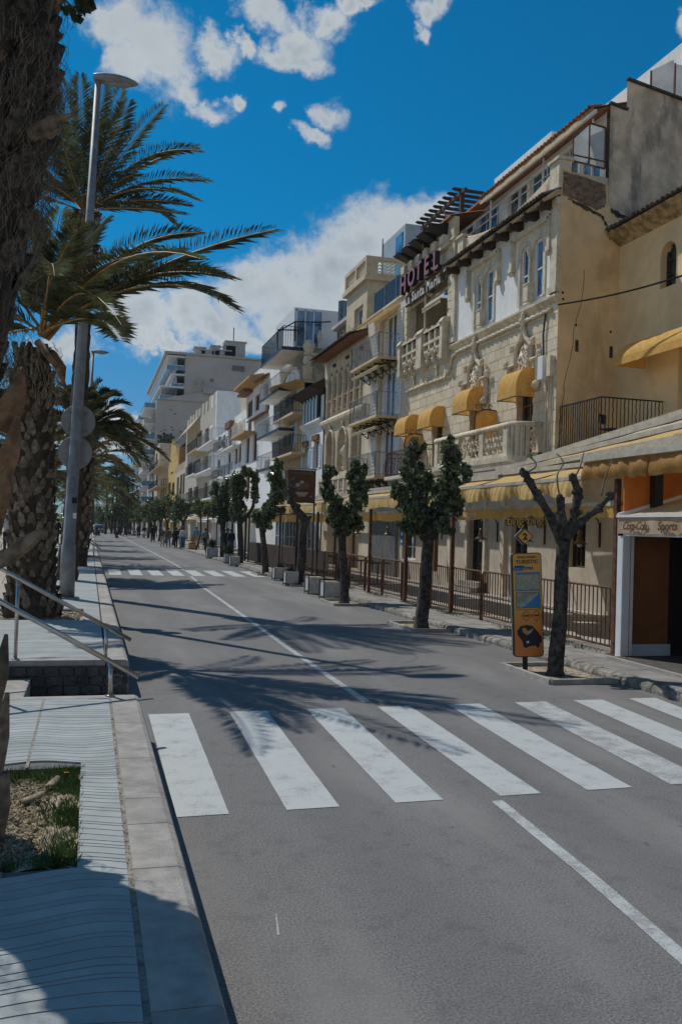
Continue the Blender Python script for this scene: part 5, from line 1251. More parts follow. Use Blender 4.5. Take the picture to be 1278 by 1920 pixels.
# blue-white house
K_, y0, y1, zt, hs = px_house('blue_white_house', 'bluish white house with tall dark shuttered doors and thin balconies', 400, 437, 800, whitep, [(408, 414, 808, 845), (429, 435, 793, 838), (407, 412, 862, 897), (427, 432, 850, 893), (418, 422, 815, 840), (408, 414, 912, 940), (427, 432, 905, 940)])
for h in hs: window(K_, 12.0, *h, MATS['navy_band'], glass_dark, .15, (1, 0), .2)
for a in ((399, 417, 847), (416, 436, 842), (395, 414, 899), (413, 433, 895), (396, 433, 945)): px_balcony(K_, *a, .7, whitep, galv, sp=.3)
yk = gx(404, 780, 12).y; MB().box(12.02, 19, yk-.5, yk+5, 0.2, gy(404, 733, yk).z).build('tall_rear_wall', whitep, K_)
p = gx(424, 790, 12); MB().box(11.7, 12.4, y0+1, y0+4, zt, zt+.6).build('tiled_parapet', brownwood, K_)
# grey-beige terraced apartments
L_, y0, y1, zt, hs = px_house('beige_apartments', 'beige apartment house with three deep rows of balconies and a broken parapet', 347, 400, 762, mat('greyish_beige', (0.50, 0.46, 0.39), .9, .07, 1, .2, 20, stain=(0.33, 0.30, 0.26), stain_amt=.5, stain_scale=.5), [(368, 378, 810, 845), (384, 398, 800, 835), (351, 360, 868, 895), (362, 375, 862, 888), (382, 390, 855, 882), (391, 399, 848, 880), (353, 360, 915, 940), (363, 372, 912, 940), (382, 388, 905, 935), (391, 397, 900, 935)])
for h in hs: window(L_, 12.0, *h, brownwood, glass_dark, .3, (1, 0), .2)
for i, a in enumerate(((349, 368, 848), (368, 396, 836), (347, 363, 893), (364, 394, 886), (347, 394, 940))): px_balcony(L_, *a, 1.3, whitep if i else soff, galv if i % 2 else blackm, sp=.35, h=1.1)
p = gx(362, 815, 12); slope_awning(L_, 12.0, 10.2, gx(374, 815, 12).y, gx(350, 815, 12).y, gx(362, 805, 12).z+1, gx(362, 815, 12).z-.6, cream_f, .1)
g = MB()
for i in range(9):
    y = y0+(y1-y0)*(i+.1)/9; MB().box(12.0, 12.4, y, y+(y1-y0)/9*.62, zt, zt+1.3+.2*(i % 2)).build('parapet_block', MATS['greyish_beige'], L_)
# yellow gabled house
yel = mat('yellow_render', (0.60, 0.42, 0.14), .9, .08, 1, .2, 20)
M_h, y0, y1, zt, hs = px_house('yellow_gable_house', 'yellow house with a pointed stepped gable among lower cream fronts', 314, 329, 880, yel, [(320, 325, 866, 888), (315, 320, 905, 930), (322, 327, 905, 930)])
for h in hs: window(M_h, 12.0, *h, brownwood, glass_dark, .2, (1, 0), .2)
g = MB(); ym = (y0+y1)/2; zp = gx(324, 822, 12).z; g.prism([(y0, zt), (y0+.3*(y1-y0), zt+.55*(zp-zt)), (ym-.8, zt+.8*(zp-zt)), (ym, zp), (ym+.8, zt+.8*(zp-zt)), (y1-.3*(y1-y0), zt+.4*(zp-zt)), (y1, zt)], 'x', 12.0, 12.5); g.build('gable', yel, M_h)
MB().box(12.5, 22, y0+.2, y1-.2, zt, zt+3.5).build('rear_storey', mat('orange_brown_render', (0.35, 0.22, 0.11), .9, .1, 1), M_h)
g = MB(); p = gx(345, 840, 12.5); 
roof_sheet(M_h, 12.6, 18, y0-8, y0+6, zt+3.5, zt+6, tile_old, .4)
N_h, y0, y1, zt, hs = px_house('cream_arched_house', 'low cream fronted house with a crenellated parapet and lancet windows', 329, 347, 878, cream, [(331, 335, 895, 935), (337, 341, 890, 935), (342, 346, 888, 932)])
for h in hs: window(N_h, 12.0, *h, brownwood, glass_dark, .2, (0, 1), .15)
g = MB()
for i in range(8): y = y0+(y1-y0)*i/8; MB().box(12.0, 12.3, y, y+(y1-y0)/8*.55, zt, zt+1.0).build('merlon', cream, N_h)
px_balcony(N_h, 328, 346, 945, 1.0, greyr, greyr, sp=.4)
O_h, y0, y1, zt, hs = px_house('cream_row_house', 'cream row house with tall lancet arches left of the yellow gable', 298, 314, 878, cream, [(301, 303.5, 900, 940), (305, 307.5, 898, 940), (309, 311.5, 896, 940)])
for h in hs: window(O_h, 12.0, *h, brownwood, glass_dark, .2, (0, 1), .15)
P_h, y0, y1, zt, hs = px_house('beige_balcony_block', 'beige block with balconies at the foot of the tall apartment building', 284, 298, 832, cream, [(287, 290, 855, 875), (292, 295, 850, 870), (287, 290, 890, 912), (292, 295, 888, 910)])
for h in hs: window(P_h, 12.0, *h, brownwood, glass_dark, .2, (1, 0), .2)
for a in ((279, 296, 882), (278, 295, 916), (277, 294, 945)): px_balcony(P_h, *a, 1.6, soff, blackm, sp=.5)
q = MB()
for k in range(300): q.blob((random.uniform(12.3, 15), random.uniform(y0, y1), zt+abs(random.gauss(0, 1.0))), random.uniform(.1, .35), 4, jit=.3)
tag(q.build('roof_garden', mat('dark_shrub', (0.03, 0.05, 0.025), .9, .3, 3)), 'dark potted shrubs on the roof of the beige balcony block', 'shrubs')
# ================================================================ tall apartment building
YN = 178.0
T = thing('tall_apartment_building', 'tall grey apartment building with a blind side wall and glazed setback floors', 'building', (12, YN, 0))
gw = mat('blind_grey_wall', (0.52, 0.475, 0.44), .92, .06, .25, .2, 8, stain=(0.42, 0.385, 0.36), stain_amt=.5, stain_scale=.12)
zlow = gy(288, 748, YN).z; zhi = gy(405, 690, YN).z; ztop = gy(405, 666, YN).z
g = MB(); g.box(12, 42, YN, YN+75, 0, zlow); xr2 = gy(347, 700, YN).x; g.box(xr2, 42, YN, YN+60, zlow, ztop-.4)
g.prism([(12.0, zlow), (gy(405, 732, YN).x, gy(405, 732, YN).z), (42, gy(405, 732, YN).z), (42, zlow)], 'y', YN-.5, YN); g.build('wall', gw, T)
for (a, b, c) in ((312, 347, 747), (312, 347, 695), (333, 347, 665)):
    pass
xt = gy(312, 700, YN).x
for k, (z0_, xs) in enumerate(((zlow, xt-1.2), (gy(330, 727, YN).z, xt+1.0), (gy(330, 693, YN).z, xt))):
    MB().box(xs, xr2+.5, YN+.3, YN+58, z0_+2.6, z0_+2.95).build('terrace_slab', white_paint, T)
    gl_ = MB().box(xr2-1.6+(0 if k else 0), xr2-1.5, YN+1, YN+57, z0_, z0_+2.6).build('glazing', glass_blue, T)
    q = MB()
    for i in range(12): q.box(xs+.1, xs+.25, YN+.5+i*5, YN+.65+i*5, z0_, z0_+2.6)
    q.box(xs+.1, xs+.2, YN+.4, YN+58, z0_+.95, z0_+1.05); q.box(xs+.1, xr2, YN+.4, YN+.5, z0_+.95, z0_+1.05); q.build('terrace_rail', white_paint, T)
    MB().box(xs+.12, xs+.16, YN+.5, YN+57.5, z0_, z0_+.95).build('glass_rail', glass_blue, T)
    MB().box(xs+.12, xr2, YN+.42, YN+.46, z0_, z0_+.95).build('glass_rail', glass_blue, T)
MB().box(xt-.5, 42, YN-.5, YN+60, ztop-.4, ztop).build('roof_slab', greyr, T)
q = MB()
for (px_, w_, h_) in ((374, 2.0, 1.6), (388, 2.6, 1.2), (403, 1.6, 2.2), (416, 3.2, 1.4), (430, 2.2, 2.6), (440, 4, 3.4)):
    p = gy(px_, 664, YN+3); q.box(p.x-w_/2, p.x+w_/2, YN+2, YN+5, ztop, ztop+h_); q.box(p.x-w_/2-.3, p.x+w_/2+.3, YN+1.8, YN+5.2, ztop+h_, ztop+h_+.25)
q.build('roof_plant', greyr, T)
p = gy(437, 660, YN+3); MB().tube([(p.x, YN+3, ztop), (p.x, YN+3, gy(437, 614, YN+3).z)], .1, 5).build('antenna', blackm, T)
for (a, b, c, d) in ((392, 401, 709, 717), (433, 460, 685, 697)):
    p0 = gy(a, d, YN); p1 = gy(b, c, YN); w_ = MB(); w_.box(p0.x, p1.x, YN-.12, YN+.05, p0.z, p1.z); f_ = w_.build('side_window', greyr, T); MB().box(p0.x+.2, p1.x-.2, YN-.16, YN-.12, p0.z+.2, p1.z-.2).build('pane', glass_dark, f_)
q = MB(); p = gy(373, 718, YN); q.lathe((p.x, YN-.8, p.z-1), [(.2, 0), (.3, .5), (1.0, 1.2)], 8); q.box(p.x+.8, p.x+3.4, YN-1.4, YN-.2, p.z-2.2, p.z-1.0); q.build('air_unit', greyr, T)
q = MB()
for k in range(34): pz = random.uniform(14, zlow-2); pxx = random.uniform(13, 27); q.box(pxx, pxx+.45, YN-.04, YN, pz, pz+.16)
q.build('wall_mark', blackm, T)
bb = mat('blue_balcony_front', (0.16, 0.30, 0.40), .4, .1, 1)
for k in range(8):
    z = 3.0+k*3.15
    for j in range(3):
        ya = YN+2+j*22; s = MB().box(9.8, 12, ya, ya+15, z, z+.28).build('balcony', white_paint, T)
        MB().box(9.82, 9.9, ya+.1, ya+14.9, z+.28, z+1.25).build('balcony_front', bb if (k+j) % 3 else greyr, s); MB().box(9.9, 11.95, ya+.1, ya+.2, z+.28, z+1.25).build('balcony_front', bb if (k+j) % 3 else greyr, s)
        MB().box(11.95, 12.0, ya+1, ya+6, z+.3, z+2.5).build('window', glass_dark, T); MB().box(11.95, 12.0, ya+8, ya+14, z+.3, z+2.5).build('window', glass_dark, T)
# low white building and skyline far down the street
wbk = thing('far_white_building', 'small white building beyond the end of the trees', 'building', (8, 270, 0)); p = gy(232, 925, 270); MB().box(p.x, p.x+14, 270, 290, 0, p.z).build('wall', whitep, wbk)
q = MB(); 
for i in range(4): q.box(p.x+1+i*3, p.x+2.4+i*3, 269.9, 270, p.z-3.4, p.z-1.4)
q.build('window', glass_dark, wbk)
for k, (px_, py_, w_, lab) in enumerate(((165, 951, 9, 'pale low house at the far left end of the street'), (184, 944, 7, 'grey low house at the end of the street with a flat roof'), (205, 948, 10, 'cream house far off behind the farthest trees'))):
    t = thing('far_house', lab, 'house', (0, 320, 0)); p = gy(px_, py_, 320); MB().box(p.x-w_, p.x+w_, 320+k*9, 332+k*9, 0, p.z).build('wall', (whitep, greyr, cream)[k], t); q = MB()
    for i in range(4): q.box(p.x-w_+1+i*4, p.x-w_+2.6+i*4, 319.9+k*9, 320+k*9, p.z-3, p.z-1.4)
    q.build('window', glass_dark, t)
# ================================================================ terrace awnings
old_cream = mat('weathered_cream_bar', (0.50, 0.46, 0.38), .7, .1, 6, stain=(0.25, 0.22, 0.18), stain_amt=.6, stain_scale=3)
def zf(y): return 3.27 if y < 13.2 else 2.98
def terrace_awning(y0, y1, z0, z1, lab, val='straight', cloth=yellow_f, xf=8.08):
    t = thing('terrace_awning', lab, 'awning', (xf, y0, z0), 'awnings over the pavement terrace')
    g = MB(); n = 10; m_ = max(6, int((y1-y0)/.5)); vs = []
    for j in range(m_+1):
        y = y0+(y1-y0)*j/m_
        for i in range(n+1): u = i/n*.34; vs.append((xf+(11.98-xf)*u, y, z0+(z1-z0)*u-0.04*math.sin(PI*i/n)+0.008*math.sin(j*1.9+i)))
    g.add(vs, [(j*(n+1)+i, j*(n+1)+i+1, (j+1)*(n+1)+i+1, (j+1)*(n+1)+i) for j in range(m_) for i in range(n)]); g.build('cloth', cloth, t, True)
    g = MB(); top = []; mid = []; bot = []; K = int((y1-y0)/0.02); 
    for i in range(K+1):
        y = y0+(y1-y0)*i/K; s = abs(math.sin(PI*(y-y0)/0.10))*0.018
        if val == 'swag':
            ph = ((y-y0)/1.25) % 1.0; d = 0.30-0.20*(1-4*(ph-.5)**2)**1.0*0.0+0.0; drop = 0.12+0.20*math.sin(PI*ph)**0.7; push = 0.07*math.cos(2*PI*ph)+.02*math.sin(y*31)
            top.append((xf-.02, y, z0+.02)); mid.append((xf-.05+push*.5, y, z0-.02-drop*.45)); bot.append((xf-.04+push, y, z0-.10-drop*.62-s))
        else:
            push = .015*math.sin(y*9)+.01*math.sin(y*23)
            top.append((xf-.02, y, z0+.02)); mid.append((xf-.05+push*.5, y, z0-.12)); bot.append((xf-.04+push, y, z0-.27-.02*math.sin(y*2.3)-s))
    L = K+1; g.add(top+mid+bot, [(i, i+1, L+i+1, L+i) for i in range(K)]+[(L+i, L+i+1, 2*L+i+1, 2*L+i) for i in range(K)]); g.build('valance', cloth, t, True)
    MB().obox((xf, y0, z0+.03), (xf, y1, z0+.03), .07, .06).build('front_bar', old_cream, t)
    for (u, w) in ((.34, .12), (.55, .10), (.80, .16)):
        x = xf+(11.98-xf)*u; z = z0+(z1-z0)*u+.06; MB().obox((x, y0, z), (x, y1, z+.02), w, .09).build('roller_bar', old_cream, t)
    for y in (y0+.2, (y0+y1)/2, y1-.2): MB().obox((xf, y, z0-.03), (11.9, y, z1-.08), .03, .04).build('arm', galv, t)
    return t
terrace_awning(13.3, 18.9, 2.98, 4.12, 'yellow terrace awning with a swagged valance behind the bare pruned tree', 'swag')
terrace_awning(19.15, 25.2, 2.93, 4.05, 'yellow terrace awning behind the largest leafy street tree', 'straight')
terrace_awning(25.35, 31.5, 2.90, 3.9, 'yellow terrace awning with scalloped valance between the two leafy trees', 'straight')
terrace_awning(31.7, 38.2, 2.88, 3.8, 'yellow terrace awning beneath the brown hanging banner', 'straight')
terrace_awning(38.4, 46.5, 2.86, 3.75, 'farthest yellow terrace awning by the leaning bare tree', 'straight')
# big near awning with rolled front
t = thing('terrace_awning', 'large brown orange awning with pale roller bars over the kiosk at the right edge', 'awning', (8.1, 8, 3.25), 'awnings over the pavement terrace')
g = MB(); n = 10; vs = []
for j in range(13):
    y = 7.5+(13.15-7.5)*j/12
    for i in range(n+1): u = i/n; vs.append((8.1+3.85*u, y, 3.30+1.0*u-.08*math.sin(PI*u)+.012*math.sin(j*2+i)))
g.add(vs, [(j*(n+1)+i, j*(n+1)+i+1, (j+1)*(n+1)+i+1, (j+1)*(n+1)+i) for j in range(12) for i in range(n)]); g.build('cloth', yellow_f, t, True)
brown_f = mat('sun_faded_brown_cloth', (0.46, 0.25, 0.08), .85, .12, 4, .3, 30, trans=.25)
for (a, b) in ((7.5, 11.35), (11.4, 13.2)):
    g = MB(); vs = []; n_ = 26
    for i in range(n_+1):
        y = a+(b-a)*i/n_
        for k in range(6): u = k/5; vs.append((8.03-.05*math.sin(PI*u)*(1+.35*math.sin(i*.9+a))+.02*math.sin(i*1.7+k), y, 3.25-.30*u-.015*math.sin(i*1.3)*u))
    g.add(vs, [(i*6+k, i*6+k+1, (i+1)*6+k+1, (i+1)*6+k) for i in range(n_) for k in range(5)]); g.build('hanging_valance', brown_f, t, True)
g = MB(); g.obox((8.03, 7.5, 3.31), (8.03, 13.2, 3.31), .14, .10); g.build('front_bar', old_cream, t)
for (x, z, w) in ((8.9, 3.53, .16), (9.9, 3.8, .2), (11.0, 4.1, .24)): MB().obox((x, 7.5, z), (x, 13.2, z), w, .10).build('roller_bar', old_cream, t)
t = thing('terrace_roof', 'long sloping roof of yellow cloth strips and cream bars between kiosk and hotel corner', 'roof', (9.4, 16, 3.4))
def zr(x, y): f = (x-9.4)/2.55; return (3.42+.035*(19-y))*(1-f)+(4.22+.085*(21-y))*f
for k, (xa, xb) in enumerate(((9.45, 10.15), (10.3, 11.05), (11.2, 11.92))):
    g = MB(); vs = []; n_ = 16
    for i in range(n_+1):
        y = 12.3+(20.9-12.3)*i/n_
        for j in range(4): u = j/3; x = xa+(xb-xa)*u; vs.append((x, y, zr(x, y)-.03*math.sin(PI*u)+.01*math.sin(i*1.7+j)))
    g.add(vs, [(i*4+j, i*4+j+1, (i+1)*4+j+1, (i+1)*4+j) for i in range(n_) for j in range(3)]); g.build('cloth_strip', yellow_f if k != 1 else cream_f, t, True)
for x in (9.4, 10.22, 11.12): MB().obox((x, 12.2, zr(x, 12.2)+.05), (x, 21.0, zr(x, 21.0)+.05), .10, .10).build('roller_bar', old_cream, t)
MB().obox((11.93, 12.2, zr(11.93, 12.2)+.05), (11.93, 21.0, zr(11.93, 21.0)+.05), .08, .10).build('wall_bar', old_cream, t)
for y in (12.4, 15.2, 18.0, 20.8): MB().obox((9.4, y, zr(9.4, y)-.05), (11.95, y, zr(11.95, y)-.05), .05, .06).build('joist', galv, t)
# fascia canopies of the two terraces
def fascia(y0, y1, z0, z1, lab, txts, x=8.3):
    t = thing('fascia_canopy', lab, 'canopy', (x, y0, z0)); g = MB(); K = int((y1-y0)/.3); vs = []
    for i in range(K+1): y = y0+(y1-y0)*i/K; vs += [(x+.012*math.sin(i*1.7), y, z0+.02*math.sin(i*.9)), (x-.0, y, z1)]
    g.add(vs, [(2*i, 2*i+2, 2*i+3, 2*i+1) for i in range(K)]); g.build('valance', hood_f, t)
    MB().obox((x+.03, y0, z1+.03), (x+.03, y1, z1+.03), .09, .07).build('front_bar', old_cream, t)
    MB().add([(x+.06, y0, z1+.04), (x+.06, y1, z1+.04), (9.2, y1, z1+.12), (9.2, y0, z1+.12)], [(0, 1, 2, 3)]).build('roof_sheet', brown_f, t)
    for (s, sz, y, mt) in txts: put_text('lettering', s, sz, (x-.03, y, z0+.06), ROT_FACE_STREET, mt, t, ext=.002, bold=.004)
dk = mat('faded_brown_letter', (0.14, 0.08, 0.04), .8); lt = mat('pale_letter', (0.62, 0.52, 0.33), .8)
fascia(12.5, 19.4, 2.31, 2.53, 'orange fascia strip with worn lettering under the swagged awning', [('Restaurant', .17, 18.7, lt), ('VILLA', .16, 14.0, dk)])
fascia(20.2, 27.2, 2.28, 2.50, 'orange fascia strip with frayed lower edge above the hotel terrace', [])
fascia(28.2, 46, 2.25, 2.50, 'long orange fascia strip over the far terrace', [('Restaurant', .18, 36, lt), ('Villa', .2, 30.0, dk)])
# ================================================================ posts and fence
posts = [(12.36, 2.95), (19.0, 2.9), (22.1, 2.85), (25.25, 2.9), (28.6, 2.85), (31.6, 2.85), (35.0, 2.85), (38.3, 2.8), (42.3, 2.8), (46.2, 2.8)]
plabs = ['rusty brown post at the kiosk end of the terrace', 'rusty brown post between the signboard and the big leafy tree', 'dark post just left of the big leafy tree', 'dark post behind the menu case, between the two nearest leafy trees', 'dark post right behind the second leafy tree', 'dark post below the hanging banner', 'dark post left of the leaning bare tree', 'dark post beside the fourth tree', 'thin dark post near the far end of the terrace', 'last dark post of the terrace']
for (y, h), lb_ in zip(posts, plabs):
    t = thing('terrace_post', lb_, 'post', (8.15, y, .12), 'posts along the terrace edge'); MB().box(8.11, 8.19, y-.04, y+.04, .12, h).build('shaft', rust if y < 26 else darkwood, t)
    MB().box(8.05, 8.25, y-.1, y+.1, .118, .132).build('base_plate', rust, t)
ORD = ['first', 'second', 'third', 'fourth', 'fifth', 'sixth', 'seventh', 'eighth', 'ninth', 'tenth', 'eleventh', 'twelfth', 'thirteenth', 'fourteenth', 'fifteenth', 'sixteenth', 'seventeenth', 'eighteenth', 'nineteenth', 'twentieth']
L_p = 1.64
def fence_panel():
    t = thing('fence_panel', 'x', 'fence', (0, 0, 0), 'iron railing panels along the terrace')
    g = MB(); r = .022
    g.tube([(0, .03, 0), (0, .03, .98), (0, .06, 1.03), (0, .11, 1.05), (0, L_p-.11, 1.05), (0, L_p-.06, 1.03), (0, L_p-.03, .98), (0, L_p-.03, 0)], r, 6); g.build('frame', rust, t, True)
    MB().obox((0, .04, .10), (0, L_p-.04, .10), .02, .035).build('bottom_rail', rust, t); MB().obox((0, .04, .52), (0, L_p-.04, .52), .012, .03).build('middle_rail', rust, t)
    b = MB().box(-.008, .008, -.008, .008, .11, 1.04).mesh('bar', rust)
    for i in range(1, 13): link('bar', b, t, (0, L_p*i/13, 0))
    return t
fp = fence_panel(); y = 12.45
refs = ['next to the kiosk post', 'behind the signboard and the bare tree', 'left of the yellow signboard', 'in front of the dark doorway', 'right of the big leafy tree', 'behind the big leafy tree trunk', 'under the menu case', 'left of the menu case', 'before the ribbed roller door', 'between roller door and second leafy tree', 'behind the second leafy tree', 'left of the second leafy tree', 'behind the empty frames', 'by the bare leaning tree', 'below the banner, partly covered by brown cloth', 'behind the two near planters', 'behind the third leafy tree', 'left of the third leafy tree', 'near the end of the railing', 'last one at the far end']
for i in range(20):
    o = fp if i == 0 else copy_tree(fp)
    o.location = (8.2, y, .13); o['label'] = ('rusty iron railing panel %s' % refs[i]); y += L_p+.03
# brown cloth wind breaks tied to the railing
wbm = mat('brown_mesh_cloth', (0.055, 0.035, 0.028), .9, .15, 3, trans=.12)
for i, (a, b) in enumerate(((30.0, 33.2), (33.4, 37.6), (37.8, 42), (42.2, 46.3))):
    g = MB(); n = 12; vs = []
    for k in range(n+1): yy2 = a+(b-a)*k/n; vs += [(8.15+.015*math.sin(k*1.9), yy2, .5 if i < 2 else .22), (8.15, yy2, 1.16+.02*math.sin(k*2.2))]
    tag(g.add(vs, [(2*k, 2*k+2, 2*k+3, 2*k+1) for k in range(n)]).build('wind_break', wbm), ('dark brown cloth on the railing, %s' % ('nearest panel', 'second panel', 'third panel', 'farthest panel')[i]), 'windbreak', 'brown cloths on the terrace railing')
# clutter on the far terrace: stacked tables and chairs in shade
for i in range(9):
    yy2 = 28.8+i*1.9; t = thing('terrace_table', 'dark table on the shaded terrace, %s counted from the banner' % ORD[i], 'table', (9.6, yy2, .13), 'tables on the shaded terrace')
    MB().box(9.25, 9.95, yy2-.35, yy2+.35, .86, .9).build('top', darkwood, t); MB().tube([(9.6, yy2, .14), (9.6, yy2, .87)], .03, 6).build('leg', blackm, t); MB().box(9.35, 9.85, yy2-.25, yy2+.25, .135, .16).build('base', blackm, t)
# planting strip weeds at fence foot
q = MB(); g_ = q
for i in range(900):
    x = 8.0+random.gauss(0, .04); y = random.choice((13.4, 15.2, 18.8, 21, 24, 27, 29.5))+random.gauss(0, .5); blade(x, y, .118, random.uniform(.03, .12), .004, random.uniform(.0, .08))
tag(q.build('fence_weeds', grassm), 'dry weeds growing along the foot of the railing', 'weeds', kind='stuff')
# ================================================================ kiosk
K_ = thing('kiosk', 'open fronted kiosk with white frame and dark brown interior at the right edge', 'kiosk', (8.1, 12.1, .12))
brw = mat('kiosk_brown_cloth', (0.22, 0.09, 0.035), .8, .1, 1.5)
bevel(MB().box(8.03, 8.17, 12.0, 12.16, .12, 2.1).build('corner_post', white_paint, K_), .01)
bevel(MB().box(8.2, 8.25, 12.02, 12.1, .15, 2.05).build('frame_post', white_paint, K_), .006)
MB().box(8.03, 8.2, 6.4, 12.16, 2.03, 2.1).build('head_rail', white_paint, K_)
MB().box(8.25, 8.95, 12.10, 12.14, .3, 2.2).build('side_cloth', brw, K_); MB().box(8.95, 12, 12.10, 12.14, .13, 2.2).build('inner_wall', blackm, K_)  # inner wall is black to paint in the shade of the deep interior
MB().box(8.2, 9.0, 12.09, 12.15, .13, .32).build('side_plinth', pale_blue, K_)
MB().box(8.10, 12, 12.10, 12.13, 2.2, 3.35).build('upper_canvas', orange_f, K_)
MB().box(8.12, 12, 12.04, 12.09, 2.16, 2.24).build('upper_rail', blackm, K_)
MB().box(8.55, 8.70, 11.95, 12.08, 2.1, 3.3).build('black_column', blackm, K_)
MB().box(11.9, 12, 5, 12.1, .13, 3.5).build('back_wall', blackm, K_); MB().box(8.2, 12, 5, 5.05, .13, 3.5).build('end_wall', brw, K_)  # back wall black too, interior darkness put into its colour
MB().box(7.85, 12, 5, 12.0, .12, .15).build('floor', mat('kiosk_floor', (0.10, .09, .08), .8), K_)
MB().box(7.78, 7.85, 5, 12.0, .12, .16).build('threshold', concrete, K_)
MB().add([(8.22, 6.4, 2.12), (8.22, 12.0, 2.12), (12, 12.0, 2.5), (12, 6.4, 2.5)], [(0, 1, 2, 3)]).build('inner_ceiling', brw, K_)
t = thing('drinks_awning', 'cream drinks awning lettered Coca-Cola and Sport over the kiosk front', 'awning', (8.0, 12, 2.3)); g = MB(); n = 24; vs = []
for i in range(n+1):
    y = 12.12-(12.12-7.2)*i/n; w = .018*math.sin(i*1.1)+.01*math.sin(i*2.9); vs += [(8.0+w, y, 2.06+.012*math.sin(i*1.6)), (8.0+w*.4, y, 2.2), (8.0, y, 2.33)]
g.add(vs, [(3*i+k, 3*i+3+k, 3*i+4+k, 3*i+1+k) for i in range(n) for k in (0, 1)]); g.build('valance', mat('cream_valance_cloth', (0.62, 0.47, 0.32), .85, .08, 5, .2, 30, trans=.25), t, True)
MB().add([(8.0, 12.1, 2.33), (8.0, 7.2, 2.33), (9.6, 7.2, 2.80), (9.6, 12.1, 2.80)], [(0, 1, 2, 3)]).build('cloth', cream_f, t)
MB().obox((8.0, 12.1, 2.35), (9.62, 12.1, 2.82), .05, .07).build('side_arm', white_paint, t); MB().obox((8.0, 12.12, 2.34), (8.0, 7.2, 2.34), .05, .04).build('front_bar', white_paint, t)
put_text('drinks_lettering', 'Coca-Cola', .17, (7.962, 11.93, 2.13), ROT_FACE_STREET, dk, t, ext=.002, shear=.35, bold=.004, spacing=.82)
put_text('drinks_lettering', 'Sports', .17, (7.962, 11.05, 2.13), ROT_FACE_STREET, dk, t, ext=.002, shear=.15, bold=.006)
c1 = cafe_chair(9.0, 11.3, .15, mat('dull_dark_metal', (.04, .043, .046), .5, metal=.3), 'dark metal chair standing inside the kiosk', g_=None, rz=-.5)
t = thing('kiosk_table', 'small table with an olive top inside the kiosk', 'table', (9.6, 11.2, .15)); MB().lathe((9.6, 11.2, .55), [(.35, 0), (.35, .03)], 16).build('top', mat('olive_top', (.3, .33, .15), .5), t); MB().tube([(9.6, 11.2, .15), (9.6, 11.2, .55)], .025, 6).build('leg', galv, t)
p = gx(1203, 1195, 8.8); q = MB(); q.blob((8.9, 11.45, .62), .09, 8, (.6, .6, 1.5), .1); tag(q.build('cloth_bundle', mat('vivid_orange_cloth', (.7, .2, .03), .8)), 'vivid orange cloth hanging on the chair inside the kiosk', 'cloth')
tag(MB().lathe((9.6, 10.9, .16), [(.04, 0), (.05, .1), (.02, .16), (.02, .2)], 10).build('bottle', mat('blue_plastic', (.05, .2, .45), .3)), 'small blue bottle on the kiosk floor', 'bottle')
# ================================================================ menu case, roller door, blue plate, lanterns on the facade
t = thing('menu_case', 'glazed menu case on a rusty post left of the big leafy tree', 'menu case', (8.1, 20.4, .12))
MB().box(8.06, 8.14, 20.16, 20.24, .12, 1.1).build('post', mat('orange_rust', (.35, .13, .04), .8, .2, 8), t)
MB().box(8.05, 8.15, 19.85, 20.65, 1.05, 2.2).build('case', brownwood, t); MB().box(8.03, 8.05, 19.93, 20.57, 1.15, 2.1).build('glass_door', mat('menu_glass', (.28, .35, .38), .15, .2, 3), t)
for i in range(4): MB().box(8.022, 8.03, 20.0+i*.14, 20.11+i*.14, 1.3, 1.9).build('menu_sheet', white_paint, t)
t = thing('roller_door', 'grey ribbed roller door in the beige ground floor', 'door', (11.9, 28.3, .13)); g = MB(); n = 26
y0, y1 = 33.5, 36.8
for i in range(n):
    a = y0+(y1-y0)*i/n; g.box(11.86, 11.93, a+.01, a+(y1-y0)/n*.7, .13, 2.75)
g.box(11.93, 11.97, y0, y1, .13, 2.75); g.build('curtain', galv, t)
sg_ = thing('blue_plate', 'small blue and white upright plate on the wall near the roller door', 'sign', (11.9, 33, 1.8)); MB().box(11.94, 11.97, 32.75, 33.05, 1.45, 2.35).build('plate', mat('sign_blue', (.03, .14, .34), .5), sg_)
for i in range(3): MB().box(11.93, 11.94, 32.8, 33.0, 1.55+i*.27, 1.68+i*.27).build('mark', white_paint, sg_)
def lantern(y, lab, X=12.0):
    t = thing('wall_lantern', lab, 'lantern', (X, y, 2.2), 'lanterns on the ground floor wall')
    q = MB(); q.box(X-.03, X, y-.03, y+.03, 1.75, 2.35); q.tube([(X-.02, y, 2.0)]+[(X-.30-.27*math.cos(a*PI/8), y, 2.28+.24*math.sin(a*PI/8)) for a in range(8, -1, -1)]+[(X-.57, y, 2.18)], .016, 5); q.build('bracket', blackm, t)
    q = MB(); q.lathe((X-.57, y, 1.82), [(.21, 0), (.10, .06), (.07, .1), (.07, .18), (.04, .22), (.06, .26), (.02, .34)], 10); q.build('shade', mat('dull_brass', (.20, .16, .10), .5, .2, 6, metal=.4), t, True)
    MB().blob((X-.57, y, 1.80), .06, 8).build('bulb', white_paint, t)
for y, l in ((24.5, 'wall lantern right of the dark doorway'), (21.6, 'wall lantern directly behind the yellow signboard'), (18.9, 'wall lantern behind the limbs of the bare pruned tree'), (28.9, 'wall lantern seen just right of the big leafy tree'), (33.2, 'wall lantern over the blue plate'), (37.3, 'farthest wall lantern by the second leafy tree')): lantern(y, l)
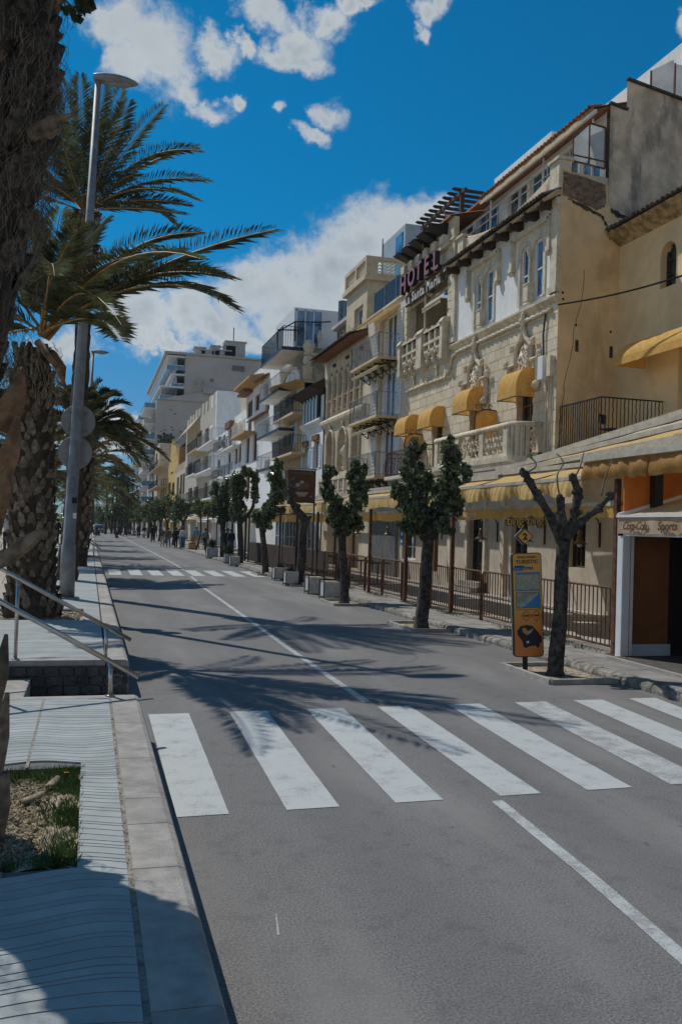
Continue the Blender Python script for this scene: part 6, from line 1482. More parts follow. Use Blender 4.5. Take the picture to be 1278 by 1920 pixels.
# ================================================================ yellow signboard (tourist train stop)
S_ = thing('train_stop_sign', 'tall yellow orange tourist train stop board with map panel, timetable and ting-ting lettering', 'signboard', (6.2, 11.6, .05))
rot = Matrix.Rotation(math.radians(-3), 3, 'Y')
ang = Matrix.Rotation(math.radians(-12), 3, 'Z')
tilt = Matrix.Rotation(math.radians(-3.0), 3, 'Y')
SR = ang @ tilt
sc0 = Vector((6.23, 11.6, .22))
def slink(nm, g, m, off, smooth=False):
    return g.build(nm, m, S_, smooth, sc0+SR @ Vector(off), SR)
MB().tube([(6.21, 11.66, 0.0), (6.12, 11.66, 2.15)], .04, 8).build('pole', blackm, S_)
def rrect(w, h, r, n=5):
    P_ = []
    for (cx_, cz_, a0) in ((w/2-r, h-r, 0), (-w/2+r, h-r, PI/2), (-w/2+r, r, PI), (w/2-r, r, 3*PI/2)):
        for i in range(n+1): a = a0+PI/2*i/n; P_.append((cx_+r*math.cos(a), cz_+r*math.sin(a)))
    return P_
yo = bpy.data.materials.new('sign_yellow_orange'); yo.use_nodes = True; tt = yo.node_tree; bb_ = tt.nodes['Principled BSDF']
tc_ = N(tt, 'ShaderNodeTexCoord'); sx_ = N(tt, 'ShaderNodeSeparateXYZ'); tt.links.new(tc_.outputs['Object'], sx_.inputs[0])
tt.links.new(MIXC(tt, RANGE(tt, sx_.outputs[2], .2, 1.0), (0.62, 0.19, 0.03), (0.72, 0.36, 0.05)), bb_.inputs['Base Color']); bb_.inputs['Roughness'].default_value = .4
slink('board_edge', MB().prism(rrect(.44, 1.52, .05), 'y', -.02, .03), blackm, (0, 0, 0)); slink('board_back', MB().prism(rrect(.43, 1.51, .05), 'y', .031, .07), galv, (-.012, 0, .005))
slink('board_face', MB().prism(rrect(.415, 1.495, .04), 'y', -.026, -.021), yo, (0, 0, .0125))
def panel(x0, x1, z0, z1, m, y=-.030, nm='panel'): return slink(nm, MB().box(x0, x1, y, y+.003, z0, z1), m, (0, 0, 0))
sb_ = mat('print_blue', (.05, .20, .36), .45, .05, 6); pw = mat('print_pale', (.40, .40, .30), .5, .12, 40, col2=(.22, .25, .16)); navy = mat('print_navy', (.02, .07, .17), .4)
panel(-.175, .185, .965, 1.235, sb_); panel(-.165, .175, .985, 1.205, pw, -.034, 'timetable')
for i in range(9): panel(-.155+.036*i, -.153+.036*i, .99, 1.20, MATS['greyish_beige'], -.036, 'table_line')
mapm = bpy.data.materials.new('printed_map'); mapm.use_nodes = True; tt = mapm.node_tree; bb_ = tt.nodes['Principled BSDF']; tc_ = N(tt, 'ShaderNodeTexCoord'); nn_ = NOISE(tt, tc_.outputs['Object'], 9, 5); sx_ = N(tt, 'ShaderNodeSeparateXYZ'); tt.links.new(tc_.outputs['Object'], sx_.inputs[0])
v_ = MATH(tt, 'ADD', MATH(tt, 'SUBTRACT', sx_.outputs[0], MATH(tt, 'MULTIPLY', sx_.outputs[2], 1.1)), MATH(tt, 'MULTIPLY', nn_.outputs[0], .14))
tt.links.new(MIXC(tt, RANGE(tt, v_, -.80, -.79), MIXC(tt, RANGE(tt, nn_.outputs[0], .45, .55), (.30, .34, .34), (.20, .24, .16)), (.02, .17, .42)), bb_.inputs['Base Color']); bb_.inputs['Roughness'].default_value = .4
panel(-.172, .182, .715, .945, navy); panel(-.166, .176, .722, .938, mapm, -.034, 'map')
panel(-.205, -.07, 1.255, 1.30, sb_, nm='plaque'); panel(-.19, -.05, 1.303, 1.335, navy, nm='plaque')
def stext(s, sz, x, z, m, **k):
    me = text_mesh('lettering', s, sz, **k); me.materials.append(m); return link('lettering', me, S_, sc0+SR @ Vector((x, -.031, z)), SR @ ROT_FACE_CAM)
inkm = mat('ink_black', (.015, .015, .015), .5); teal = mat('ink_blue', (.02, .16, .32), .5)
stext('tren\u00b7train', .066, .0, 1.44, inkm, ext=.001, bold=.0008, align='CENTER', spacing=1.08); stext('TURISTIC', .076, .0, 1.365, inkm, ext=.001, bold=.0012, align='CENTER', spacing=1.06); stext('sitges', .085, -.10, 1.275, teal, ext=.001, bold=.002, shear=.15)
panel(-.19, .19, .69, .695, inkm, -.029, 'rule')
for cx_ in (-.03, .12):
    q = MB(); c_ = [(cx_-.075, .60), (cx_, .675), (cx_+.075, .60), (cx_, .525)]
    for a, b in zip(c_, c_[1:]+c_[:1]): q.obox((a[0], -.03, a[1]), (b[0], -.03, b[1]), .004, .005)
    slink('diamond_outline', q, inkm, (0, 0, 0))
stext('4,00\u20ac', .036, -.03, .59, inkm, ext=.002, align='CENTER', bold=.001); stext('4,00\u20ac', .036, .12, .59, inkm, ext=.002, align='CENTER', bold=.001)
# printed picture of the little train: dark rounded car seen from the front corner
q = MB(); q.prism([(-.16, .33), (-.17, .38), (-.12, .45), (-.03, .47), (.06, .45), (.13, .37), (.19, .29), (.19, .22), (.13, .17), (.02, .16), (-.04, .14), (-.08, .16), (-.10, .24)], 'y', -.032, -.028); slink('train_picture', q, blackm, (0, 0, 0))
q = MB(); q.prism([(-.10, .42), (-.05, .43), (-.02, .38), (.04, .40), (.07, .42), (.04, .36), (-.02, .32), (-.08, .36)], 'y', -.035, -.032); slink('train_picture', q, mat('print_tan', (.45, .33, .16), .5), (0, 0, 0))
panel(-.035, .0, .205, .235, white_paint, -.036, 'train_plate')
for cx_ in (-.05, .13): slink('train_wheel', MB().prism([(cx_+.028*math.cos(a*PI/5), .165+.03*math.sin(a*PI/5)) for a in range(10)], 'y', -.036, -.034), inkm, (0, 0, 0))
# number diamond and lettering over the board
q = MB(); q.prism([(-.125, 1.76), (0, 1.885), (.125, 1.76), (0, 1.635)], 'y', -.03, .0); slink('number_diamond', q, blackm, (-.02, 0, -.0)); q = MB(); q.prism([(-.108, 1.76), (0, 1.868), (.108, 1.76), (0, 1.652)], 'y', -.036, -.03); slink('number_diamond', q, yo, (-.02, 0, 0))
q = MB(); q.prism([(-.125, 1.76), (0, 1.885), (.125, 1.76), (0, 1.635)], 'y', .0, .03); slink('number_diamond', q, galv, (-.045, 0, 0))
me = text_mesh('lettering', '2', .13, ext=.002, bold=.005, align='CENTER'); me.materials.append(inkm); link('lettering', me, S_, sc0+SR @ Vector((-.02, -.04, 1.715)), SR @ ROT_FACE_CAM)
me = text_mesh('lettering', 'ting\u00b7ting!', .20, ext=.015, bold=.010, shear=.12, align='CENTER', spacing=.9); me.materials.append(inkm); link('lettering_backing', me, S_, sc0+SR @ Vector((.0, -.03, 1.93)), SR @ ROT_FACE_CAM)
me = text_mesh('lettering', 'ting\u00b7ting!', .20, ext=.004, bold=.0, shear=.12, align='CENTER', spacing=.9); me.materials.append(mat('letter_ochre', (.60, .36, .09), .5)); link('lettering', me, S_, sc0+SR @ Vector((.0, -.052, 1.93)), SR @ ROT_FACE_CAM)
# ================================================================ brown hanging banner
t = thing('hanging_banner', 'dark brown banner with a faint pale emblem hung from a horizontal arm', 'banner', (7.4, 31, 3))
a0, a1 = gy(540, 880, 31), gy(592, 883, 31); b0, b1 = gy(541, 940, 31), gy(590, 943, 31)
g = MB(); vs = []
for j in range(9):
    v = j/8; L0 = a0.lerp(b0, v); R1 = a1.lerp(b1, v)
    for i in range(7): p = L0.lerp(R1, i/6); vs.append((p.x, 31+.025*math.sin(i*1.1+j*.5), p.z))
g.add(vs, [(j*7+i, j*7+i+1, (j+1)*7+i+1, (j+1)*7+i) for j in range(8) for i in range(6)]); g.build('cloth', mat('banner_brown', (0.085, 0.045, 0.030), .85, .08, 3, trans=.1), t, True)
MB().obox((a0.x-.12, 31, a0.z+.05), (a1.x+.05, 31, a1.z+.05), .05, .05).build('arm', galv, t); MB().obox((b0.x, 31, b0.z), (b1.x, 31, b1.z), .04, .04).build('lower_bar', blackm, t)
MB().obox((a1.x-.02, 31.03, .12), (a1.x-.02, 31.03, a1.z+.08), .05, .05).build('pole', darkwood, t)
em = mat('faint_emblem', (.34, .32, .28), .8); cx_ = (a0.x+a1.x)/2; zc_ = (a0.z+b0.z)/2
q = MB(); q.prism([(cx_+.24*math.cos(a*PI/10)*(1 if math.sin(a*PI/10) < 0 else .95), zc_-.22+.16*math.sin(a*PI/10)) for a in range(10, 21)], 'y', 30.95, 30.955); q.build('emblem', em, t)
q = MB(); q.blob((cx_-.14, 30.955, zc_+.02), .09, 8, (1, .05, 1)); q.blob((cx_+.0, 30.955, zc_+.14), .08, 8, (1, .05, .7)); q.build('emblem', em, t)
for i in range(5): MB().obox((cx_-.02+.06*i, 30.95, zc_-.12), (cx_+.02+.05*i, 30.95, zc_+.10), .025, .006).build('emblem_stripe', em, t)
for (x, w) in ((cx_-.12, .10), (cx_+.02, .06), (cx_+.10, .04), (cx_+.30, .03), (cx_+.37, .03)): MB().box(x, x+w, 30.95, 30.956, zc_-.40, zc_-.35).build('illegible_mark', em, t)
fm_ = mat('faint_brown_mark', (.16, .10, .07), .8)
for i in range(12): MB().box(cx_-.40+i*.068, cx_-.40+i*.068+.04, 30.95, 30.956, zc_+.42, zc_+.50).build('illegible_mark', fm_, t)
# ================================================================ cube planters
plm = mat('planter_white', (.52, .52, .50), .8, .1, 6, .3, 40, stain=(.3, .28, .25), stain_amt=.5, stain_scale=4)
def planter(px_, py_, lab, plant, s=.42, tall=False):
    p = gz(px_, py_, .02); x, y = p.x, p.y; t = thing('cube_planter', lab, 'planter', (x, y, 0), 'white cube planters on the kerb'); z = .03
    g = MB(); g.box(x-s/2, x+s/2, y, y+s, z+.05, z+.05+s*.95); bevel(g.build('tub', plm, t), .02)
    f = MB(); h = s*1.15
    for (a, b) in ((-1, 0), (1, 0), (-1, 1), (1, 1)): f.obox((x+a*(s/2+.015), y-.015+b*(s+.03), 0), (x+a*(s/2+.015), y-.015+b*(s+.03), z+h), .025, .025)
    for zz in (z+.03, z+h):
        c = [(x-s/2-.015, y-.015), (x+s/2+.015, y-.015), (x+s/2+.015, y+s+.015), (x-s/2-.015, y+s+.015)]
        for a, b in zip(c, c[1:]+c[:1]): f.obox((a[0], a[1], zz), (b[0], b[1], zz), .022, .022)
    f.build('frame', blackm, t)
    MB().box(x-s/2+.03, x+s/2-.03, y+.03, y+s-.03, z+.05+s*.95, z+.055+s*.95).build('soil', dirt, t)
    if plant:
        q = MB(); c = Vector((x, y+s/2, z+s))
        for i in range(90 if plant == 1 else 240):
            a = random.uniform(0, 2*PI); e = random.uniform(.3, 1.3); l = random.uniform(.12, .30)*(1.4 if plant == 2 else 1); d = Vector((math.cos(a)*math.cos(e), math.sin(a)*math.cos(e), math.sin(e))); o_ = c+(Vector((random.gauss(0, .1), random.gauss(0, .1), random.uniform(0, .35))) if plant == 2 else Vector((random.gauss(0, .05), random.gauss(0, .05), 0))); sdir = d.cross(Vector((0, 0, 1))).normalized()*.016
            q.add([o_-sdir, o_+sdir, o_+d*l*.6+sdir, o_+d*l, o_+d*l*.6-sdir], [(0, 1, 2, 3, 4)])
        tag(q.build('planter_plant', mat('planter_foliage', (.045, .075, .035), .7, .3, 12, trans=.2)), {'empty': ''}.get('x', ('bushy spiky plant in the planter at the foot of the leaning bare tree' if 'bushy plant' in lab else 'thin spiky plant in the planter left of the leaning bare tree' if 'thin' in lab else 'tall flowering bush in the distant planter by the fourth tree' if 'tall' in lab else 'bushy plant in the far planter among the walkers')), 'plant')
planter(622, 1124, 'empty white cube planter in a black frame nearest the camera', 0, .46); planter(592, 1113, 'white cube planter in a black frame just behind the nearest one', 0, .46)
planter(548, 1098, 'white cube planter with a bushy plant at the foot of the leaning bare tree', 1, .44); planter(526, 1088, 'white cube planter with a thin plant left of the leaning bare tree', 1, .44)
planter(441, 1062, 'distant white cube planter left of the fourth tree', 0, .46); planter(430, 1057, 'distant white cube planter with a tall flowering bush', 2, .46); planter(398, 1047, 'far planter box among the walkers', 2, .6)
# ================================================================ lamps
def lamp(x, y, lab, H_=11.4, lean=1.0):
    t = thing('street_lamp', lab, 'street lamp', (x, y, Z1), 'street lamps on the sea side')
    MB().box(x-.24, x+.24, y-.24, y+.24, Z1, Z1+.035).build('base_plate', galv, t)
    MB().tube([(x, y, Z1), (x, y, Z1+1.1), (x, y, Z1+1.12), (x+.13*lean, y, 6.2), (x+.25*lean, y, H_)], [.155, .145, .125, .10, .065], 14).build('pole', galv, t, True)
    x += .25*lean; g = MB(); n = 14; prof = []
    vs = []; 
    for i in range(13):
        u = i/12; L = -.10+.92*u; w = .17*math.sin(PI*min(1, .12+u*.88))**.6+.02; hT = .10*math.sin(PI*min(1, .1+u*.9))**.7+.02; hB = .075*math.sin(PI*min(1, .1+u*.9))**.6+.015
        for k in range(n): a = 2*PI*k/n; vs.append((x+L, y+w*math.cos(a), H_+.06+(hT if math.sin(a) > 0 else hB)*math.sin(a)))
    g.add(vs, [(i*n+k, i*n+(k+1) % n, (i+1)*n+(k+1) % n, (i+1)*n+k) for i in range(12) for k in range(n)]+[tuple(reversed(range(n))), tuple(range(12*n, 13*n))])
    h = g.build('lamp_head', galv, t, True); q = MB(); q.blob((x+.42, y, H_+.0), .13, 12, (2.0, .9, .45)); q.build('lens', mat('lamp_lens', (.25, .27, .28), .15), h, True)
    return t
LMP = lamp(-.40, 19.0, 'tall grey street lamp with two round sign backs beside the stout palm', gy(178, 150, 19.0).z)
for k, (px_, py_) in enumerate(((147, 790), (141, 849))):
    p = gy(px_, py_, 19.17); t = thing('round_sign', ('upper' if k == 0 else 'lower')+' round traffic sign seen from the back on the lamp pole', 'traffic sign', (p.x, 19.17, p.z), 'round sign backs on the lamp')
    ring = [(p.x+.335*math.cos(a*PI/20), p.z+.335*math.sin(a*PI/20)) for a in range(40)]
    MB().prism(ring, 'y', 19.16, 19.175).build('disc', signback, t); q = MB(); q.tube([(a, 19.165, b) for a, b in ring+ring[:1]], .012, 5, cap=False); q.build('rim', galv, t)
    for dz in (-.18, .18): MB().box(p.x-.2, p.x+.2, 19.12, 19.16, p.z+dz-.018, p.z+dz+.018).build('bracket', galv, t)
for (py_, w, h, m_) in ((938, .10, .12, inkm), (967, .07, .11, white_paint)):
    p = gy(140, py_, 18.86); MB().box(p.x-w/2, p.x+w/2, 18.855, 18.87, p.z-h/2, p.z+h/2).build('sticker', m_, LMP)
lamp(-.38, 49.0, 'second street lamp down the walk with its head above the distant palms', 11.1); lamp(-.38, 79, 'third street lamp far down the walk', 11.1)
# ================================================================ palms
frondm = mat('palm_leaflet', (0.145, 0.155, 0.064), .55, .3, 4, trans=.3, rnd=.25, spec=.5); frond_dry = mat('dry_palm_leaflet', (0.26, 0.16, 0.07), .7, .25, 4, trans=.25, rnd=.2)
rachm = mat('palm_leaf_stalk', (0.34, 0.20, 0.075), .6, .2, 6)
trunkm = mat('palm_trunk_fibre', (0.075, 0.058, 0.042), .95, .25, 7, .8, 25, stain=(.03, .027, .024), stain_amt=.6, stain_scale=4)
bootm = mat('palm_leaf_base', (0.22, 0.17, 0.125), .9, .25, 14, .8, 30, stain=(.07, .055, .045), stain_amt=.7, stain_scale=9, rnd=.3)
bootm2 = mat('orange_palm_leaf_base', (0.24, 0.14, 0.075), .8, .25, 10, .6, 30, stain=(.12, .07, .04), stain_amt=.6, stain_scale=7, rnd=.25)
def frond(parent, p0, p1, p2, n=52, L=.46, w=.016, m=None, bare=.16, droop=.10, name='frond', rr=.022, rng=random):
    p0, p1, p2 = Vector(p0), Vector(p1), Vector(p2); g = MB(); pts = []
    B = lambda t: p0*(1-t)**2+p1*2*t*(1-t)+p2*t*t
    K = 12; g.tube([B(i/K) for i in range(K+1)], [rr*(1-.85*i/K)+(.03 if i == 0 else 0) for i in range(K+1)], 4, mi=1)
    for i in range(n):
        t = bare+(1-bare)*(i+.5)/n; P0 = B(t); T = (B(min(1, t+.02))-B(max(0, t-.02))).normalized(); S = T.cross(Vector((0, 0, 1)))
        if S.length < .1: S = T.cross(Vector((1, 0, 0)))
        S.normalize(); U = S.cross(T)
        u = (t-bare)/(1-bare); ll = L*(.35+.65*math.sin(PI*min(1, .15+u*.80))**.7)*(1 if u < .85 else 1-.35*(u-.85)/.15)
        for s in (-1, 1):
            j = rng.uniform(-.12, .12); fwd = .55+.5*u+j; d = (S*s*(1-.15*u)+T*fwd+U*(.38+rng.uniform(-.2, .2))).normalized(); l = ll*rng.uniform(.8, 1.08)
            a = P0+S*s*.008; mid = a+d*l*.5; tip = a+d*l+Vector((0, 0, -1))*l*(droop+rng.uniform(0, .12)); W = d.cross(U).normalized()*w*.5
            g.add([a, mid-W, tip, mid+W], [(0, 1, 2), (0, 2, 3)], 0)
    return g.build(name, [m or frondm, rachm], parent)
def boot_mesh(w, h, d, m, sharp=1.0):
    g = MB(); vs = []
    for j, (z, ww, dd) in enumerate(((-.5, .35, .02), (-.15, 1.0, .35), (.25, .72, .8), (.5, .34, 1.0))):
        for k in range(4): u = (k-1.5)/1.5; vs.append((u*w/2*ww, -dd*d*(1-.35*u*u), z*h*1.0))
    vs.append((0, .03, .5*h))
    fs = [(j*4+k, j*4+k+1, (j+1)*4+k+1, (j+1)*4+k) for j in range(3) for k in range(3)]+[(12, 13, 16), (13, 14, 16), (14, 15, 16), (8, 12, 16), (4, 8, 16), (15, 11, 16), (11, 7, 16)]
    return g.add(vs, fs).mesh('leaf_base', m)
def boots(parent, base, top, rfun, dz, per, meshes, sc=1.0, zmin=None, zmax=None, jit=.15, face=None):
    base = Vector(base); top = Vector(top); H_ = top.z-base.z; z = 0; k = 0; cnt = 0
    while z < H_:
        c = base.lerp(top, z/H_); r = rfun(z/H_)
        for i in range(per):
            a = 2*PI*(i+(.5 if k % 2 else 0))/per+random.uniform(-.1, .1)
            if face is not None and math.cos(a-face) < -.25: continue
            R_ = Matrix.Rotation(a+PI/2, 3, 'Z') @ Matrix.Rotation(random.uniform(-.15, .22), 3, 'X') @ Matrix.Rotation(random.uniform(-.2, .2), 3, 'Y')
            o = link('leaf_base', random.choice(meshes), parent, (c.x+r*math.cos(a), c.y+r*math.sin(a), base.z+z+random.uniform(-.02, .02)), R_); s = sc*random.uniform(1-jit, 1+jit); o.scale = (s, s, s); cnt += 1
        z += dz; k += 1
    return cnt
def trunk(parent, base, top, rfun, seg=30, n=14, jit=.05, m=None, bendx=0.0, bendy=0.0):
    base = Vector(base); top = Vector(top); pts = []; rs = []
    for i in range(seg+1): t = i/seg; p = base.lerp(top, t); p.x += bendx*math.sin(PI*t); p.y += bendy*math.sin(PI*t); pts.append(p); rs.append(rfun(t)*(1+(.06 if i % 2 else -.0)))
    return MB().tube(pts, rs, n, jit=jit).build('trunk', m or trunkm, parent, False)
def crown(parent, c, n, R, rise, L, avoid=None, nl=44, dry=.08, w=.018, seed=3, lowest=-.35, az=None):
    rng = random.Random(seed)
    for i in range(n):
        a = 2*PI*i*.381966+rng.uniform(-.15, .15); f = i/n; e = (1.35-(1.35-lowest)*f**.9)+rng.uniform(-.1, .1)
        if az is not None and not az(a, e): continue
        l = R*rng.uniform(.85, 1.1); d = Vector((math.cos(a)*math.cos(e), math.sin(a)*math.cos(e), math.sin(e)))
        p1 = c+d*l*.55+Vector((0, 0, l*.10)); p2 = c+d*l*.92+Vector((math.cos(a), math.sin(a), 0))*l*.12*math.cos(e)+Vector((0, 0, -l*(.16+.22*math.cos(e))))
        frond(parent, c+d*.12, p1, p2, nl, L, w, frond_dry if rng.random() < dry else frondm, rng=rng)
# --- stout palm in the middle distance
A_ = thing('stout_palm', 'stout date palm with a thick trunk of leaf scars beside the handrails', 'palm', (-.86, 15.75, .36))
aB = (-.88, 15.75, .36); aT = tuple(gy(60, 655, 15.75))
rA = lambda t: .37-.05*t+(.10*max(0, .12-t)/.12)-(.06 if t > .92 else 0)
trunk(A_, aB, aT, rA, 34, 16, .06)
bA = [boot_mesh(.14, .24, .07, bootm), boot_mesh(.12, .20, .06, bootm), boot_mesh(.15, .27, .08, bootm), boot_mesh(.14, .22, .06, trunkm)]
boots(A_, (-.88, 15.75, .5), aT, lambda t: rA(t)-.01, .15, 13, bA, face=-PI/2)
CA = gy(82, 628, 15.65); 
specA = [((300, 470), (515, 430), -3.2), ((255, 470), (436, 522), -2.6), ((300, 470), (441, 582), -3.0), ((215, 430), (372, 436), -1.4), ((185, 560), (227, 640), -4.2), ((80, 520), (152, 420), -2.2), ((45, 500), (50, 395), -1.5), ((230, 500), (345, 470), 1.0),
         ((250, 460), (425, 520), 1.0), ((140, 500), (245, 480), -1.5), ((180, 490), (330, 520), 1.8), ((10, 520), (-60, 430), .6), ((0, 570), (-90, 520), -.3), ((20, 620), (-70, 640), .8), ((130, 470), (200, 410), 1.5)]
for k, (m_, tp, dy_) in enumerate(specA):
    p2 = gy(tp[0], tp[1], 15.7+dy_); p1 = gy(m_[0], m_[1], 15.7+dy_*.5); p1 = p1*1.0
    frond(A_, CA+Vector((random.uniform(-.08, .08), random.uniform(-.08, .08), random.uniform(-.05, .15))), p1, p2, 92, .54, .018, frondm if k not in (9, ) else frond_dry, droop=.12, rr=.028)
for p2_, l_ in (((.3, 11.4, 4.5), .1), ((1.2, 10.9, 5.3), .0), ((-.5, 10.9, 4.9), 0)):
    v_ = (CA+Vector(p2_))/2+Vector((0, 0, 1.1)); frond(A_, CA, v_, p2_, 84, .42, .018, droop=.12, rr=.026)
rngA = random.Random(5)
for i in range(3):      # fronds reaching towards and away from the camera
    a = [-PI/2, PI/2][i % 2]+rngA.uniform(-.7, .7); e = rngA.uniform(.25, 1.2); l = rngA.uniform(2.2, 2.9); d = Vector((math.cos(a)*math.cos(e), math.sin(a)*math.cos(e), math.sin(e)))
    if math.cos(a) < 0.1 and d.y < 0: pass
    frond(A_, CA, CA+d*l*.55+Vector((0, 0, .2)), CA+d*l+Vector((0, 0, -l*.22)), 56, .44, .019, rng=rngA)
q = MB()
for i in range(420):
    a = random.uniform(0, 2*PI); z = random.uniform(4.1, 5.0); r = .36+random.uniform(0, .12); l = random.uniform(.1, .35); x = aT[0]+r*math.cos(a); y = 15.75+r*math.sin(a); q.tube([(x, y, z), (x+.06*math.cos(a), y+.06*math.sin(a), z-l*.5), (x+.02*math.cos(a)+random.uniform(-.08, .08), y+.05*math.sin(a), z-l)], .0045, 3, cap=False)
q.build('trunk_fibre', straw, A_)['kind'] = 'stuff'
for (a_, b_, c_) in (((70, 640), (110, 690), (125, 735)), ((40, 690), (45, 740), (40, 780)), ((95, 660), (118, 690), (120, 712))):
    MB().tube([gy(*a_, 15.3), gy(*b_, 15.15), gy(*c_, 15.15)], [.07, .06, .02], 6).build('cut_stalk', bootm2, A_, True)
# --- tall palm behind the lamp
B_ = thing('tall_palm', 'tall slender palm whose crown spreads behind the lamp head', 'palm', (-.5, 25, Z1))
cb_ = gy(160, 405, 25.0); bB = gz(132, 1085, Z1)
rB = lambda t: .24-.05*t+.05*max(0, .1-t)/.1+(.10*max(0, t-.86)/.14)
trunk(B_, (-.55, 25.0, Z1), tuple(cb_), rB, 60, 12, .10, bendx=.10)
for k, (m_, tp, dy_) in enumerate([((135, 250), (115, 152), 0), ((152, 240), (150, 140), .6), ((172, 250), (195, 150), -.5), ((195, 260), (228, 165), .4), ((210, 260), (242, 188), -.6), ((225, 280), (307, 198), 0), ((255, 262), (374, 282), -.4), ((240, 300), (372, 275), .9), ((260, 318), (390, 338), .1), ((255, 320), (371, 376), -.8), ((240, 360), (356, 384), .5), ((250, 345), (330, 420), 1.2), ((100, 320), (60, 300), .3), ((105, 335), (62, 345), -.5), ((95, 290), (88, 205), .7), ((120, 290), (108, 215), -.9), ((215, 380), (345, 400), -1.4), ((205, 300), (260, 240), 1.3), ((70, 360), (10, 340), .8)]):
    frond(B_, cb_+Vector((0, 0, .1)), gy(m_[0], m_[1], 25+dy_*.6-1.0), gy(tp[0], tp[1], 25+dy_*1.5-2.2), 84, .58, .020, droop=.1, rr=.03)
rngB = random.Random(11)
for i in range(4):
    a = rngB.choice([-PI/2, PI/2])+rngB.uniform(-.8, .8); e = rngB.uniform(.2, 1.3); l = rngB.uniform(2.3, 3.0); d = Vector((math.cos(a)*math.cos(e), math.sin(a)*math.cos(e), math.sin(e)))
    frond(B_, cb_, cb_+d*l*.55+Vector((0, 0, .2)), cb_+d*l+Vector((0, 0, -l*.18)), 52, .50, .022, rng=rngB)
bBm = [boot_mesh(.17, .26, .14, bootm), boot_mesh(.14, .24, .16, trunkm)]
boots(B_, (cb_.x, 25, cb_.z-1.35), (cb_.x, 25, cb_.z-.02), lambda t: .24+.05*t, .13, 8, bBm, 1.15)
# --- the row of palms further on
def palm(x, y, h, R, n, lab, seed, nl=60, L=.6, r=.24, w=.045, g_='palms along the sea walk', name='palm', base=Z1, **k):
    t = thing(name, lab, 'palm', (x, y, base), g_); rf = lambda t_: r-.04*t_+.06*max(0, t_-.8)/.2
    trunk(t, (x, y, base), (x, y, h), rf, 26, 9, .12); crown(t, Vector((x, y, h)), n, R, 0, L, nl=nl, w=w, seed=seed, **k); return t
D_p = palm(-.32, 33.0, 5.1, 2.75, 42, 'bushy palm behind the round sign backs, crown reaching to the right', 21, 74, .62, .29, lowest=-.05)
boots(D_p, (-.32, 33, 1.2), (-.32, 33, 5.0), lambda t: .29+.06*t, .30, 7, [boot_mesh(.2, .3, .12, bootm)], 1.1)
palm(-.35, 43.8, 4.9, 3.0, 26, 'palm with some orange dry fronds just beyond the bushy one', 22, 50, .6, dry=.3)
palm(-.35, 54, 4.7, 3.0, 24, 'third palm of the row beside the bicycles', 23, 46); palm(-.4, 66, 4.9, 3.0, 22, 'fourth palm of the row', 24, 40, w=.06); palm(-.4, 80, 4.8, 3.0, 20, 'fifth palm of the row', 25, 34, w=.07); palm(-.5, 97, 4.8, 3.0, 18, 'sixth palm of the row', 26, 30, w=.09)
palm(-2.75, 41, 4.2, 2.7, 24, 'low palm on the promenade left of the lamp', 27, 50); palm(-4.2, 60, 4.6, 2.9, 22, 'palm on the promenade farther left, half hidden by the stout trunk', 28, 24, w=.05); palm(-3.0, 52, 3.9, 2.6, 20, 'small palm on the promenade right behind the dark walker', 31, 24, w=.05)
# far fan palms and the small palm at the end of the street
fanm = mat('fan_palm_leaf', (0.045, 0.065, 0.035), .7, .3, 1)
def fan_palm(px_, pyt, Y, lab, cr=1.5, seed=0):
    p = gy(px_, pyt, Y); t = thing('fan_palm', lab, 'palm', (p.x, Y, 0), 'far fan palms'); rng = random.Random(seed)
    MB().tube([(p.x, Y, 0), (p.x+.1, Y, p.z*.6), (p.x, Y, p.z)], [.24, .17, .15], 7).build('trunk', trunkm, t); g = MB()
    for i in range(46):
        a = rng.uniform(0, 2*PI); e = rng.uniform(-1.0, 1.35); d = Vector((math.cos(a)*math.cos(e), math.sin(a)*math.cos(e), math.sin(e))); l = cr*rng.uniform(.75, 1.1); c = Vector((p.x, Y, p.z))+d*l*.45
        S = d.cross(Vector((0, 0, 1))); S.normalize(); U = S.cross(d)
        for k in range(9): b = (k-4)/4*1.15; dd = (d*math.cos(b)+(S if k % 1 == 0 else U)*math.sin(b)+Vector((0, 0, -.15*abs(b)))).normalized(); W = U.cross(dd).normalized()*.05 if U.cross(dd).length > .1 else S*.05; ll = l*.6; g.add([c-W, c+dd*ll*.6-W*1.6, c+dd*ll, c+dd*ll*.6+W*1.6, c+W], [(0, 1, 2, 3, 4)])
        g.obox((p.x, Y, p.z), c, .04, .03)
    g.build('crown', fanm, t)
for k, (a, b, Y, lab, cr) in enumerate(((201, 905, 150, 'slim fan palm left of the far palm group', 1.9), (219, 893, 152, 'fan palm in the left part of the far group', 2.2), (230, 888, 155, 'tallest fan palm at the centre of the far group', 2.3), (240, 897, 149, 'fan palm at the right of the far group', 2.1), (212, 912, 158, 'lowest fan palm of the far group', 1.9), (225, 915, 147, 'fan palm in front of the far group, crown low', 2.0))): fan_palm(a, b, Y, lab, cr, 40+k)
p = gy(175, 930, 170); palm(p.x, 170, p.z, 3.2, 20, 'small distant feather palm at the end of the street', 51, 20, L=.9, w=.12, name='palm', base=0)
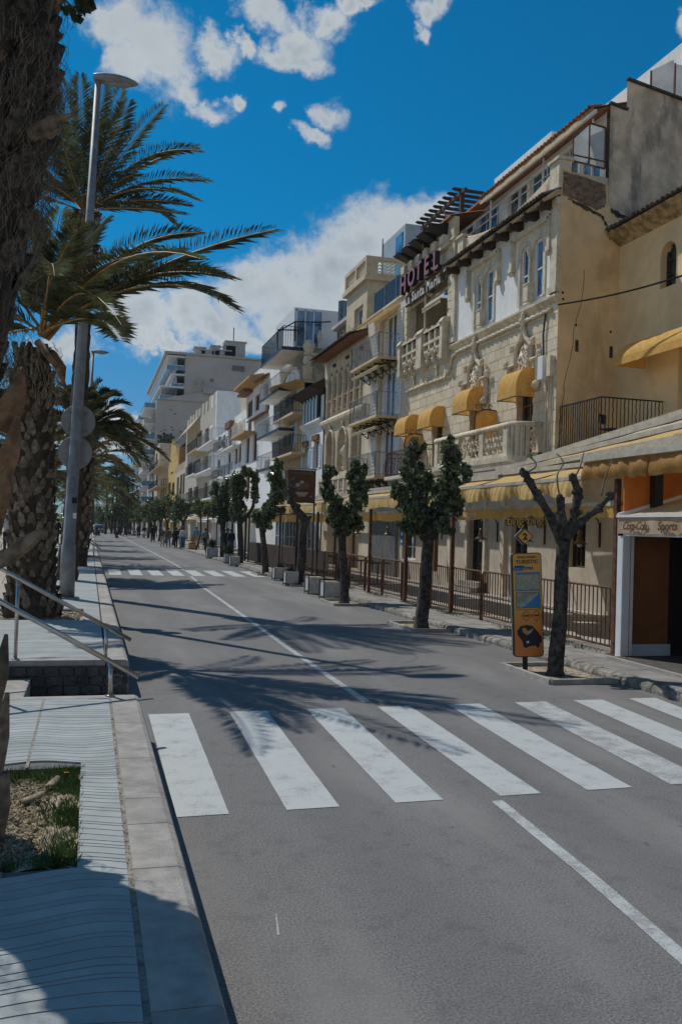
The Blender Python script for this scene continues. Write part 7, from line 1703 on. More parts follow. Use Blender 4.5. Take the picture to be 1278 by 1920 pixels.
# --- big near trunk at the left edge
C_p = thing('near_palm', 'massive rough palm trunk filling the left edge in front of the camera', 'palm', (-.86, 5.1, .34))
cB = Vector((-.86, 5.1, .30)); cT = Vector((-.80, 5.15, 6.6))
def rC(t):
    z = .3+6.3*t
    return .27 if z < 1.2 else .27+.03*(z-1.2)/1.5 if z < 2.7 else .30+.17*(z-2.7)/1.2 if z < 3.9 else .47+.03*math.sin(z*3)
trunk(C_p, cB, cT, rC, 70, 26, .09)
bootm3 = mat('weathered_palm_leaf_base', (0.13, 0.105, 0.082), .95, .35, 22, 1.0, 55, stain=(.035, .03, .026), stain_amt=.8, stain_scale=16, rnd=.4)
bC = [boot_mesh(.16, .28, .10, bootm3), boot_mesh(.19, .32, .13, bootm3), boot_mesh(.14, .24, .09, bootm2), boot_mesh(.20, .28, .08, trunkm), boot_mesh(.22, .30, .09, trunkm)]
boots(C_p, (-.86, 5.1, .4), (-.83, 5.12, 2.7), lambda t: .26+.03*t, .17, 10, bC[3:]+bC[:1], .9, face=-.2)
boots(C_p, (-.83, 5.12, 2.75), (-.81, 5.14, 4.0), lambda t: .29+.16*t, .15, 13, bC[3:]+bC[:2], .9, face=-.2)
boots(C_p, (-.81, 5.14, 4.05), tuple(cT), lambda t: .46+.03*t, .16, 19, bC[:2]+bC[3:]+bC[:3], .9, face=-.2)
def stub(pts, rad, m=None, nm='leaf_stub'):
    q = MB(); P_ = [Vector(p) for p in pts]; q.tube(P_, rad, 7, jit=.12); return q.build(nm, m or bootm2, C_p)
stub([gy(60, 250, 4.85), gy(100, 228, 4.75), gy(140, 213, 4.7)], [.045, .03, .010], bootm); stub([gy(60, 235, 4.9), gy(95, 250, 4.8), gy(115, 238, 4.75)], [.04, .03, .008], bootm)
stub([gy(-30, 1060, 4.6), gy(20, 1042, 4.5), gy(62, 1010, 4.4), gy(82, 992, 4.35)], [.05, .042, .035, .012], bootm)
stub([gy(-10, 930, 4.7), gy(18, 850, 4.6), gy(34, 780, 4.6)], [.055, .045, .015]); stub([gy(-20, 1010, 4.65), gy(5, 920, 4.6), gy(15, 870, 4.6)], [.05, .045, .02]); stub([gy(-5, 800, 4.7), gy(28, 745, 4.65), gy(40, 700, 4.65)], [.06, .05, .02])
stub([gy(-25, 1500, 4.85), gy(2, 1380, 4.75), gy(14, 1300, 4.7)], [.06, .045, .012], bootm); stub([gy(-20, 1330, 4.85), gy(2, 1260, 4.78), gy(12, 1190, 4.75)], [.05, .04, .01], bootm); stub([gy(-20, 1600, 4.8), gy(4, 1510, 4.75), gy(10, 1450, 4.75)], [.06, .045, .02], bootm)
q = MB()
for i in range(2600):
    a = random.uniform(-PI, .7); z = random.choice((random.uniform(1.8, 5.4), random.uniform(3.6, 4.6))); c = cB.lerp(cT, (z-.3)/6.3); r = rC((z-.3)/6.3)+random.uniform(.02, .13); l = random.uniform(.05, .18); x = c.x+r*math.cos(a); y = c.y+r*math.sin(a); b = a+random.uniform(-.5, .5)
    q.tube([(x, y, z), (x+.03*math.cos(b), y+.03*math.sin(b), z-l*.4), (x+random.uniform(-.03, .03), y+random.uniform(-.03, .02), z-l)], .0016, 3, cap=False)
q.build('trunk_fibre', mat('dark_palm_fibre', (.20, .16, .12), .9, .3, 20), C_p)['kind'] = 'stuff'
rngC = random.Random(4)
for i in range(16):
    a = 2*PI*i/16; e = rngC.uniform(.5, 1.3); l = 3.4; d = Vector((math.cos(a)*math.cos(e), math.sin(a)*math.cos(e), math.sin(e)))
    if math.sin(a) > .2 or math.cos(a) > .5: e = max(e, 1.0); d = Vector((math.cos(a)*math.cos(e), math.sin(a)*math.cos(e), math.sin(e)))
    frond(C_p, cT, cT+d*l*.6, cT+d*l+Vector((0, 0, -.2)), 44, .45, .02, rng=rngC)
# ivy sprig hanging at the top of the near trunk
q = MB(); ivm = mat('ivy_leaf', (0.04, 0.06, 0.025), .5, .3, 8, trans=.2)
t = thing('ivy_sprig', 'dark leafy creeper sprig hanging from the near trunk against the sky', 'creeper', tuple(gy(130, 20, 4.9)))
c0 = gy(112, -10, 4.9); q.tube([c0, gy(135, 12, 4.85), gy(150, 25, 4.85), gy(168, 12, 4.85)], .006, 4); q.tube([c0, gy(128, 20, 4.85), gy(140, 42, 4.85)], .005, 4); q.build('stem', bootm, t); q = MB()
for i in range(34):
    px_ = random.uniform(118, 174); py_ = random.uniform(-4, 20)+(px_ < 150)*random.uniform(0, 28); c = gy(px_, py_, 4.85+random.uniform(-.15, .15)); s = random.uniform(.02, .035); a = Vector((random.uniform(-1, 1), random.uniform(-1, 1), random.uniform(-1, 1))).normalized(); b = a.cross(Vector((.3, .5, .8))).normalized()
    q.add([c-a*s, c-a*s*.2+b*s*.8, c+a*s*1.2, c-a*s*.2-b*s*.8], [(0, 1, 2, 3)])
q.build('leaves', ivm, t)
# ================================================================ street trees
barkm = mat('grey_brown_bark', (0.075, 0.064, 0.057), .95, .35, 14, 1.0, 34, stain=(.19, .175, .155), stain_amt=.5, stain_scale=7, streak=.35)
leafm = mat('street_tree_leaf', (0.155, 0.20, 0.095), .27, .40, 14, trans=.3, spec=.6); leafm2 = mat('young_green_leaf', (0.17, 0.21, 0.08), .5, .35, 10, trans=.28)
def limb(g, pts, rs, n=9, jit=.14, sub=4):
    P_ = [Vector(p) for p in pts]; out = []; ro = []
    for i in range(len(P_)-1):
        p0 = P_[max(0, i-1)]; p1 = P_[i]; p2 = P_[i+1]; p3 = P_[min(len(P_)-1, i+2)]
        for k in range(sub):
            t = k/sub; out.append(.5*((2*p1)+(p2-p0)*t+(2*p0-5*p1+4*p2-p3)*t*t+(3*p1-p0-3*p2+p3)*t**3)); ro.append((rs[i]+(rs[i+1]-rs[i])*t)*(1+random.uniform(-jit, jit)*.6))
    out.append(P_[-1]); ro.append(rs[-1]); g.tube(out, ro, n, jit=jit*.5)
def leaves(parent, clumps, n, s, m, Y, name='crown', seed=0):
    rng = random.Random(seed); g = MB(); tot = sum(c[2]*c[3] for c in clumps)
    for (cx_, cy_, rx, ry) in clumps:
        k = int(n*rx*ry/tot); c = gy(cx_, cy_, Y); sx_ = rx/FPX*Y*.96; sz_ = ry/FPX*Y*1.05; sy_ = min(sx_*1.2, .75)
        lump = [(Vector((rng.gauss(0, .5), rng.gauss(0, .5), rng.gauss(0, .5))), rng.uniform(.25, .5)) for _ in range(7)]
        for i in range(k):
            if rng.random() < .78:
                L_, r = rng.choice(lump); v = L_+Vector((rng.gauss(0, 1), rng.gauss(0, 1), rng.gauss(0, 1))).normalized()*r*rng.random()**.4
            else: v = Vector((rng.gauss(0, 1), rng.gauss(0, 1), rng.gauss(0, 1))).normalized()*rng.random()**.45
            p = c+Vector((v.x*sx_, v.y*sy_, v.z*sz_)); l = s*rng.uniform(.6, 1.25)
            a = Vector((rng.gauss(0, 1), rng.gauss(0, 1), rng.gauss(-.4, .8))).normalized(); b = a.cross(Vector((rng.gauss(0, 1), rng.gauss(0, 1), rng.gauss(0, 1)))).normalized(); nrm = a.cross(b)*l*.22
            g.add([p-a*l*.5, p+b*l*.42-a*l*.05+nrm, p+a*l*.62, p-b*l*.42-a*l*.05+nrm], [(0, 1, 2), (0, 2, 3)])
    return g.build(name, m, parent)
def tree(base, Y, lab, main, limbs, clumps, nl, s=.08, m=None, r=.17, pit=True, seed=0, twigs=()):
    b = gz(base[0], base[1], .02); t = thing('street_tree', lab, 'tree', (b.x, Y, .0), 'pollarded street trees along the right kerb'); g = MB()
    W = lambda p, d=0: gy(p[0], p[1], Y+d)
    pts = [Vector((b.x, Y, -.03)), Vector((b.x, Y, .18))]+[W(p) for p in main]; rs = [r*1.45, r*1.12]+[r*(1-.18*i/len(main)) for i in range(len(main))]; limb(g, pts, rs, 12, .07); tr = g.build('trunk', barkm, t, True)
    for L_ in limbs:
        g = MB(); ps = [W(p[:2], p[2] if len(p) > 2 else 0) for p in L_[0]]; n_ = len(ps); r0, r1 = L_[1]; limb(g, ps, [r0+(r1-r0)*i/(n_-1) for i in range(n_)], 8, .22)
        for p, q_ in zip(ps[1:], ps[1:]):
            for _ in range(5): g.blob(p+Vector((random.uniform(-1, 1), random.uniform(-1, 1), random.uniform(-1, 1)))*r0*.62, r0*random.uniform(.45, .85), 6, jit=.35)
        g.build('limb', barkm, t, True)
    for L_ in twigs:
        g = MB(); limb(g, [W(p) for p in L_], [.016-.009*i/(len(L_)-1) for i in range(len(L_))], 5, .2); g.build('twig', MATS['carved_stone'] if False else mat('pale_twig', (.22, .19, .15), .9, .2, 9), t, True)
    if clumps: leaves(t, clumps, nl, s, m or leafm, Y, seed=seed)
    if pit:
        x0, x1, ya, yb = b.x-.42, 7.06, Y-.62, Y+.85
        fr = MB()
        for (p, q) in (((x0, ya), (x1, ya)), ((x0, yb), (x1, yb)), ((x0, ya), (x0, yb))): fr.obox((p[0], p[1], .03), (q[0], q[1], .03), .07, .08)
        e = fr.build('tree_pit_edge', concrete, None); tag(e, 'low concrete edging round the pit of the '+lab.split(' with ')[0].split(',')[0], 'kerb edging', 'tree pit edgings')
        s_ = MB().box(x0+.03, x1-.02, ya+.03, yb-.03, -.03, .012).build('tree_pit_soil', dirt); s_['kind'] = 'structure'
        global_g = MB()
        for i in range(150): 
            l = random.uniform(.015, .05); x = random.uniform(x0+.05, x1-.05); y = random.uniform(ya+.05, yb-.05); global_g.add([(x, y, .01), (x+.004, y, .01), (x+random.uniform(-.02, .02), y+random.uniform(-.02, .02), .01+l*1.6)], [(0, 1, 2)])
        tag(global_g.build('pit_grass', grassm), 'sparse grass in the pit of the '+lab.split(' with ')[0].split(',')[0], 'grass', kind='stuff')
    return t
tree((1048, 1268), 11.2, 'bare pruned tree with knobbly cut limbs beside the signboard', [(1050, 1150), (1053, 1060), (1056, 1015)],
     [([(1052, 1020), (1032, 970), (1008, 930), (992, 902, .1), (983, 884, .1)], (.072, .045)), ([(1056, 1010), (1052, 965), (1049, 935)], (.07, .065)), ([(1060, 1008), (1076, 962), (1082, 925), (1074, 893)], (.072, .055)), ([(1060, 1012), (1092, 975), (1122, 952), (1144, 928)], (.07, .042))],
     [(993, 856, 8, 6)], 26, .05, leafm2, r=.100, seed=1,
     twigs=([(1049, 935), (1044, 892), (1056, 868), (1043, 850)], [(1078, 893), (1088, 872), (1094, 848)], [(1126, 930), (1134, 896), (1147, 862)], [(990, 884), (1003, 876), (1003, 866), (992, 857)]))
tree((793, 1178), 17.0, 'largest leafy street tree, with two upright bushy limbs', [(796, 1110), (800, 1040), (804, 1005)],
     [([(800, 1012), (787, 960), (776, 905), (775, 850)], (.15, .05)), ([(805, 1008), (826, 955), (842, 905), (842, 850)], (.16, .05)), ([(802, 1005), (798, 960), (790, 930)], (.09, .04))],
     [(775, 842, 15, 22), (773, 880, 22, 34), (762, 935, 24, 38), (785, 965, 24, 34), (840, 848, 18, 26), (845, 890, 24, 42), (850, 940, 22, 38), (820, 945, 30, 40), (812, 985, 30, 22), (775, 988, 20, 16), (800, 905, 14, 26)], 4300, .135, r=.128, seed=2)
tree((650, 1133), 22.6, 'leafy street tree behind the empty planters, crown split in a V', [(646, 1080), (641, 1030), (642, 1000)],
     [([(641, 1004), (628, 955), (618, 915), (612, 890)], (.13, .05)), ([(643, 1003), (660, 955), (668, 915), (671, 885)], (.13, .05))],
     [(612, 893, 8, 20), (616, 920, 13, 26), (628, 955, 14, 24), (630, 980, 16, 12), (670, 880, 12, 16), (668, 905, 20, 26), (672, 935, 18, 26), (652, 962, 20, 24), (645, 985, 22, 14), (686, 912, 9, 10), (664, 985, 10, 10), (622, 885, 7, 12)], 3000, .15, r=.118, seed=3)
tree((562, 1097), 29.8, 'leaning bare tree with a crooked top in front of the banner', [(565, 1050), (568, 1000), (572, 972)],
     [([(572, 975), (556, 955), (547, 938), (545, 915)], (.15, .09)), ([(574, 976), (579, 972)], (.10, .08)), ([(546, 925), (541, 912), (546, 902)], (.06, .03)), ([(548, 925), (556, 915), (563, 913)], (.05, .02))], [], 0, r=.15,
     twigs=([(545, 905), (549, 898), (553, 893)], [(556, 915), (565, 916), (570, 906)]))
tree((497, 1077), 36.1, 'third leafy street tree with a tall right hand crown', [(496, 1040), (492, 1000), (490, 980)],
     [([(490, 985), (484, 972), (480, 962)], (.12, .06)), ([(492, 985), (506, 950), (516, 920), (520, 890)], (.14, .05))],
     [(520, 878, 8, 14), (517, 900, 13, 20), (520, 930, 16, 22), (508, 955, 16, 20), (484, 970, 12, 14), (498, 985, 18, 10), (528, 955, 8, 8), (532, 910, 6, 12)], 1900, .18, r=.13, seed=5)
tree((452, 1060), 44.6, 'fourth leafy street tree with three upright tufts', [(451, 1030), (450, 1000), (449, 978)],
     [([(450, 982), (441, 945), (438, 905)], (.14, .05)), ([(450, 980), (452, 930), (454, 890)], (.12, .05)), ([(452, 978), (474, 950), (477, 900)], (.12, .05))],
     [(438, 900, 8, 20), (440, 930, 11, 24), (448, 955, 12, 16), (456, 892, 10, 16), (476, 895, 9, 18), (478, 925, 9, 22), (455, 915, 9, 20), (466, 885, 8, 8)], 1800, .2, r=.16, seed=6)
tree((420, 1048), 52.8, 'fifth leafy street tree with a narrow crown', [(419, 1020), (417, 990)], [([(417, 992), (410, 950), (404, 915)], (.14, .05)), ([(418, 990), (424, 950), (424, 910)], (.14, .05))],
     [(404, 915, 9, 20), (408, 945, 12, 22), (424, 915, 10, 22), (424, 950, 12, 24), (414, 968, 14, 12)], 1500, .21, r=.16, seed=7)
tree((389, 1040), 60, 'thin sapling with a small light green crown behind the walkers', [(389, 1000), (390, 970)], [([(390, 975), (390, 955)], (.05, .03))], [(390, 952, 9, 14), (384, 960, 6, 8)], 500, .17, leafm2, r=.06, pit=False, seed=8)
tree((375, 1036), 66, 'second thin sapling with a small light green crown', [(376, 1000), (376, 965)], [([(376, 970), (376, 950)], (.05, .03))], [(376, 948, 12, 14), (370, 958, 8, 8)], 600, .18, leafm2, r=.07, pit=False, seed=9)
far_defs = []
k = 0; Yt = 72.0
side_w = ['just beyond the saplings', 'above the couple of walkers', 'with the densest crown of the row', 'next along after the densest crown', 'halfway along the distant row', 'past the middle of the distant row', 'with a pale green top', 'near the tall apartment building front', 'two thirds down the distant row', 'close to the far end', 'third from the end of the row', 'second from the end of the row', 'last of the kerbside row']
for k in range(13):
    xx = 7.3 if k < 8 else 7.0; P0 = proj_ = None
    c = cam.matrix_world.inverted() @ Vector((xx, Yt, 0)); bx = CX+c.x/-c.z*FPX; by = CY-c.y/-c.z*FPX; sc_ = FPX/Yt; rng = random.Random(60+k)
    tx = lambda dx, z: (bx+dx*sc_+.03*z*sc_, by-z*sc_)
    cl = [(tx(rng.uniform(-.9, .9), rng.uniform(2.6, 4.1))+(sc_*rng.uniform(.45, .75), sc_*rng.uniform(.45, .8))) for _ in range(7)]
    tree((bx, by), Yt, 'distant leafy street tree '+side_w[k], [tx(0, 1.2), tx(0, 2.1)], [([tx(0, 2.1), tx(-.5, 3.2)], (.12, .05)), ([tx(0, 2.1), tx(.5, 3.2)], (.12, .05))], cl, int(1500-k*60), .20+.012*k, leafm2 if k % 2 else leafm, r=.15, pit=False, seed=70+k)
    Yt += 7.2+.6*k
for k, (bx, Yt, zc_, r_, lab) in enumerate(((215, 118, 3.3, 1.4, 'street tree leaning over the parked scooters'), (233, 160, 6.3, 2.6, 'taller bright green tree at the foot of the apartment block'), (243, 172, 5.0, 2.4, 'rounded green tree next to the bright green one'), (205, 185, 3.6, 2.6, 'bushy tree at the far end of the road'), (190, 200, 3.4, 2.6, 'bushy tree left of the far road end'), (178, 215, 3.2, 2.6, 'bushy tree behind the white van'), (222, 190, 3.6, 2.8, 'bushy tree below the fan palms'))):
    by = 978+2*FPX/Yt; sc_ = FPX/Yt; rng = random.Random(90+k)
    cl = [(bx+rng.uniform(-.8, .8)*r_*sc_, by-(zc_+rng.uniform(-.6, .7)*r_*.7)*sc_, sc_*r_*.5, sc_*r_*.42) for _ in range(8)]
    tree((bx, by), Yt, lab, [(bx, by-1.2*sc_), (bx+1, by-2.2*sc_)], [([(bx, by-2*sc_), (bx-.6*sc_, by-zc_*sc_)], (.14, .06)), ([(bx, by-2*sc_), (bx+.6*sc_, by-zc_*sc_)], (.14, .06))], cl, 1300, .36, leafm2 if k in (1, 2, 4) else leafm, r=.17, pit=False, seed=120+k)
o = MB(); rng = random.Random(5)
for i in range(2600):
    x = rng.uniform(-26, 10); y = rng.uniform(235, 262); z = rng.random()**.8*(3.6+1.3*math.sin(x*.8)); a = Vector((rng.gauss(0, 1), rng.gauss(0, 1), rng.gauss(0, 1))).normalized()*.42; b = a.cross(Vector((.3, .2, 1))).normalized()*.34; p = Vector((x, y, z)); o.add([p-a, p+b, p+a, p-b], [(0, 1, 2, 3)])
tag(o.build('far_greenery', leafm), 'mass of dark greenery closing the far end of the street', 'greenery', kind='stuff')
# ================================================================ people
skinm = mat('skin', (.42, .25, .17), .6, .05, 5); hairs = {'grey': mat('grey_hair', (.38, .37, .36), .8, .1, 20), 'dark': mat('dark_hair', (.03, .022, .018), .7, .1, 20), 'brown': mat('brown_hair', (.12, .07, .04), .7, .1, 20)}
def cloth(nm, c): return mat('cloth_'+nm, c, .85, .12, 9)
CL = {'black': cloth('black', (.018, .018, .022)), 'navy': cloth('navy', (.02, .03, .06)), 'white': cloth('white', (.6, .6, .6)), 'beige': cloth('beige', (.42, .36, .27)), 'brown': cloth('brown', (.13, .085, .06)), 'jeans': cloth('jeans', (.07, .16, .27)), 'grey': cloth('grey', (.17, .18, .19)), 'blue': cloth('bright_blue', (.02, .25, .62)), 'orange': cloth('orange', (.65, .26, .04)), 'paleblue': cloth('pale_blue', (.35, .45, .55)), 'pink': cloth('faded_pink', (.45, .28, .27)), 'green': cloth('olive', (.10, .12, .06))}
def skin_obj(name, verts, edges, radii, m, parent, lvl=1):
    me = bpy.data.meshes.new(name); me.from_pydata(verts, edges, []); me.update(); me.materials.append(m); o = link(name, me, parent)
    sk = o.modifiers.new('skin', 'SKIN'); sk.use_smooth_shade = True
    for i, r in enumerate(radii): me.skin_vertices[0].data[i].radius = (r, r) if not isinstance(r, tuple) else r
    me.skin_vertices[0].data[0].use_root = True
    s = o.modifiers.new('sub', 'SUBSURF'); s.levels = lvl; s.render_levels = lvl; return o
def person(x, y, z, lab, top, legs, hair='dark', h=1.70, rz=0.0, ph=1, g_='people walking along the road edge', skirt=False, bag=None, sleeve=True, hold=False):
    t = thing('person', lab, 'person', (0, 0, 0), g_); k = h/1.70; a = .20*ph
    V = {'pel': (0, 0, .93), 'waist': (0, .01, 1.08), 'chest': (0, .02, 1.30), 'neck': (0, .01, 1.44), 'nk2': (0, -.0, 1.50), 'head': (0, -.01, 1.60)}
    for s, n_ in ((-1, 'L'), (1, 'R')):
        st = a*s
        V['hip'+n_] = (.09*s, 0, .90); V['kn'+n_] = (.10*s, -st*.55-.03, .50); V['an'+n_] = (.10*s, -st*.9+(.10 if st < 0 else 0), .09+(.05 if st < 0 else 0)); V['toe'+n_] = (.11*s, V['an'+n_][1]-.15, .035+(.02 if st < 0 else 0))
        V['sh'+n_] = (.17*s, .02, 1.40); V['el'+n_] = (.235*s, st*.35+.03, 1.13)
        V['wr'+n_] = (.225*s, st*.6-.05-(.12 if hold else 0), .90+(.12 if hold else 0)); V['ha'+n_] = (.222*s, st*.7-.08-(.15 if hold else 0), .81+(.14 if hold else 0))
    P = {q: Vector(v)*k for q, v in V.items()}
    names = ['pel', 'waist', 'chest', 'neck', 'nk2', 'head', 'hipL', 'knL', 'anL', 'toeL', 'hipR', 'knR', 'anR', 'toeR', 'shL', 'elL', 'wrL', 'haL', 'shR', 'elR', 'wrR', 'haR']
    R = {'pel': (.14, .10), 'waist': (.125, .09), 'chest': (.15, .10), 'neck': .07, 'nk2': .055, 'head': (.085, .105), 'hipL': .085, 'hipR': .085, 'knL': .055, 'knR': .055, 'anL': .04, 'anR': .04, 'toeL': .035, 'toeR': .035, 'shL': .055, 'shR': .055, 'elL': .042, 'elR': .042, 'wrL': .028, 'wrR': .028, 'haL': .03, 'haR': .03}
    E_ = [('pel', 'waist'), ('waist', 'chest'), ('chest', 'neck'), ('neck', 'nk2'), ('nk2', 'head'), ('pel', 'hipL'), ('hipL', 'knL'), ('knL', 'anL'), ('anL', 'toeL'), ('pel', 'hipR'), ('hipR', 'knR'), ('knR', 'anR'), ('anR', 'toeR'), ('chest', 'shL'), ('shL', 'elL'), ('elL', 'wrL'), ('wrL', 'haL'), ('chest', 'shR'), ('shR', 'elR'), ('elR', 'wrR'), ('wrR', 'haR')]
    def sub(nm, keep, grow, m, over={}):
        ks = [q for q in names if q in keep]; idx = {q: i for i, q in enumerate(ks)}
        es = [(idx[p], idx[q]) for p, q in E_ if p in idx and q in idx]
        rr = [over.get(q, R[q]) for q in ks]; rr = [tuple((v+grow)*k for v in r_) if isinstance(r_, tuple) else (r_+grow)*k for r_ in rr]
        return skin_obj(nm, [tuple(P[q]) for q in ks], es, rr, m, t)
    sub('body', names, 0, skinm)
    sub('top', ['pel', 'waist', 'chest', 'neck', 'shL', 'elL', 'shR', 'elR']+(['wrL', 'wrR'] if sleeve else []), .025, top, {'neck': .055})
    if skirt: MB().lathe((0, 0, .48*k), [(.24*k, 0), (.20*k, .25*k), (.15*k, .5*k)], 10, sy=.75).build('skirt', legs, t, True); sub('shoes', ['anL', 'toeL'], .012, CL['black']); sub('shoes', ['anR', 'toeR'], .012, CL['black'])
    else: sub('trousers', ['pel', 'hipL', 'knL', 'anL', 'hipR', 'knR', 'anR'], .022, legs); sub('shoes', ['anL', 'toeL'], .012, CL['black']); sub('shoes', ['anR', 'toeR'], .012, CL['black'])
    hd = P['head']; MB().blob(hd+Vector((0, .02, .035))*k, .112*k, 10, (.92, 1.0, 1.02), .03).build('hair', hairs[hair], t, True)
    f = MB(); f.blob(hd+Vector((0, -.105, -.01))*k, .018*k, 6, (.8, 1, 1.4)); f.build('nose', skinm, t, True)
    for s in (-1, 1): MB().blob(hd+Vector((s*.035, -.092, .015))*k, .011*k, 5).build('eye', inkm, t)
    if bag is not None:
        b_ = MB(); b_.box(.16*k, .30*k, -.10*k, .16*k, .78*k, 1.02*k); bevel(b_.build('bag', bag, None), .02)
        bg_ = bpy.data.objects[list(bpy.data.objects.keys())[-1]] if False else None
    t.rotation_euler.z = rz; t.location = (x, y, z); return t
def pp(px_, py_, z=.0): v = gz(px_, py_, z); return v.x, v.y
people = [((342, 1031), 'person in a white sweater with a dark strap and blue jeans, walking away', 'white', 'jeans', 'dark', 1.78, 1), ((329, 1029), 'person all in black beside the white sweater', 'black', 'black', 'dark', 1.72, -1), ((315, 1027), 'person in a brown jacket and jeans left of the person in black', 'brown', 'jeans', 'dark', 1.66, 1), ((304, 1026), 'grey haired person in a dark brown top and beige trousers', 'brown', 'beige', 'grey', 1.64, -1),
          ((286, 1018), 'tall person in black walking alone at the road edge', 'black', 'navy', 'dark', 1.84, 1), ((270, 1010), 'person in a black top and pale skirt', 'black', 'white', 'brown', 1.68, 1), ((259, 1009), 'person in a navy jacket between the skirt wearer and the trio', 'navy', 'navy', 'dark', 1.76, -1), ((250, 1004.5), 'person in faded pink clothing, small in the distance', 'pink', 'beige', 'brown', 1.7, 1), ((240, 1004), 'person in a dark jacket and jeans at the left of the walkers', 'navy', 'jeans', 'dark', 1.82, -1), ((277, 1008), 'person in a pale blue shirt seen past the skirt wearer', 'paleblue', 'grey', 'dark', 1.7, 1)]
for (p, lab, a, b, hr, h, ph) in people: x, y = pp(*p); person(x, y, 0, lab, CL[a], CL[b], hr, h, PI+random.uniform(-.15, .15), ph, skirt='skirt' in lab and 'wearer' not in lab)
x, y = pp(342, 1031); tag(MB().obox((x-.17, y-.16, 1.42), (x+.2, y-.17, 1.05), .05, .015).build('shoulder_strap', CL['black']), 'dark diagonal strap across the back of the white sweater', 'strap')
person(8.1, 69.5, .12, 'person in a bright blue jacket and orange trousers behind the barrel', CL['blue'], CL['orange'], 'brown', 1.70, .4, 1, g_='people on the right pavement')
for (xx, yy2, lab, a, b, hr, rz) in ((8.05, 63.5, 'person in grey with dark trousers beside the sapling', 'grey', 'black', 'dark', 2.6), (8.6, 58.0, 'person in a black coat near the shop front, right of the sapling', 'black', 'black', 'dark', 2.9), (8.9, 57.0, 'person in navy by the dark terrace edge, farthest right of the walkers', 'navy', 'jeans', 'brown', 3.3), (9.3, 61, 'person in olive in the shade of the shop front', 'green', 'black', 'dark', 1.8), (8.3, 84, 'person in brown on the pavement under the trees', 'brown', 'grey', 'grey', 3.0), (8.6, 93, 'person in white on the pavement under the distant trees', 'white', 'navy', 'dark', 3.2), (8.0, 104, 'person in blue grey under the distant trees', 'paleblue', 'jeans', 'dark', 3.1), (8.4, 118, 'person in black far along the pavement', 'black', 'grey', 'dark', 0.2)):
    person(xx, yy2, .12, lab, CL[a], CL[b], hr, 1.68+random.uniform(-.05, .1), rz, random.choice((-1, 1)), g_='people on the right pavement')
for (xx, yy2, lab, a, b) in ((4.9, 128, 'dark clothed person crossing far down the road', 'black', 'black'), (4.2, 131, 'dark clothed person a step behind the far crossing walker', 'navy', 'black')): person(xx, yy2, 0, lab, CL[a], CL[b], 'dark', 1.75, 1.3, 1)
v = gz(12, 1040, Z1); person(v.x, v.y, Z1, 'person in a white t-shirt and dark shorts on the promenade at the left edge', CL['white'], CL['navy'], 'brown', 1.75, PI, 1, g_='people on the promenade', sleeve=False)
v = gz(107, 1022, Z1); person(v.x, v.y, Z1, 'person in black walking on the promenade between the palm trunks', CL['black'], CL['black'], 'dark', 1.72, 2.4, 1, g_='people on the promenade')
# barrel with dried sticks and the easel beside it
x, y = pp(360, 1033); t = thing('barrel', 'wooden barrel filled with dry branches beside the person in blue', 'barrel', (x, y, 0)); wood = mat('barrel_wood', (.40, .24, .09), .8, .15, 8)
q = MB(); q.lathe((x, y, .0), [(.22, 0), (.30, .25), (.30, .45), (.24, .72)], 14); q.build('staves', wood, t, True)
for z_ in (.15, .55): MB().lathe((x, y, z_), [(.298, 0), (.30, .05)], 14).build('hoop', rust, t)
q = MB()
for i in range(34): a = random.uniform(0, 2*PI); r = random.uniform(.05, .3); q.tube([(x+.1*math.cos(a), y+.1*math.sin(a), .6), (x+r*math.cos(a), y+r*math.sin(a), random.uniform(1.0, 1.5))], .012, 3)
q.build('branches', straw, t)
t = thing('easel', 'slanted wooden easel to the right of the barrel', 'easel', (x+.5, y, 0)); MB().obox((x+.3, y, 0), (x+.55, y+.1, 1.6), .04, .04).build('leg', wood, t); MB().obox((x+.85, y, 0), (x+.6, y+.1, 1.6), .04, .04).build('leg', wood, t); MB().obox((x+.58, y+.7, 0), (x+.58, y+.1, 1.55), .04, .04).build('leg', wood, t)
# shop terrace with white parasol-like canopy further down
t = thing('shop_canopy', 'small white canopy over a shop front beyond the terrace', 'canopy', (8.8, 62, 2.3)); a = gx(367, 942, 9.0); MB().box(8.6, 10.8, 57.5, 62.5, 2.55, 2.66).build('roof', white_paint, t); MB().box(8.58, 8.62, 57.5, 62.5, 2.2, 2.56).build('valance', white_paint, t)
for yy2 in (57.6, 62.4): MB().tube([(8.7, yy2, .12), (8.7, yy2, 2.55)], .04, 6).build('post', blackm, t)
t = thing('dark_terrace_cover', 'low black terrace cover just past the yellow awnings', 'canopy', (8.1, 47, 2.7)); MB().box(8.1, 11.9, 47.0, 56.5, 2.62, 2.85).build('roof', blackm, t); MB().box(8.1, 8.16, 47, 56.5, 2.3, 2.62).build('fascia', blackm, t)
for yy2 in (47.2, 51.8, 56.3): MB().box(8.1, 8.2, yy2, yy2+.1, .12, 2.62).build('post', blackm, t)
# shop fronts along the ground floors
gsh = mat('grey_shopfront', (.25, .25, .24), .7, .1, 2)
for k in range(9):
    ya = 66+k*9.5; t = thing('shop_awning', 'pale awning over a shop front, %s past the white canopy' % ORD[k], 'awning', (10.8, ya, 2.4), 'shop awnings farther along'); slope_awning(t, 11.98, 9.6, ya, ya+6.5, 3.0, 2.45, (cream_f, white_paint, brown_f)[k % 3], .22, 'cloth')
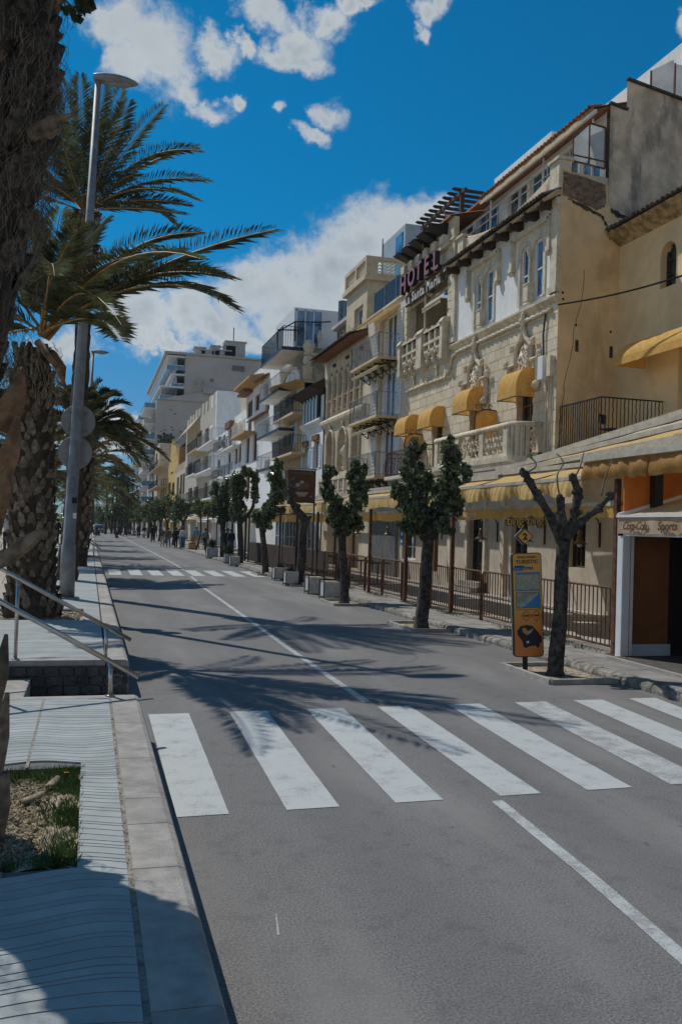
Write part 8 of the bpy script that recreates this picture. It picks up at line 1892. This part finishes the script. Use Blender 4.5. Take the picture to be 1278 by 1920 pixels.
# ================================================================ bicycles, scooters, cars
def bicycle(x, y, z, lab, rz=0):
    t = thing('bicycle', lab, 'bicycle', (0, 0, 0), 'bicycles parked on the walk')
    for yc in (-.52, .52):
        w = MB(); w.tube([(0, yc+.34*math.cos(a*PI/12), .36+.34*math.sin(a*PI/12)) for a in range(25)], .022, 5, cap=False); wo = w.build('wheel', blackm, t, True); s = MB()
        for a in range(10): s.obox((0, yc, .36), (0, yc+.33*math.cos(a*PI/5), .36+.33*math.sin(a*PI/5)), .006, .006)
        s.build('spokes', galv, wo)
    f = MB(); P_ = {'bb': (0, -.05, .30), 'st': (0, .18, .82), 'hd': (0, -.38, .80), 'hd2': (0, -.40, .70), 'rw': (0, .52, .36), 'fw': (0, -.52, .36)}
    for a, b in (('bb', 'st'), ('bb', 'hd2'), ('st', 'hd'), ('st', 'rw'), ('bb', 'rw'), ('hd', 'fw')): f.obox(P_[a], P_[b], .035, .035)
    f.build('frame', darkwood, t); MB().obox((-.28, -.36, .95), (.28, -.36, .95), .03, .03).build('handlebar', blackm, t); MB().obox((0, -.38, .8), (0, -.36, .95), .03, .03).build('stem', blackm, t); MB().box(-.07, .07, .08, .32, .88, .93).build('saddle', blackm, t)
    t.location = (x, y, z); t.rotation_euler.z = rz
v = gz(168, 1007.5, Z1); bicycle(v.x, v.y, Z1, 'dark bicycle nearest the road on the far walk', .9); bicycle(v.x-.7, v.y+.6, Z1, 'dark bicycle standing just behind the first one', .8); bicycle(v.x-1.1, v.y+3, Z1, 'third dark bicycle farther along the walk', 1.0)
def scooter(x, y, z, lab, rz, body, g_='scooters parked along the left kerb'):
    t = thing('scooter', lab, 'scooter', (0, 0, 0), g_)
    for yc in (-.6, .6): w = MB(); w.tube([(0, yc+.2*math.cos(a*PI/8), .25+.2*math.sin(a*PI/8)) for a in range(17)], .06, 6, cap=False); w.build('wheel', blackm, t, True)
    b = MB(); b.prism([(-.55, .35), (-.5, .95), (-.38, 1.0), (-.32, .45), (.1, .38), (.2, .72), (.75, .78), (.8, .6), (.55, .35)], 'x', -.15, .15); bevel(b.build('body', body, t), .04, 2)
    MB().box(-.13, .13, .15, .72, .76, .86).build('seat', blackm, t); MB().obox((-.3, -.42, 1.05), (.3, -.42, 1.05), .04, .04).build('handlebar', blackm, t); MB().box(-.14, .14, .7, .95, .85, 1.1).build('top_case', blackm, t); MB().blob((0, -.53, .93), .09, 8).build('headlight', white_paint, t)
    t.location = (x, y, z); t.rotation_euler.z = rz
scooter(-.75, 50.5, Z1, 'black scooter parked on the walk by the distant handrail', 1.2, blackm, None)
for k, (yy2, x) in enumerate(((128, 1.15), (136, 1.0), (141, 1.3), (147, 1.0), (152, 1.35), (158, 1.1))): scooter(x, yy2, 0, 'parked scooter at the left kerb far down the road, %s in line' % ORD[k], .3*(-1)**k, (blackm, galv, MATS['cloth_navy'], galv, blackm, galv)[k])
def car(x, y, lab, m, van=False):
    t = thing('parked_van' if van else 'parked_car', lab, 'van' if van else 'car', (0, 0, 0), None if van else 'cars parked far down the road')
    pr = [(-2.1, .35), (-2.15, .75), (-1.3, .95), (-.6, 1.42), (1.0, 1.45), (1.9, 1.0), (2.1, .9), (2.1, .35)] if not van else [(-2.5, .4), (-2.5, 1.1), (-1.9, 1.3), (-1.2, 2.2), (2.5, 2.3), (2.5, .4)]
    b = MB(); b.prism(pr, 'x', -.88, .88); bevel(b.build('body', m, t), .1, 2)
    if van: MB().add([(-.75, -1.93, 1.34), (.75, -1.93, 1.34), (.7, -1.28, 2.13), (-.7, -1.28, 2.13)], [(0, 1, 2, 3)]).build('windscreen', glass_dark, t)
    else: MB().add([(-.72, -1.25, 1.0), (.72, -1.25, 1.0), (.62, -.66, 1.40), (-.62, -.66, 1.40)], [(0, 1, 2, 3)]).build('windscreen', glass_dark, t)
    for sx_ in (-.86, .86):
        for yc in (-1.35, 1.35): w = MB(); w.prism([(yc+.33*math.cos(a*PI/7), .33+.33*math.sin(a*PI/7)) for a in range(14)], 'x', sx_-.1, sx_+.06); w.build('wheel', blackm, t)
        MB().box(sx_*.7-.14, sx_*.7+.14, pr[1][0]-.03, pr[1][0]+.05, .62, .76).build('headlight', white_paint, t)
    t.location = (x, y, 0)
for k, (x, yy2, m_, c) in enumerate(((1.6, 166, galv, 'grey'), (1.6, 173, white_paint, 'white'), (1.6, 180, MATS['cloth_navy'], 'navy'), (1.6, 188, blackm, 'black'))): car(x, yy2, c+' parked car at the left kerb near the end of the road', m_)
car(.4, 205, 'white van at the far left end of the road', white_paint, True)
# rocks/low shrub at the foot of the distant palms
q = MB()
for i in range(5): q.blob((-.95+random.uniform(-.3, .3), 46.2+random.uniform(-.4, .4), .5), random.uniform(.15, .35), 7, jit=.2)
tag(q.build('boulder_heap', rubble), 'low heap of grey boulders beside the distant walk', 'boulders')
# ================================================================ thin sea haze
hz = MB().box(-120, 60, -6, 420, -1.1, 44).build('haze', bpy.data.materials.new('sea_haze')); hz['kind'] = 'stuff'
hm = hz.data.materials[0]; hm.use_nodes = True; ht = hm.node_tree; ht.nodes.clear(); ho = N(ht, 'ShaderNodeOutputMaterial'); hv = N(ht, 'ShaderNodeVolumePrincipled'); hv.inputs['Color'].default_value = (.82, .90, .96, 1); hv.inputs['Density'].default_value = 0.0002; ht.links.new(hv.outputs[0], ho.inputs['Volume'])
hz['label'] = 'thin pale haze filling the air along the street'
